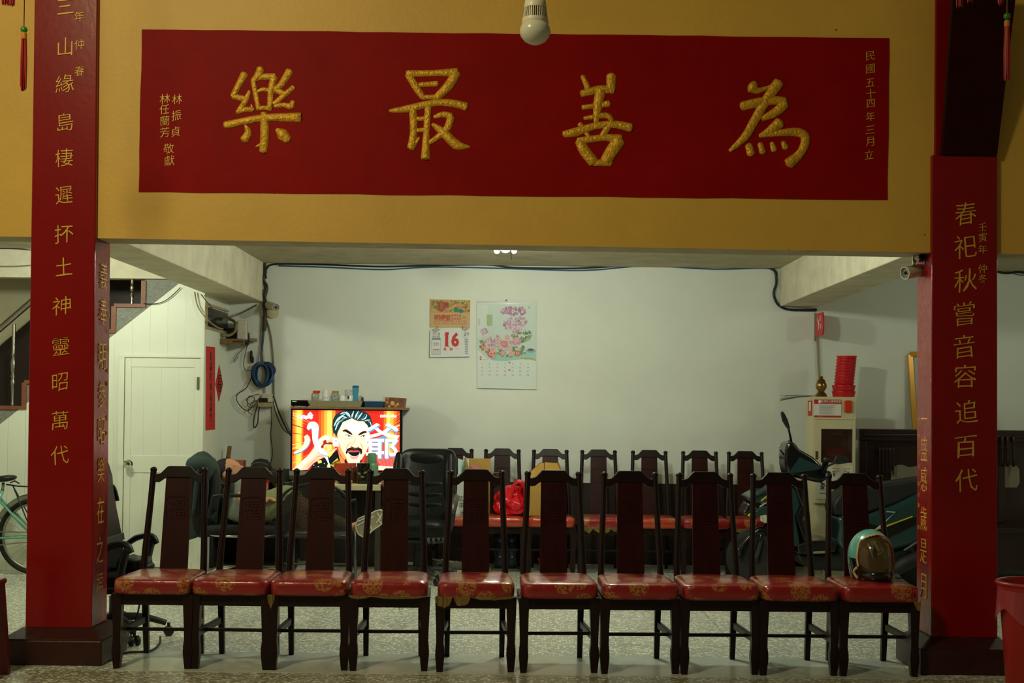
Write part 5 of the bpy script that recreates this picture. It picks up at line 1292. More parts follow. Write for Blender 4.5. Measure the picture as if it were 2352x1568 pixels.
# near shoe: sole turned to the room, toe up to the right
so = M('shoe_sole', (150, 146, 120), .6); sw_ = M('sole_rib', (206, 204, 186), .5); up_ = M('dark_shoe', (46, 52, 50), .7)
heel, toe = P1(838, 1213, -.16), P1(868, 1176, -.16)
ol = [(815,1203),(822,1190),(838,1183),(852,1178),(862,1172),(874,1169),(882,1173),(885,1184),(882,1198),(872,1208),(862,1214),(852,1222),(842,1232),(832,1234),(822,1228),(816,1216)]
sp = [P1(x, y, -.165) for x, y in ol]
ss = part('shoe', MB().hexa([q + V((0, .10, 0)) for q in [p_.lerp(P1(848,1203,-.165), .10) for p_ in sp]], [q + V((0, .03, 0)) for q in sp]), up_, t, bevel=.012, bseg=3, smooth=60, tri=True)
part('sole', MB().hexa([q + V((0, .03, 0)) for q in sp], [q.lerp(P1(848,1203,-.165), .06) for q in sp]), so, ss, bevel=.004, tri=True)
rb = MB()
for a_, b_ in (((818,1208),(858,1186)),((822,1198),(850,1184)),((846,1200),(854,1216)),((866,1178),(874,1190)),((874,1190),(864,1200)),((880,1178),(868,1194)),((870,1196),(878,1204)),((840,1192),(852,1210))):
    rb.tube([P1(*a_, -.168), P1(*b_, -.168)], .005, 6)
rb.tube([p_.lerp(P1(848,1203,-.165), .05) + V((0,-.002,0)) for p_ in sp], .0045, 6, closed=True)
part('tread', rb, sw_, ss)
f2 = P1(760, 1316, .34); mb = MB().tube([V((f2.x-.07, f2.y, .05)), V((f2.x+.05, f2.y, .05)), V((f2.x+.17, f2.y-.01, .038))], [.048,.05,.036], 12, sq=.9, sub=4)
mb.v = [V((q.x, q.y, max(q.z, .002))) for q in mb.v]
part('shoe', mb, up_, t, smooth=180)
part('sock', MB().tube([P1(772,1196,-.055), an, P1(800,1208,-.065)], [.044,.042,.042], 12, sub=3), M('pale_sock', (176, 160, 120), .8), t, smooth=180)

# ---------------------------------------------------------------- black mesh armchair, its back to the room
d = 9.12
def G(px, py, dd=0): return W(px, py, d + dd)
t = thing('mesh_chair', 'black perforated metal chair in front of the stretched legs', 'chair', (G(722, 1300).x, d+.2, 0))
fr = [G(646,1322,.10), G(645,1262,.03), G(640,1200,0), G(640,1165,-.01), G(650,1138,-.02), G(672,1120,-.03), G(708,1111,-.04), G(745,1112,-.04), G(778,1124,-.03), G(796,1144,-.02), G(804,1170,-.01), G(804,1210,0), G(800,1262,.03), G(797,1322,.10)]
fr[0].z = fr[-1].z = .0
part('frame', MB().tube(fr, .011, 10, sub=5), black_pl, t, smooth=180)
# perforated sheet: slanted strands in a rounded outline
inside = [(646,1222),(644,1165),(655,1140),(676,1124),(708,1115),(745,1116),(775,1128),(792,1147),(799,1172),(798,1222)]
def inpoly(x, y):
    c = False; n = len(inside)
    for i in range(n):
        x1, y1 = inside[i]; x2, y2 = inside[i-1]
        if (y1 > y) != (y2 > y) and x < (x2-x1)*(y-y1)/(y2-y1)+x1: c = not c
    return c
ms = MB()
for s_ in (1, -1):
    for k in range(-60, 90):
        x0_ = 640 + k*5.2; run_ = []
        for j in range(0, 60):
            y = 1112 + j*2; x = x0_ + s_*(y - 1168)*1.7
            if inpoly(x, y): run_.append((x, y))
            elif run_:
                break
        if len(run_) > 1:
            a_, b_ = run_[0], run_[-1]
            bow = lambda q: G(q[0], q[1], .05*(1 - ((q[0]-722)/80)**2))
            mid = ((a_[0]+b_[0])/2, (a_[1]+b_[1])/2)
            ms.tube([bow(a_), bow(mid), bow(b_)], .0033, 4)
part('mesh_back', ms, black_pl, t)
zm = G(722, 1226).z
part('seat', MB().sell(V((G(722,1220).x, d+.27, zm-.02)), (.235, .25, .018), .4, .35, 8, 28), M('black_steel', (26, 27, 27), .4), t, smooth=180)
for s_ in (-1, 1):
    x = G(722,1220).x + s_*.22
    part('leg', MB().tube([V((x, d+.48, zm-.02)), V((x + s_*.01, d+.50, 0))], .011, 8), M('dull_chrome', (110, 116, 114), .35, .8), t, smooth=180)
    part('armrest', MB().tube([V((x, d, zm+.22)), V((x + s_*.02, d+.2, zm+.22)), V((x + s_*.01, d+.44, zm+.19)), V((x, d+.48, zm-.02))], .011, 8, sub=5), black_pl, t, smooth=180)
part('brace', MB().tube([V((G(646,1300).x, d+.09, .22)), V((G(798,1300).x, d+.09, .22))], .008, 8), black_pl, t)

# ---------------------------------------------------------------- clutter behind the person
d = 10.72
def B1(px, py, dd=0): return W(px, py, d + dd)
zt_ = B1(590, 1082).z
t = thing('low_cabinet', 'dark low cabinet against the corner wall behind the person', 'cabinet', (B1(580,1090).x, d+.25, 0))
xa, xb = xr + .012, B1(640,1090).x
cab = M('dark_cabinet', (40, 38, 36), .55)
part('carcass', MB().box(xa, xa+.02, d, d+.5, 0, zt_-.02).box(xb-.02, xb, d, d+.5, 0, zt_-.02).box(xa+.02, xb-.02, d+.48, d+.5, 0, zt_-.02), cab, t)
part('top', MB().box(xa, xb, d-.01, d+.5, zt_-.02, zt_), cab, t)
zsf = B1(600, 1140).z
part('shelf', MB().box(xa+.02, xb-.02, d, d+.48, zsf-.02, zsf), cab, t)
part('shelf', MB().box(xa+.02, xb-.02, d, d+.48, .25, .27), cab, t)
p = B1(545, 1078, .1); z1 = B1(545, 1057, .1).z
t = thing('carton', 'small faded red carton on the low cabinet', 'box', (p.x, d+.12, zt_))
part('box', MB().box(B1(529,1090,.1).x, B1(559,1090,.1).x, d+.08, d+.2, zt_, z1), M('faded_red_carton', (150, 84, 66), .6), t, bevel=.003)
part('label_panel', MB().box(B1(531,1090,.1).x, B1(549,1090,.1).x, d+.078, d+.08, zt_+.005, z1-.012), M('beige_label', (166, 146, 106), .6), t)
p = B1(523, 1082, .28)
solo('wooden_pole', MB().tube([V((p.x-.02, d+.36, zt_+.001)), W(524, 1050, d+.36), W(528, 1024, d+.36)], [.017,.019,.017], 8), M('bark_wood', (132, 98, 62), .8, var=.4, vs=30), 'short rough wooden pole standing on the low cabinet in the corner', 'pole', smooth=60)
p = B1(596, 1090, .12)
t = thing('cap', 'black baseball cap resting on the low cabinet', 'cap', (p.x, d+.15, zt_))
part('crown', MB().lathe([(24/FPX*d, 0), (24.5/FPX*d, .02), (22/FPX*d, .06), (15/FPX*d, .088), (4/FPX*d, .098)], (B1(597,1090,.12).x, d+.16, zt_), 24), fabric_black, t, smooth=180)
part('brim', MB().sell((B1(584,1090,.12).x, d+.10, zt_+.012), (.075, .09, .006), .8, 1, 8, 20), fabric_black, t, smooth=180)
mb = MB()
for k in range(12):
    a_ = -pi/2 + (k-6)*.16; mb.sell(V((B1(597,1090,.12).x + 23/FPX*d*cos(a_), d+.16 + 23/FPX*d*sin(a_), zt_+.05 + .02*cos((k-6)*.3))), (.004,.004,.003), 1, 1, 5, 6)
part('stitched_trim', mb, M('pale_stitch', (150, 150, 140), .7), t)
for nm, lb, ct, px0, px1, py, m_, yy_ in (('red_box', 'red lidded box on the open shelf behind the person', 'box', 592, 619, 1100, M('bright_red_plastic', (206, 34, 34), .4), .05), ('yellow_bag', 'yellow plastic bag beside the red box on the open shelf', 'bag', 621, 638, 1118, M('yellow_plastic', (186, 164, 50), .4, var=.2, vs=14), .06)):
    xA, xB = B1(px0,1115,yy_).x, B1(px1,1115,yy_).x; zT = B1(600, py, yy_).z
    t = thing(nm, lb, ct, ((xA+xB)/2, d+yy_+.08, zsf+.0005))
    if nm == 'red_box':
        part('lid', MB().box(xA, xB, d+yy_, d+yy_+.18, zT-.03, zT), m_, t, bevel=.004)
        part('body', MB().box(xA+.005, xB-.03, d+yy_+.01, d+yy_+.17, zsf+.0005, zT-.03), M('dark_tin', (58, 50, 48), .4), t, bevel=.004)
        part('pink_panel', MB().box(xB-.05, xB-.012, d+yy_+.004, d+yy_+.05, zsf+.001, zT-.031), M('pink_card', (196, 112, 104), .5), t)
    else:
        part('pouch', MB().sell(((xA+xB)/2, d+yy_+.08, (zsf+zT)/2), ((xB-xA)/2, .06, (zT-zsf)/2-.001), .7, .8, 10, 16, fn=lambda q: q + V((.006*sin(q.z*70), 0, 0))), m_, t, smooth=180)
        part('neck', MB().tube([V(((xA+xB)/2, d+yy_+.08, zT-.01)), V(((xA+xB)/2-.01, d+yy_+.08, zT+.03))], [.012,.022], 8), m_, t, smooth=180)
mb = MB(); p = W(665, 1130, 10.45)
mb.sell(V((p.x, 10.45, W(665,1105,10.45).z/2 + .0)), (.085, .12, W(665,1105,10.45).z/2), .5, .6, 14, 20, fn=lambda q: q + V((.008*sin(q.z*40), .006*sin(q.z*30+q.x*40), .012*sin(q.x*80) if q.z > .2 else 0)))
solo('rubbish_bag', mb, M('black_bag', (20, 21, 22), .25), 'tall black plastic sack beneath the left corner of the television', 'bag', smooth=180)
# ================================================================ things on and under the back row of chairs
d = 10.70
def S(px, py, dd=0): return W(px, py, d + dd)
zc_ = .4605
kraft = M('kraft_card', (172, 134, 60), .7, var=.06, vs=8)
# white carton on the first chair
xA, xB = S(1050,1150).x, S(1070,1150).x
t = thing('white_carton', 'white printed carton on the back row chair nearest the executive chair', 'box', ((xA+xB)/2, d+.05, zc_))
part('box', MB().box(xA-.05, xB, d-.02, d+.20, zc_, S(1060,1092).z), M('white_card', (206, 214, 208), .5), t, bevel=.003)
part('blue_corner', MB().box(xB-.012, xB+.001, d-.021, d+.06, zc_+.02, zc_+.10), M('blue_print', (46, 120, 160), .5), t)
mb = MB()
for k, (x, y) in enumerate(((1060,1160),(1062,1176),(1058,1145))): put(mb, '茶米花'[k], S(x, y, -.0215), .05, dep=.0008)
part('printed_mark', mb, M('green_print', (60, 90, 70), .5), t)
part('seam', MB().box(xA-.05, xB, d-.0212, d-.0195, S(1176,1150).z, S(1176,1149).z), faint_ink, t)
solo('paper_sheet', MB().prism([S(1052,1052,.10), S(1072,1060,.10), S(1068,1082,.08), S(1052,1091,.06)], (0, .004, 0)), M('pale_blue_paper', (176, 206, 204), .6), 'pale blue paper standing on the white carton', 'paper')
# open brown carton
xA, xB = S(1073,1150,-.06).x, S(1124,1150,-.06).x; zT = S(1100,1084,-.06).z
t = thing('brown_carton', 'open brown carton with raised flaps left of the red plastic bag', 'box', ((xA+xB)/2, d, zc_))
y0, y1 = d-.06, d+.22
part('box', MB().box(xA, xB, y0, y0+.004, zc_, zT).box(xA, xB, y1-.004, y1, zc_, zT).box(xA, xA+.004, y0+.004, y1-.004, zc_, zT).box(xB-.004, xB, y0+.004, y1-.004, zc_, zT).box(xA+.004, xB-.004, y0+.004, y1-.004, zc_, zc_+.004), kraft, t)
part('flap', MB().prism([V((xA, y1, zT)), V((xB, y1, zT)), V((xB, y1+.03, zT+.10)), V((xA, y1+.03, zT+.10))], (0, .004, 0)), kraft, t)
part('flap', MB().prism([V((xB, y0+.02, zT)), V((xB, y1-.1, zT)), S(1160,1092,.12), S(1150,1086,.06)], (0, 0, .004)), kraft, t)
part('flap', MB().prism([V((xA, y0, zT)), V((xA, y1, zT)), V((xA-.03, y1, zT+.11)), V((xA-.03, y0, zT+.11))], (.004, 0, 0)), kraft, t)
part('pink_wrapping', MB().sell(V((xA+.06, d+.0, zT)), (.055, .09, .05), .8, .8, 10, 14, fn=lambda q: q + V((.008*sin(q.z*90), .006*sin(q.x*80), .01*sin(q.x*120)))), M('pink_wrap', (186, 96, 104), .4), t, smooth=60)
# red plastic bag
d = 10.62
c_ = S(1176, 1150); zt = S(1176, 1108).z
rb = M('red_plastic_bag', (214, 26, 40), .22, bump=.5, bs=16, coat=.3)
t = thing('plastic_bag', 'shiny red plastic carrier bag on a back row chair', 'bag', (c_.x, d+.12, zc_))
h_ = S(1176,1135).z - zc_
def crumple(q):
    n_ = noise.noise(q*9)*.03 + noise.noise(q*22)*.012
    f = 1 - .32*max(0, q.z/.12)
    return V((q.x*f + .02*max(0, q.z/.1), q.y*f, q.z)) + q.normalized()*n_
mb = MB().tube([V((c_.x + a_, d+.12, zc_ + z_)) for a_, z_ in ((-.012,.004),(-.012,.05),(-.006,.11),(.012,.165),(.034,.205),(.046,.232))], [.108,.132,.130,.102,.066,.036], 56, sq=.85, ref=(0,-1,0), sub=9)
for i, q in enumerate(mb.v):
    a_ = q - V((c_.x, d+.12, zc_+.12)); n_ = noise.noise(a_*11)*.030 + noise.noise(a_*26)*.014
    mb.v[i] = V((q.x + n_*(1 if a_.x > 0 else -1), q.y - n_*1.4, max(q.z + n_*.4, zc_ + .001)))
part('bulge', mb, rb, t, smooth=180)
hp = [S(1166,1148,.05), S(1176,1126,.06), S(1182,1112,.06), S(1192,1106,.06), S(1203,1110,.06), S(1208,1128,.05), S(1211,1152,.04)]
part('handle', MB().tube(hp, [.034,.020,.012,.011,.013,.020,.034], 12, sq=.45, ref=(0,-1,0), sub=5), rb, t, smooth=180)
hp = [S(1160,1146,.14), S(1178,1120,.14), S(1190,1104,.14), S(1200,1112,.14), S(1206,1146,.14)]
part('handle', MB().tube(hp, [.04,.022,.012,.016,.036], 12, sq=.45, ref=(0,-1,0), sub=5), rb, t, smooth=180)
# closed brown carton with folded top
d = 10.62
xA, xB = S(1217.5,0).x, S(1294,1150).x; zT = S(1250,1095).z; z2 = S(1250,1064).z
t = thing('brown_carton', 'tall closed brown carton with gabled flaps right of the red plastic bag', 'box', ((xA+xB)/2, d+.13, zc_))
y0, y1 = d, d+.26
part('box', MB().box(xA, xB, y0, y1, zc_, zT), kraft, t, bevel=.003)
xm = (xA+xB)/2; xp, xq = S(1241,1150,.1).x, S(1278,1150,.1).x
part('flap', MB().hexa([(xA, y0, zT), (xm-.002, y0, zT), (xm-.002, y0+.006, zT), (xA, y0+.006, zT)], [(xp, y0+.10, z2), (xm-.002, y0+.10, z2), (xm-.002, y0+.106, z2), (xp, y0+.106, z2)]), kraft, t)
part('flap', MB().hexa([(xm+.002, y0, zT), (xB, y0, zT), (xB, y0+.006, zT), (xm+.002, y0+.006, zT)], [(xm+.004, y0+.10, z2+.006), (xq, y0+.10, z2), (xq, y0+.106, z2), (xm+.004, y0+.106, z2+.006)]), kraft, t)
part('flap', MB().hexa([(xB-.004, y0+.01, zT), (xB, y0+.01, zT), (xB, y1, zT), (xB-.004, y1, zT)], [(xq-.004, y0+.11, z2), (xq, y0+.11, z2), (xq+.02, y1-.05, z2), (xq+.016, y1-.05, z2)]), kraft, t)
part('flap', MB().hexa([(xA, y1-.006, zT), (xB, y1-.006, zT), (xB, y1, zT), (xA, y1, zT)], [(xp, y1-.106, z2), (xq, y1-.106, z2), (xq, y1-.1, z2), (xp, y1-.1, z2)]), kraft, t)
# under the chairs
jug = M('dark_blue_jug', (34, 52, 60), .2, trans=.2)
d = 10.78
mbb = S(1168, 1312); solo('floor_board', MB().box(S(1130,1150).x, S(1197,1150).x, d-.08, d+.12, 0, .018), M('old_board', (92, 80, 58), .8), 'old board on the floor under the red bag chair', 'board')
for px, lb in ((1148, 'dark blue water jug at the left under the red bag chair'), (1176, 'dark blue water jug at the right under the red bag chair')):
    p = V((S(px,1250).x, d+.02, .0185)); h = .30
    t = thing('water_jug', lb, 'jug', p, 'water jugs under the chair')
    part('body', MB().lathe([(.040, 0), (.048, .01), (.048, h*.3), (.043, h*.33), (.048, h*.36), (.048, h*.66), (.043, h*.69), (.048, h*.72), (.047, h*.9), (.02, h)], p, 24), jug, t, smooth=50)
    part('cap', MB().lathe([(.016, h), (.016, h+.02), (.012, h+.022)], p, 16), black_pl, t, smooth=40)
p = W(1262, 1300, 10.72); u = 10.72/FPX
t = thing('basin', 'red plastic basin on the floor under the closed brown carton chair', 'basin', (p.x, 10.75, 0))
part('bowl', MB().lathe([(16*u, 0), (17*u, .004), (24*u, W(1260,1284,10.7).z-.01), (26*u, W(1260,1284,10.7).z-.006), (26*u, W(1260,1284,10.7).z), (23.5*u, W(1260,1284,10.7).z), (16*u, .008)], (W(1259,1300,10.75).x, 10.75, 0), 32), M('red_basin', (196, 34, 26), .35), t, smooth=40)
# pair of sneakers on the floor
def sneaker(px, py, lb, yaw, sc=1.):
    p = FL(px, py); t = thing('sneaker', lb, 'shoe', p, 'sneakers by the executive chair'); rot = Matrix.Rotation(yaw, 3, 'Z')
    q = lambda x, y, z: p + rot @ V((x*sc, y*sc, z*sc))
    so_ = MB().hexa([q(*a_) for a_ in ((-.125,-.035,0),(-.05,-.038,0),(.06,-.048,0),(.13,-.03,0),(.145,.0,0),(.13,.035,0),(.06,.045,0),(-.05,.035,0),(-.125,.032,0))], [q(a_[0]*1.03, a_[1]*1.05, .028) for a_ in ((-.125,-.035),(-.05,-.038),(.06,-.048),(.13,-.03),(.145,.0),(.13,.035),(.06,.045),(-.05,.035),(-.125,.032))])
    part('sole', so_, M('yellowish_sole', (190, 186, 130), .6), t, bevel=.005, tri=True)
    u_ = MB().tube([q(-.11,0,.06), q(-.06,0,.062), q(.03,0,.050), q(.10,0,.042), q(.135,0,.036)], [.04*sc,.043*sc,.045*sc,.038*sc,.02*sc], 14, sub=4)
    u_.v = [V((a_.x, a_.y, max(a_.z, .02*sc))) for a_ in u_.v]
    part('upper', u_, M('grey_mesh_upper', (78, 78, 70), .8, var=.3, vs=60), t, smooth=180)
    part('collar', MB().tube([q(-.075 + .05*cos(a_), .036*sin(a_), .098 - .012*cos(a_)) for a_ in [2*pi*k/16 for k in range(16)]], .009*sc, 8, closed=True), M('shoe_collar', (130, 126, 108), .8), t, smooth=180)
    lc = MB()
    for k in range(4): lc.tube([q(-.01+.025*k, -.026, .088-.009*k), q(-.002+.025*k, 0, .098-.009*k), q(.006+.025*k, .026, .088-.009*k)], .004*sc, 6)
    part('laces', lc, M('pale_lace', (176, 174, 156), .8), t)
sneaker(1048, 1316, 'grey sneaker with pale sole nearest the camera by the executive chair', .35)
sneaker(1016, 1312, 'second grey sneaker, to the left of its pale-soled mate', .6)

# ================================================================ right side: cabinet, sign, stack, vase, frame
d = 10.72
def K(px, py, dd=0): return W(px, py, d + dd)
cabm = M('cream_steel', (206, 198, 160), .45, var=.03)
xA, xB = K(1868,1050).x, K(1965,1050).x; zt = K(1915,911).z
t = thing('defibrillator_cabinet', 'cream steel cabinet with a window and red-bordered notice, behind the scooter', 'cabinet', ((xA+xB)/2, d+.15, 0))
z_h, z_w1, z_w0, z_d = K(1915,963).z, K(1915,985).z, K(1915,1062).z, K(1915,1157).z
xw0, xw1 = K(1885,1050).x, K(1957,1050).x
b = MB().box(xA, xA+.012, d, d+.30, 0, zt).box(xB-.012, xB, d, d+.30, 0, zt).box(xA+.012, xB-.012, d+.288, d+.30, 0, zt).box(xA+.012, xB-.012, d, d+.288, zt-.012, zt)
b.box(xA+.012, xB-.012, d, d+.012, z_h, zt-.012).box(xA+.012, xB-.012, d, d+.288, z_d-.02, z_d).box(xA+.012, xB-.012, d, d+.012, 0, z_d-.02).box(xA+.012, xB-.012, d+.012, d+.288, z_w0-.03, z_w0-.02)
part('carcass', b, cabm, t)
dr_ = part('door', MB().box(xA+.005, xw0, d-.016, d-.002, z_d+.003, z_h-.003).box(xw1, xB-.005, d-.016, d-.002, z_d+.003, z_h-.003).box(xw0, xw1, d-.016, d-.002, z_d+.003, z_w0).box(xw0, xw1, d-.016, d-.002, z_w1, z_h-.003), cabm, t, bevel=.002)
part('window_pane', MB().box(xw0-.004, xw1+.004, d-.008, d-.004, z_w0-.004, z_w1+.004), M('cabinet_glass', (70, 44, 36), .06, alpha=.42), dr_)  # brown pane tint paints in the dark reddish reflection
part('handle', MB().box(K(1872,1050).x, K(1878,1050).x, d-.019, d-.016, K(1915,1055).z, K(1915,1036).z), M('handle_recess', (70, 60, 40), .5), dr_)
part('lower_panel', MB().box(xA+.02, xB-.02, d-.004, d-.0002, .04, z_d-.04), cabm, t, bevel=.002)
# notice
n0, n1 = K(1870,917,-.002), K(1932,958,-.002)
nt = part('notice', MB().box(n0.x, n1.x, d-.003, d-.0005, n1.z, n0.z), M('notice_white', (222, 222, 212), .5), t)
mb = MB().box(n0.x, n1.x, d-.004, d-.003, K(1915,927.5).z, n0.z).box(n0.x, n1.x, d-.004, d-.003, n1.z, K(1915,954).z)
part('red_band', mb, M('notice_red', (196, 34, 38), .5), nt)
mb = MB(); line_text(mb, '公共場所心臟電擊器', K(1906, 921, -.0045), .018, .0205, dep=.0006, bold=.01); line_text(mb, 'AUTOMATED DEFIBRILLATOR', K(1906, 925, -.0045), .009, .0075, dep=.0006)
line_text(mb, 'AED', K(1884, 956, -.0045), .012, .012, dep=.0006)
mb.sell(K(1883, 922, -.005), (.014, .001, .015), 1, 1, 6, 14)
part('white_lettering', mb, M('notice_white', (222, 222, 212), .5), nt)
mb = MB()
for k in range(9): mb.box(K(1881,1050).x, K(1919 - (k*7) % 13,940).x, d-.0036, d-.003, K(1915,931.4 + k*2.5).z, K(1915,930.4 + k*2.5).z)
part('grey_lettering', mb, M('grey_print', (140, 130, 126), .6), nt)
sd = MB().box(xA-.003, xA, d+.05, d+.20, K(1915,955).z, K(1915,920).z)
part('side_label', sd, M('notice_red', (196, 34, 38), .5), t)
part('side_lettering', MB().box(xA-.004, xA-.003, d+.09, d+.16, K(1915,944).z, K(1915,923).z), M('notice_white', (222, 222, 212), .5), t)
part('alarm_lamp', MB().box(K(1938,1050).x, K(1954,1050).x, d-.03, d-.0005, K(1915,946).z, K(1915,919).z), M('orange_lamp_cover', (226, 62, 22), .3, trans=.2), t, bevel=.006)
# poster on the door, drawings
pz0, pz1 = K(1915,1146).z, K(1915,1069).z
po = part('instruction_sheet', MB().box(K(1876,1050).x, K(1958,1050).x, d-.019, d-.0165, pz0, pz1), M('sheet_white', (216, 214, 198), .5), dr_)
mb = MB(); rnd = random.Random(8)
for cx_, cy_ in ((1920,1086),(1944,1086),(1890,1118),(1922,1120),(1940,1112)):
    for k in range(7): mb.tube([K(cx_ + rnd.uniform(-8,8), cy_ + rnd.uniform(-8,8), -.0195), K(cx_ + rnd.uniform(-8,8), cy_ + rnd.uniform(-8,8), -.0195)], .0022, 5)
for k in range(3): mb.box(K(1881 + k*27,1132).x, K(1903 + k*26,1132).x, d-.0196, d-.019, K(1915,1133).z, K(1915,1131.5).z)
part('drawing', mb, dark_ink, po)
part('yellow_mark', MB().box(K(1910,1050).x, K(1926,1050).x, d-.0196, d-.019, K(1915,1076.5).z, K(1915,1074.5).z).box(K(1936,1050).x, K(1952,1050).x, d-.0196, d-.019, K(1915,1076.5).z, K(1915,1074.5).z), M('amber_mark', (206, 150, 50), .5), po)
# the red kit inside
p = K(1920, 1060, .13)
t = thing('first_aid_kit', 'red rounded case with a heart outline behind the cabinet window', 'case', (p.x, d+.13, z_w0-.0195))
part('case', MB().sell((K(1920,1055,.1).x, d+.14, z_w0-.0195+.072), (.115, .09, .072), .6, .5, 14, 24), M('red_case', (150, 34, 34), .5), t, smooth=180)
hcv = []; cxx, czz = K(1914, 1052, .04).x, K(1914, 1050, .04).z
for k in range(30):
    a_ = 2*pi*k/30; hcv.append(V((cxx + .0022*16*sin(a_)**3, d+.050, czz + .0022*(13*cos(a_)-5*cos(2*a_)-2*cos(3*a_)-cos(4*a_)) - .004)))
part('heart_outline', MB().tube(hcv, .0035, 6, closed=True), M('pink_outline', (210, 140, 130), .5), t)
solo('folded_sheet', MB().prism([K(1936,988,.2), K(1956,990,.2), K(1956,1030,.2), K(1930,1034,.2)], (0, .01, 0)), M('grey_green_sheet', (128, 134, 108), .6), 'grey paper inside the cabinet behind the red case', 'paper')
# stack of red stools/bowls on top
ZK = zt + .0005; u = (d+.15)/FPX
rs = M('red_plastic', (202, 24, 34), .35)
cx_ = K(1938,865,.15).x
t0_ = zt + .0005
hts = [0]
zc0 = t0_; n_big, n_sm = 2, 9
zend = K(1938, 817, .15).z
hb = (K(1938, 884, .15).z - t0_)/n_big; hs = (zend - t0_ - hb*n_big)/n_sm
for k in range(n_big + n_sm):
    big = k < n_big; r_ = (27 if big else 23.2)*u; h = hb if big else hs
    z = t0_ + (k*hb if big else n_big*hb + (k-n_big)*hs); off = .0026*max(0, k-1)
    tt = thing('plastic_bowl', ['lowest and widest red bowl under the stack on the cabinet', 'second wide red bowl from the bottom of the stack'][k] if big else 'red bowl in the upper narrow part of the stack on the cabinet', 'bowl', (cx_ + off, d+.15, z), 'stack of red bowls' if not big else 'wide red bowls')
    part('bowl', MB().lathe([(r_*.86, 0), (r_*.90, h*.05), (r_*.97, h*.75), (r_*1.0, h*.78), (r_*1.0, h*.97), (r_*.95, h*.99), (r_*.84, h*.5)], (cx_ + off, d+.15, z), 32), rs, tt, smooth=35)
# brass vase
brass = M('old_brass', (150, 124, 70), .28, 1.0)
p = V((K(1886,890,.1).x, d+.10, ZK)); h = K(1915,864,.1).z - ZK
t = thing('brass_urn', 'small brass lidded urn on top of the cream cabinet', 'urn', p, None); u = (d+.1)/FPX
part('pot', MB().lathe([(13*u, 0), (14*u, .008), (11*u, h*.16), (7*u, h*.24), (8*u, h*.30), (12.5*u, h*.45), (12*u, h*.62), (9*u, h*.72), (10.5*u, h*.74)], p, 28), brass, t, smooth=40)
part('lid', MB().lathe([(10.5*u, h*.742), (9*u, h*.80), (6*u, h*.86), (3*u, h*.89), (5*u, h*.95), (3*u, h)], p, 28), brass, t, smooth=60)
mb = MB(); rnd = random.Random(12)
for k in range(9):
    e_ = K(1790 + rnd.uniform(0, 14), 909 + rnd.uniform(0, 12), -.06 + rnd.uniform(-.05, .05)); mb.tube([K(1874, 909, .05), e_.lerp(K(1874, 907, .05), .5) + V((0, 0, .004)), e_], .0022, 5)
solo('wire_strands', mb, M('grey_cable', (122, 120, 102), .6), 'fan of thin grey wires sticking out left of the brass urn', 'wire')
# flag sign and pipe
x = W(1879, 745, DW-.12).x
yA, yB = DW-.30, DW-.02
zA, zB = W(1880, 772, DW-.15).z, W(1880, 718, DW-.15).z
t = thing('fire_sign', 'red projecting wall sign with a white emblem under the right beam', 'sign', (x, DW-.15, zA))
part('plate', MB().prism([V((x, yB, zA)), V((x, yA+.03, zA+.004)), V((x, yA, zA+.05)), V((x, yA, zB-.05)), V((x, yA+.03, zB-.004)), V((x, yB, zB))], (.012, 0, 0)), M('sign_red', (206, 40, 48), .4), t)
mb = MB(); xs_ = x - .0006
mb.tube([V((xs_, DW-.13, zA+.05)), V((xs_, DW-.145, zA+.10)), V((xs_, DW-.12, zA+.135))], [.004,.02,.01], 8, sq=.05, ref=(-1,0,0), sub=4)
put(mb, '滅', V((xs_, DW-.20, zB-.05)), .05, (0, -1, 0), (0, 0, 1), .001); put(mb, '火', V((xs_, DW-.10, zB-.05)), .05, (0, -1, 0), (0, 0, 1), .001); put(mb, '器', V((xs_, DW-.22, zA+.08)), .045, (0, -1, 0), (0, 0, 1), .001)
part('emblem', mb, M('sign_white', (236, 214, 206), .5), t)
part('bracket', MB().box(x-.008, x, DW-.03, DW-.001, zA-.03, zB+.01), steel, t)
cable('pipe', 'thin beige pipe running down the wall from the projecting red sign', [(1876,772,DW-.02),(1878,800,DW-.02),(1880,850,DW-.02),(1883,906,DW-.02)], .008, M('beige_pipe', (150, 140, 108), .5), 'pipe')
# gilt frame
d = DW - .05
t = thing('picture_frame', 'gilt picture frame leaning on the wall beside the right column', 'frame', W(2150, 985, d))
f0, f1, f2, f3 = W(2090, 814, DW-.03), W(2240, 812, DW-.03), W(2245, 984, DW-.09), W(2102, 986, DW-.09)
gm = M('gilt_frame', (206, 150, 40), .3, .25)
fb = MB()
for a_, b_ in ((f0, f1), (f1, f2), (f2, f3), (f3, f0)): fb.bar(a_, b_, .045, .03, up=(0, -1, .3))
part('frame', fb, gm, t, bevel=.004)
part('picture', MB().prism([f0, f1, f2, f3], (0, .012, 0)), M('pale_blue_picture', (168, 180, 176), .4), t)

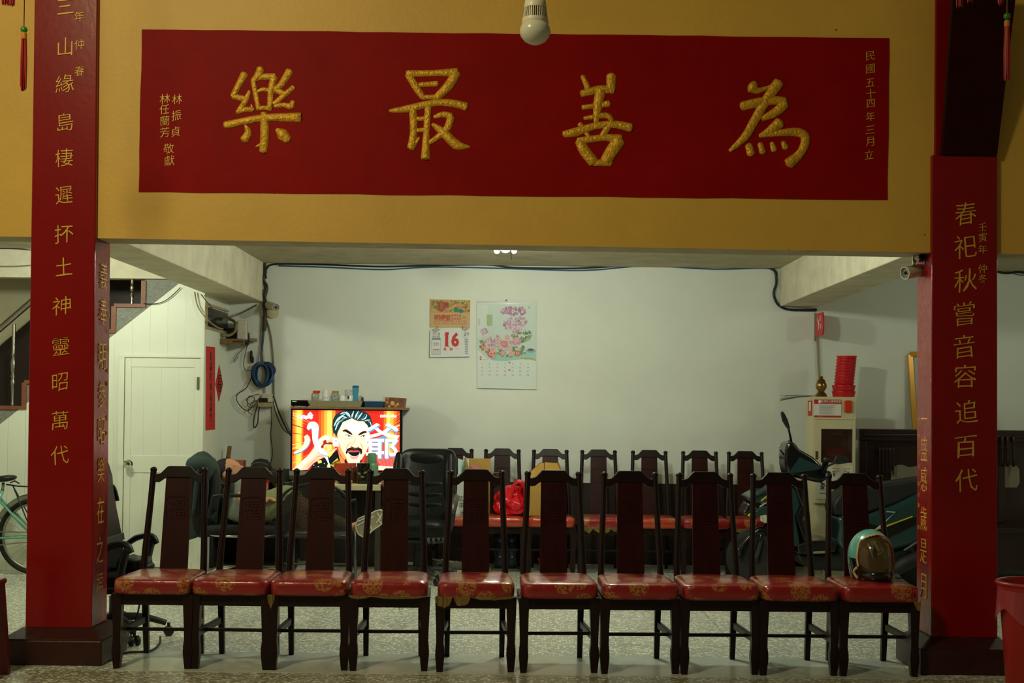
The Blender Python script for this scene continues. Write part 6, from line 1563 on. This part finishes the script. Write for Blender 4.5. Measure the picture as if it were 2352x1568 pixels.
# ================================================================ rosewood bench with marble inlays
d = 10.92
def Bn(px, py, dd=0): return W(px, py, d + dd)
rw = M('deep_rosewood', (38, 16, 16), .28, var=.3, vs=6, coat=.2)
stone = M('grey_marble', (132, 124, 106), .35, var=.12, vs=5)
xA, xB = Bn(1972,1060).x, Bn(2470,1060).x
zT = Bn(2060,985).z
t = thing('rosewood_bench', 'dark carved rosewood bench with grey marble inlays against the right wall', 'bench', ((xA+xB)/2, d, 0))
part('crest', MB().box(xA, xB, d-.02, d+.10, Bn(2060,1012).z, zT).box(xA+.03, xB-.03, d-.035, d-.02, Bn(2060,1003).z, Bn(2060,996).z), rw, t, bevel=.008)
part('back_panel', MB().box(xA+.02, xB-.02, d+.05, d+.08, .42, Bn(2060,1012).z), rw, t)
for px in (1982, 2132, 2300): part('post', MB().box(Bn(px,1060).x-.03, Bn(px,1060).x+.03, d-.01, d+.05, .42, Bn(2060,1012).z), rw, t, bevel=.006)
for px in (2020, 2028, 2036, 2044, 2052): part('spindle', MB().lathe([(.006, 0), (.007, .02), (.0085, .2), (.007, .24)], (Bn(px,1060).x, d+.0, Bn(2060,1090).z), 10), rw, t, smooth=180)
for px in (2297, 2309, 2323): part('spindle', MB().lathe([(.011, 0), (.013, .07), (.011, .145), (.017, .16), (.010, .175), (.016, .19), (.012, .24), (.008, .26)], (Bn(px,1060).x, d-.05, Bn(2060,1068).z), 12), rw, t, smooth=180)
in1 = [(2046,1107),(2047,1085),(2053,1072),(2062,1067),(2074,1067),(2088,1073),(2105,1070),(2140,1070),(2140,1110)]
part('marble_inlay', MB().prism([Bn(x, y, .035) for x, y in in1], (0, .012, 0)), stone, t, tri=True)
in2 = [(2262,1112),(2262,1070),(2334,1068),(2341,1076),(2342,1108),(2336,1119),(2262,1119)]
part('marble_inlay', MB().prism([Bn(x, y, .035) for x, y in in2], (0, .012, 0)), stone, t, tri=True)
part('seat', MB().box(xA, xB, d-.50, d+.08, .37, .42), rw, t, bevel=.008)
part('apron', MB().box(xA+.03, xB-.03, d-.47, d-.45, .08, .37), rw, t)
for x in (xA+.04, (xA+xB)/2, xB-.04): part('leg', MB().box(x-.035, x+.035, d-.49, d-.42, 0, .37), rw, t, bevel=.006)
part('arm_post', MB().box(xA+.0, xA+.05, d-.45, d-.40, .42, .70).box(xA, xA+.05, d-.40, d+.05, .66, .70), rw, t, bevel=.006)

# ================================================================ things at the frame edge
p = W(2383, 1450, 6.22); s_ = FPX/6.22
t = thing('rubbish_bin', 'red plastic bin at the right edge beside the right column', 'bin', (p.x, 6.22, 0))
zr_ = W(2320, 1338, 6.22).z
binm = M('red_bin', (146, 22, 18), .38)
part('barrel', MB().lathe([(.135, 0), (.14, .01), (.172, zr_-.03), (.18, zr_-.03), (.184, zr_), (.17, zr_), (.165, zr_-.04), (.13, .02)], (p.x, 6.22, 0), 36), binm, t, smooth=40)
part('rim', MB().tube([V((p.x + .182*cos(a_), 6.22 + .182*sin(a_), zr_)) for a_ in [2*pi*k/36 for k in range(36)]], .010, 8, closed=True), binm, t, smooth=180)
lm_ = MB(); N = 40
for k in range(N):
    a0, a1 = 2*pi*k/N, 2*pi*(k+1)/N; f = lambda a_, r_, z: V((p.x + r_*cos(a_), 6.22 + r_*sin(a_), z)); dz = lambda a_: .15 + .035*sin(a_*5)
    lm_.add([f(a0, .178, zr_-.012), f(a1, .178, zr_-.012), f(a1, .188 + .004*sin(a1*9), zr_-dz(a1)), f(a0, .188 + .004*sin(a0*9), zr_-dz(a0))], [[0,1,2,3]])
part('bag_liner', lm_, M('pink_liner', (150, 52, 58), .35, alpha=.9), t, smooth=180)
st_m = M('dark_red_stool', (92, 16, 18), .4)
d = 6.1; zq = W(4, 1345, d).z
xq = W(2, 1345, d).x - .085
t = thing('plastic_stool', 'red plastic stool cut by the left edge of the photo', 'stool', (xq-.30, d+.15, 0))
part('seat', MB().box(xq-.30, xq+.0, d+.0, d+.30, zq-.03, zq), st_m, t, bevel=.012, bseg=3)
for sx_ in (-1, 1):
    for sy_ in (-1, 1):
        a_ = V((xq-.15 + sx_*.12, d+.15 + sy_*.12, zq-.02)); b_ = V((xq-.15 + sx_*.145, d+.15 + sy_*.15, 0))
        part('leg', MB().bar(b_, a_, .045, .045, up=(0,1,0)), st_m, t, bevel=.006)
# ================================================================ scooter
teal = M('dark_teal_paint', (28, 62, 64), .2, coat=.7)
blackg = M('gloss_black_panel', (12, 14, 15), .18, coat=.4)
rub = M('tyre_rubber', (17, 18, 18), .75, bump=.3, bs=40)
seatm = M('scooter_seat', (28, 31, 30), .55)
yel = M('yellow_stripe', (200, 196, 30), .4); whs = M('white_stripe', (196, 206, 206), .4)
D = 10.02
def Y(u, v, dd=0): return W(1660 + u/3.563, 920 + v/3.563, D + dd)
wf = Y(250, 1310); wr_ = Y(1640, 1310)
t = thing('scooter', 'dark teal scooter with yellow stripes parked facing left', 'scooter', ((wf.x+wr_.x)/2, D, 0))
def wheel(c, r, w_, nm, yaw=0.):
    rot = Matrix.Rotation(yaw, 3, 'Z') @ Matrix.Rotation(pi/2, 3, 'X')
    o = part(nm, MB().lathe([(r*.62, -w_*.42), (r*.80, -w_*.5), (r*.93, -w_*.42), (r, -w_*.15), (r, w_*.15), (r*.93, w_*.42), (r*.80, w_*.5), (r*.62, w_*.42)], c, 40, rot), rub, t, smooth=60)
    rm = MB().lathe([(r*.66, -w_*.36), (r*.66, w_*.36), (r*.56, w_*.30), (r*.56, -w_*.30)], c, 36, rot).lathe([(r*.16, -w_*.5), (r*.16, w_*.5)], c, 16, rot)
    for k in range(5):
        a_ = 2*pi*k/5; e_ = rot @ V((cos(a_), sin(a_), 0)); rm.bar(c + e_*r*.1, c + e_*r*.62, .03, .02, up=rot @ V((0,0,1)))
    part('rim', rm, M('dark_rim', (40, 44, 46), .35), o, smooth=40)
rF = wf.z if wf.z < .25 else .215
wheel(V((wf.x, D-.05, .215)), .214, .10, 'wheel', -.30)
wheel(V((wr_.x, D+.02, .215)), .214, .11, 'wheel')
def slab(nm, pts, y0, y1, m_, par=None, bevel=.02, taper=0., seg=3, **k):
    P0 = [Y(u, v, y0) for u, v in pts]; c = sum(P0, V((0,0,0)))/len(P0)
    return part(nm, MB().prism(P0, (0, y1-y0, 0)), m_, par or t, bevel=bevel, bseg=seg, smooth=50, tri=True, **k)
slab('front_fender', [(110,1240),(135,1190),(200,1120),(300,1030),(360,1040),(410,1090),(440,1180),(400,1230),(360,1140),(300,1100),(220,1140),(165,1220),(150,1290)], -.12, .04, blackg, bevel=.02)
part('fork', MB().tube([V((wf.x, D-.12, .215)), Y(330,1080,-.10), Y(430,900,-.06)], .022, 10).tube([V((wf.x, D+.02, .215)), Y(330,1080,.04), Y(430,900,.06)], .022, 10), blackg, t, smooth=180)
fb = slab('front_body', [(560,690),(410,700),(300,750),(218,795),(215,818),(270,835),(420,830),(420,1010),(440,1130),(560,1190),(640,1190),(620,1080),(600,950),(640,860),(610,740)], -.17, .17, teal, bevel=.035)
slab('nose_lip', [(410,698),(300,748),(212,795),(222,806),(310,768),(420,724)], -.19, .19, teal, fb, bevel=.006)
slab('leg_shield', [(585,690),(650,860),(604,950),(680,1190),(720,1190),(660,960),(705,850),(640,690)], -.21, .21, blackg, bevel=.012)
slab('headlight', [(165,932),(212,840),(275,835),(285,880),(215,945)], -.13, .13, M('smoked_lens', (26, 34, 32), .08, coat=1), fb, bevel=.012)
slab('headlight_trim', [(205,940),(262,884),(270,872),(278,880),(220,946)], -.185, -.165, yel, fb, bevel=.001)
slab('chin_panel', [(225,940),(300,875),(420,850),(420,935),(310,935),(250,958)], -.18, .18, teal, fb, bevel=.01)
slab('turn_signal', [(308,940),(410,930),(420,952),(352,1005),(312,985)], -.182, -.15, M('clear_lens', (190, 190, 170), .15, var=.4, vs=60), fb, bevel=.004)
for q in (([(312,812),(355,780),(418,752),(418,766),(358,794),(316,824)], yel), ([(300,862),(360,828),(418,806),(418,812),(362,836),(306,872)], whs)):
    slab('stripe', q[0], -.174, -.170, q[1], fb, bevel=0)
# handlebar cover
hb = slab('handlebar_cover', [(512,400),(530,338),(585,335),(632,398),(745,462),(828,545),(872,600),(850,655),(790,672),(640,640),(532,610),(512,520)], -.13, .13, blackg, bevel=.03)
slab('cover_facet', [(538,600),(630,460),(760,520),(810,560),(560,596)], -.139, -.128, teal, hb, bevel=.004)
part('grip', MB().tube([Y(825,570,-.10), Y(838,520,-.22), Y(850,470,-.30)], .022, 12, sub=3).tube([Y(860,600,-.1), Y(868,612,-.3)], .026, 12), black_pl, hb, smooth=180)
part('grip', MB().tube([Y(540,380,.10), Y(545,345,.28)], .022, 12), black_pl, hb, smooth=180)
part('brake_lever', MB().tube([Y(500,440,-.12), Y(470,400,-.20), Y(462,378,-.22)], .007, 8).sell(Y(462,377,-.22), (.01,.01,.01), 1, 1, 8, 8), chrome, hb, smooth=180)
part('brake_lever', MB().tube([Y(800,660,-.12), Y(815,680,-.2), Y(850,684,-.26)], .008, 8, sub=4), chrome, hb, smooth=180)
def mirror(st, outline, dd, nm='mirror'):
    o = part(nm, MB().tube(st, [.012,.009,.008,.008], 8, sub=4), black_pl, hb, smooth=180)
    P0 = [Y(u, v, dd) for u, v in outline]
    part('mirror_head', MB().prism(P0, (0, .03, 0)), M('mirror_shell', (30, 38, 40), .3), o, bevel=.008, smooth=50, tri=True)
    c = sum(P0, V((0,0,0)))/len(P0)
    part('mirror_glass', MB().flat([q.lerp(c, .14) - V((0,.0015,0)) for q in P0]), M('mirror_glass', (120, 130, 130), .06, 1.0), o)
mirror([Y(560,350,.02), Y(556,310,-.02), Y(548,270,-.06), Y(538,225,-.08)], [(480,88),(492,86),(508,104),(535,158),(553,225),(545,240),(520,215),(490,165),(478,110)], -.10)
mirror([Y(830,590,-.20), Y(850,545,-.26), Y(880,525,-.28), Y(925,505,-.30)], [(915,505),(928,458),(950,450),(1000,455),(1030,470),(1037,490),(1020,512),(930,522)], -.32)
part('hanging_charms', MB().sell(Y(655,770,-.06), (.012,.012,.02), 1, 1, 8, 8).sell(Y(662,830,-.06), (.018,.014,.03), 1, 1, 8, 8).sell(Y(650,900,-.06), (.022,.016,.024), .7, .7, 8, 8).sell(Y(672,930,-.06), (.018,.014,.02), .8, .8, 8, 8).sell(Y(658,965,-.06), (.02,.014,.016), .8, .8, 8, 8).sell(Y(685,970,-.06), (.012,.012,.014), 1, 1, 8, 8).tube([Y(650,740,-.05), Y(665,860,-.06), Y(660,960,-.06)], .004, 6), M('cream_charm', (186, 166, 130), .5), t, smooth=180)
# floorboard and lower body
slab('floorboard', [(610,1180),(690,1150),(900,1140),(940,1170),(920,1240),(700,1256),(620,1256)], -.20, .20, blackg, bevel=.012)
slab('foot_mat', [(690,1152),(895,1142),(930,1160),(760,1168)], -.19, .19, black_pl, bevel=.003)
slab('sill_plate', [(700,1246),(758,1232),(858,1228),(860,1246),(760,1252)], -.206, -.200, M('silver_plate', (140, 136, 116), .35), bevel=.001)
slab('underbody', [(600,1256),(920,1240),(1100,1250),(1200,1330),(1080,1400),(760,1390),(640,1340)], -.15, .15, M('matt_black_frame', (20, 22, 22), .6), bevel=.03)
slab('rear_body', [(940,950),(1200,930),(1420,850),(1600,760),(1860,700),(1900,760),(1840,900),(1700,1060),(1560,1180),(1330,1250),(1020,1250),(930,1170),(955,1030)], -.19, .19, teal, bevel=.05)
slab('side_panel', [(1010,1010),(1190,1000),(1330,1040),(1590,950),(1590,1010),(1340,1130),(1180,1170),(1010,1160)], -.197, -.186, blackg, bevel=.004)
slab('stripe', [(1245,1052),(1330,1022),(1552,942),(1555,950),(1335,1034),(1240,1062)], -.200, -.196, yel, bevel=0)
slab('stripe', [(1222,1068),(1300,1010),(1408,916),(1342,910),(1342,904),(1416,908),(1320,1006),(1260,1058)], -.200, -.196, whs, bevel=0)
slab('stripe', [(1480,1220),(1590,1150),(1640,1110),(1645,1118),(1590,1165),(1490,1228)], -.200, -.188, M('grey_stripe', (110, 112, 108), .4), bevel=0)
slab('seat', [(905,880),(912,835),(960,765),(1012,722),(1150,700),(1300,682),(1450,665),(1600,640),(1760,620),(1860,640),(1850,690),(1600,765),(1420,850),(1200,918),(1000,948),(918,942)], -.15, .15, seatm, bevel=.05, seg=4)
slab('belly_panel', [(935,1170),(1330,1250),(1560,1180),(1600,1280),(1400,1380),(1100,1330),(940,1250)], -.16, .16, M('matt_black_frame', (20, 22, 22), .6), bevel=.03)
part('exhaust', MB().tube([Y(1420,1390,-.20), Y(1480,1340,-.22), Y(1650,1260,-.22)], [.04,.055,.05], 14, sub=3), M('matt_black_frame', (20, 22, 22), .6), t, smooth=180)
q0, q1 = Y(825,1370,-.12), Y(802,1470,-.22); q1.z = .012
part('kickstand', MB().tube([q0, q1], .011, 8), steel, t)
part('rear_lamp', MB().sell(Y(1890,740), (.04,.10,.05), .7, .6, 10, 14), M('red_lens', (150, 20, 20), .15), t, smooth=180)

# ================================================================ helmet on the last chair
hc = W(1999, 1278, 6.76); hc.z = .457 + .120
t = thing('motorcycle_helmet', 'teal and black full-face helmet with a smoky visor on the right-end chair', 'helmet', (hc.x, hc.y, .457))
rotH = Matrix.Rotation(radians(13), 3, 'Z')
def hshape(q):     # local: -y faces the viewer
    x, y, z = q
    if z >= 0: return V(q)
    t_ = min(1, -z/.118); c_ = math.sqrt(max(1 - (max(z, -.118)/.140)**2, .05))
    f = (1 - .17*t_*t_)/c_
    y2 = y*f - (.016*min(1, t_*1.6) if y < -.03 else 0)
    return V((x*f, y2, max(z, -.118)))
class HB(MB): pass
def zone(th, ph):   # th: 0 at front, sideways +-, ph: latitude
    a_ = abs(th)
    if ph < -.28 - .10*cos(a_): return 1
    vis = (a_ < 1.16 and ph < .98 - .30*(a_/1.16)**2)
    vis2 = (a_ < 1.26 and ph < 1.09 - .30*(a_/1.16)**2)
    if vis: return 1
    if vis2: return 2
    if ph < -.05 and a_ < 1.75: return 1
    if th > .9 and ph < .7: return 3
    return 0
mb = MB(); nu, nv = 80, 140; r = (.108, .138, .140); vs = []; fs = []; mi = []
for i in range(nu+1):
    ph = -pi/2 + pi*i/nu
    for k in range(nv):
        th = -pi + 2*pi*k/nv
        vs.append(hc + rotH @ hshape(V((r[0]*cos(ph)*sin(th), -r[1]*cos(ph)*cos(th), r[2]*sin(ph)))))
for i in range(nu):
    for k in range(nv):
        k2 = (k+1) % nv; fs.append([i*nv+k, i*nv+k2, (i+1)*nv+k2, (i+1)*nv+k])
        mi.append(zone(-pi + 2*pi*(k+.5)/nv, -pi/2 + pi*(i+.5)/nu))
mb.add(vs, fs); mb.mi = mi
hm = [M('helmet_teal', (96, 172, 164), .18, coat=.8), M('helmet_black', (14, 14, 15), .15, coat=.6), M('helmet_cream', (190, 168, 130), .3), M('helmet_dark_blue', (28, 34, 56), .2, coat=.6)]
part('shell', mb, hm, t, smooth=180)
# printed wedges on the brow seen through the visor, cream and teal
def patch(lst, k, m_, par=t, nm='decal'):
    """each polygon given as (theta, phi)"""
    b_ = MB()
    for pl in lst:
        P = []
        n = len(pl)
        for i in range(n):
            a_, c_ = pl[i], pl[(i+1) % n]
            for j in range(5):
                th = a_[0] + (c_[0]-a_[0])*j/5; ph = a_[1] + (c_[1]-a_[1])*j/5
                P.append(hc + rotH @ hshape(V((r[0]*k*cos(ph)*sin(th), -r[1]*k*cos(ph)*cos(th), r[2]*k*sin(ph)))))
        c = sum(P, V((0,0,0)))/len(P); c = hc + (c - hc).normalized()*max((q - hc).length for q in P)
        for i in range(len(P)): b_.add([P[i], P[(i+1) % len(P)], c], [[0,1,2]])
    return part(nm, b_, m_, par, smooth=180)
patch([[(-.75,.55),(-.35,.72),(-.1,.2),(-.5,.05)], [(.2,.62),(.55,.55),(.5,.1),(.25,.1)], [(.7,.5),(.85,.45),(.8,.0),(.66,.0)]], 1.004, hm[2])
patch([[(-.28,.72),(-.1,.62),(.22,.05),(.02,.05)]], 1.007, hm[0]); patch([[(.0,.66),(.1,.7),(.5,.2),(.48,.05)], [(.6,.55),(.68,.55),(.64,-.1),(.54,-.1)]], 1.008, hm[3])
patch([[(-.72,.72),(-.5,.60),(-.30,.28),(-.34,.02),(-.50,.12)]], 1.05, M('vent_dark', (30, 30, 28), .4), nm='vent')
# visor: curved smoky shell
b_ = MB(); n1, n2 = 28, 16; vs = []; fs = []
for layer, kk in ((0, 1.045), (1, 1.033)):
    for i in range(n2+1):
        for j in range(n1+1):
            th = -1.15 + 2.3*j/n1; top = .84 - .30*(th/1.15)**2; bot = -.46 + .26*(th/1.15)**2
            ph = bot + (top-bot)*i/n2
            vs.append(hc + rotH @ (hshape(V((r[0]*cos(ph)*sin(th), -r[1]*cos(ph)*cos(th), r[2]*sin(ph))))*kk))
M_ = (n1+1)*(n2+1); ix = lambda l, i, j: l*M_ + i*(n1+1) + j
for i in range(n2):
    for j in range(n1):
        fs.append([ix(0,i,j), ix(0,i,j+1), ix(0,i+1,j+1), ix(0,i+1,j)]); fs.append([ix(1,i,j), ix(1,i+1,j), ix(1,i+1,j+1), ix(1,i,j+1)])
for i in range(n2):
    for j in (0, n1): fs.append([ix(0,i,j), ix(0,i+1,j), ix(1,i+1,j), ix(1,i,j)])
for j in range(n1):
    for i in (0, n2): fs.append([ix(0,i,j), ix(0,i,j+1), ix(1,i,j+1), ix(1,i,j)])
b_.add(vs, fs)
part('visor', b_, M('smoky_visor', (110, 84, 48), .06, alpha=.34, coat=1), t, smooth=60)
part('chin_bar', MB().tube([hc + rotH @ V((.092*sin(a_), -.140*cos(a_), -.088)) for a_ in [-1.25 + 2.5*k/12 for k in range(13)]], .011, 12, sq=2.2, ref=(0,0,1), sub=2), hm[1], t, smooth=180)
part('base_trim', MB().tube([hc + rotH @ V((.084*sin(a_), -.112*cos(a_), -.113)) for a_ in [2*pi*k/24 for k in range(24)]], .006, 8, closed=True), hm[1], t, smooth=180)
part('side_trim', MB().tube([hc + rotH @ V((-.102, -.055, -.05)), hc + rotH @ V((-.107, -.03, -.075)), hc + rotH @ V((-.096, -.05, -.105))], .007, 8, sub=4), hm[2], t, smooth=180)

# ================================================================ bicycle behind the left column
D = 10.18
def Bk(px, py, dd=0): return W(px, py, D + dd)
mint = M('mint_frame_paint', (110, 176, 150), .3, coat=.3)
rw_ = Bk(83, 1225); R_ = 87/FPX*D; rw_.z = R_ + .002
t = thing('bicycle', 'mint green bicycle leaning by the white panel, left of the left column', 'bicycle', (rw_.x-.5, D, 0))
alu = M('mudguard_alu', (150, 150, 132), .35, .8)
def bwheel(c):
    o = part('wheel', MB().tube([c + V((R_*.955*cos(a_), 0, R_*.955*sin(a_))) for a_ in [2*pi*k/48 for k in range(48)]], .018, 10, closed=True), rub, t, smooth=180)
    part('rim', MB().tube([c + V((R_*.87*cos(a_), 0, R_*.87*sin(a_))) for a_ in [2*pi*k/48 for k in range(48)]], .011, 8, closed=True), alu, o, smooth=180)
    sp = MB()
    for k in range(28):
        a_ = 2*pi*k/28; sp.tube([c + V((.02*cos(a_+1), .015*(-1)**k, .02*sin(a_+1))), c + V((R_*.87*cos(a_), 0, R_*.87*sin(a_)))], .0016, 4)
    sp.lathe([(.02, -.03), (.02, .03)], c, 14, R90)
    part('spokes', sp, steel, o)
bwheel(rw_); fwc = V((rw_.x - 1.0, D, R_+.002)); bwheel(fwc)
bbk = Bk(-38, 1236); seat_top = Bk(6, 1125); hd_ = Bk(-170, 1110)
part('frame', MB().tube([bbk, seat_top], .015, 10).tube([bbk, hd_ + V((0,0,-.06))], .017, 10).tube([seat_top + V((-.01,0,-.05)), hd_], .015, 10).tube([hd_ + V((0,0,.05)), hd_ + V((-.03,0,-.12))], .018, 10), mint, t, smooth=180)
for s_ in (-.05, .05):
    part('chain_stay', MB().tube([bbk + V((0,s_*.6,0)), rw_ + V((0,s_,0))], .010, 8), mint, t, smooth=180)
    part('seat_stay', MB().tube([Bk(-4,1143) + V((0,s_*.5,0)), rw_ + V((0,s_,0))], .010, 8), mint, t, smooth=180)
    part('fork_blade', MB().tube([hd_ + V((-.03,s_*.6,-.12)), fwc + V((0,s_,0))], .010, 8), mint, t, smooth=180)
part('seat_post', MB().tube([seat_top, Bk(8,1108)], .012, 10), steel, t, smooth=180)
part('saddle', MB().sell(Bk(8, 1099), (.10,.075,.026), .8, .9, 12, 20, fn=lambda q: V((q.x, q.y*(1 if q.x > 0 else 1+q.x*7), q.z + .012*(q.x/.1)))), black_pl, t, smooth=180)
rk = MB()
for s_ in (-.05, 0, .05): rk.tube([Bk(14,1112,s_), Bk(40,1116,s_), Bk(86,1118,s_)], .006, 8)
rk.tube([Bk(30,1116,-.05), rw_ + V((0,-.06,.01))], .005, 8).tube([Bk(30,1116,.05), rw_ + V((0,.06,.01))], .005, 8).tube([Bk(24,1108,-.05), Bk(34,1104,0), Bk(44,1110,.05)], .006, 8)
part('rear_rack', rk, black_pl, t, smooth=180)
part('mudguard', MB().tube([rw_ + V((R_*1.06*cos(a_), 0, R_*1.06*sin(a_))) for a_ in [.5 + 2.2*k/20 for k in range(21)]], .024, 8, sq=.3, ref=(0,1,0)), alu, t, smooth=180)
part('chain', MB().tube([bbk + V((0,-.06,.06)), rw_ + V((0,-.06,.035)), rw_ + V((.035,-.06,0)), rw_ + V((0,-.06,-.035)), bbk + V((0,-.06,-.06))], .005, 6), steel, t)
part('crank', MB().lathe([(.065, -.004), (.065, .004)], bbk + V((0,-.06,0)), 24, R90).bar(bbk + V((0,-.07,0)), bbk + V((.10,-.07,-.12)), .014, .014).box(bbk.x+.07, bbk.x+.13, bbk.y-.15, bbk.y-.08, bbk.z-.14, bbk.z-.12), steel, t)
part('handlebar', MB().tube([hd_ + V((.02,-.26,.14)), hd_ + V((-.05,-.12,.12)), hd_ + V((-.03,0,.08)), hd_ + V((-.05,.12,.12)), hd_ + V((.02,.26,.14))], .011, 8, sub=4), steel, t, smooth=180)
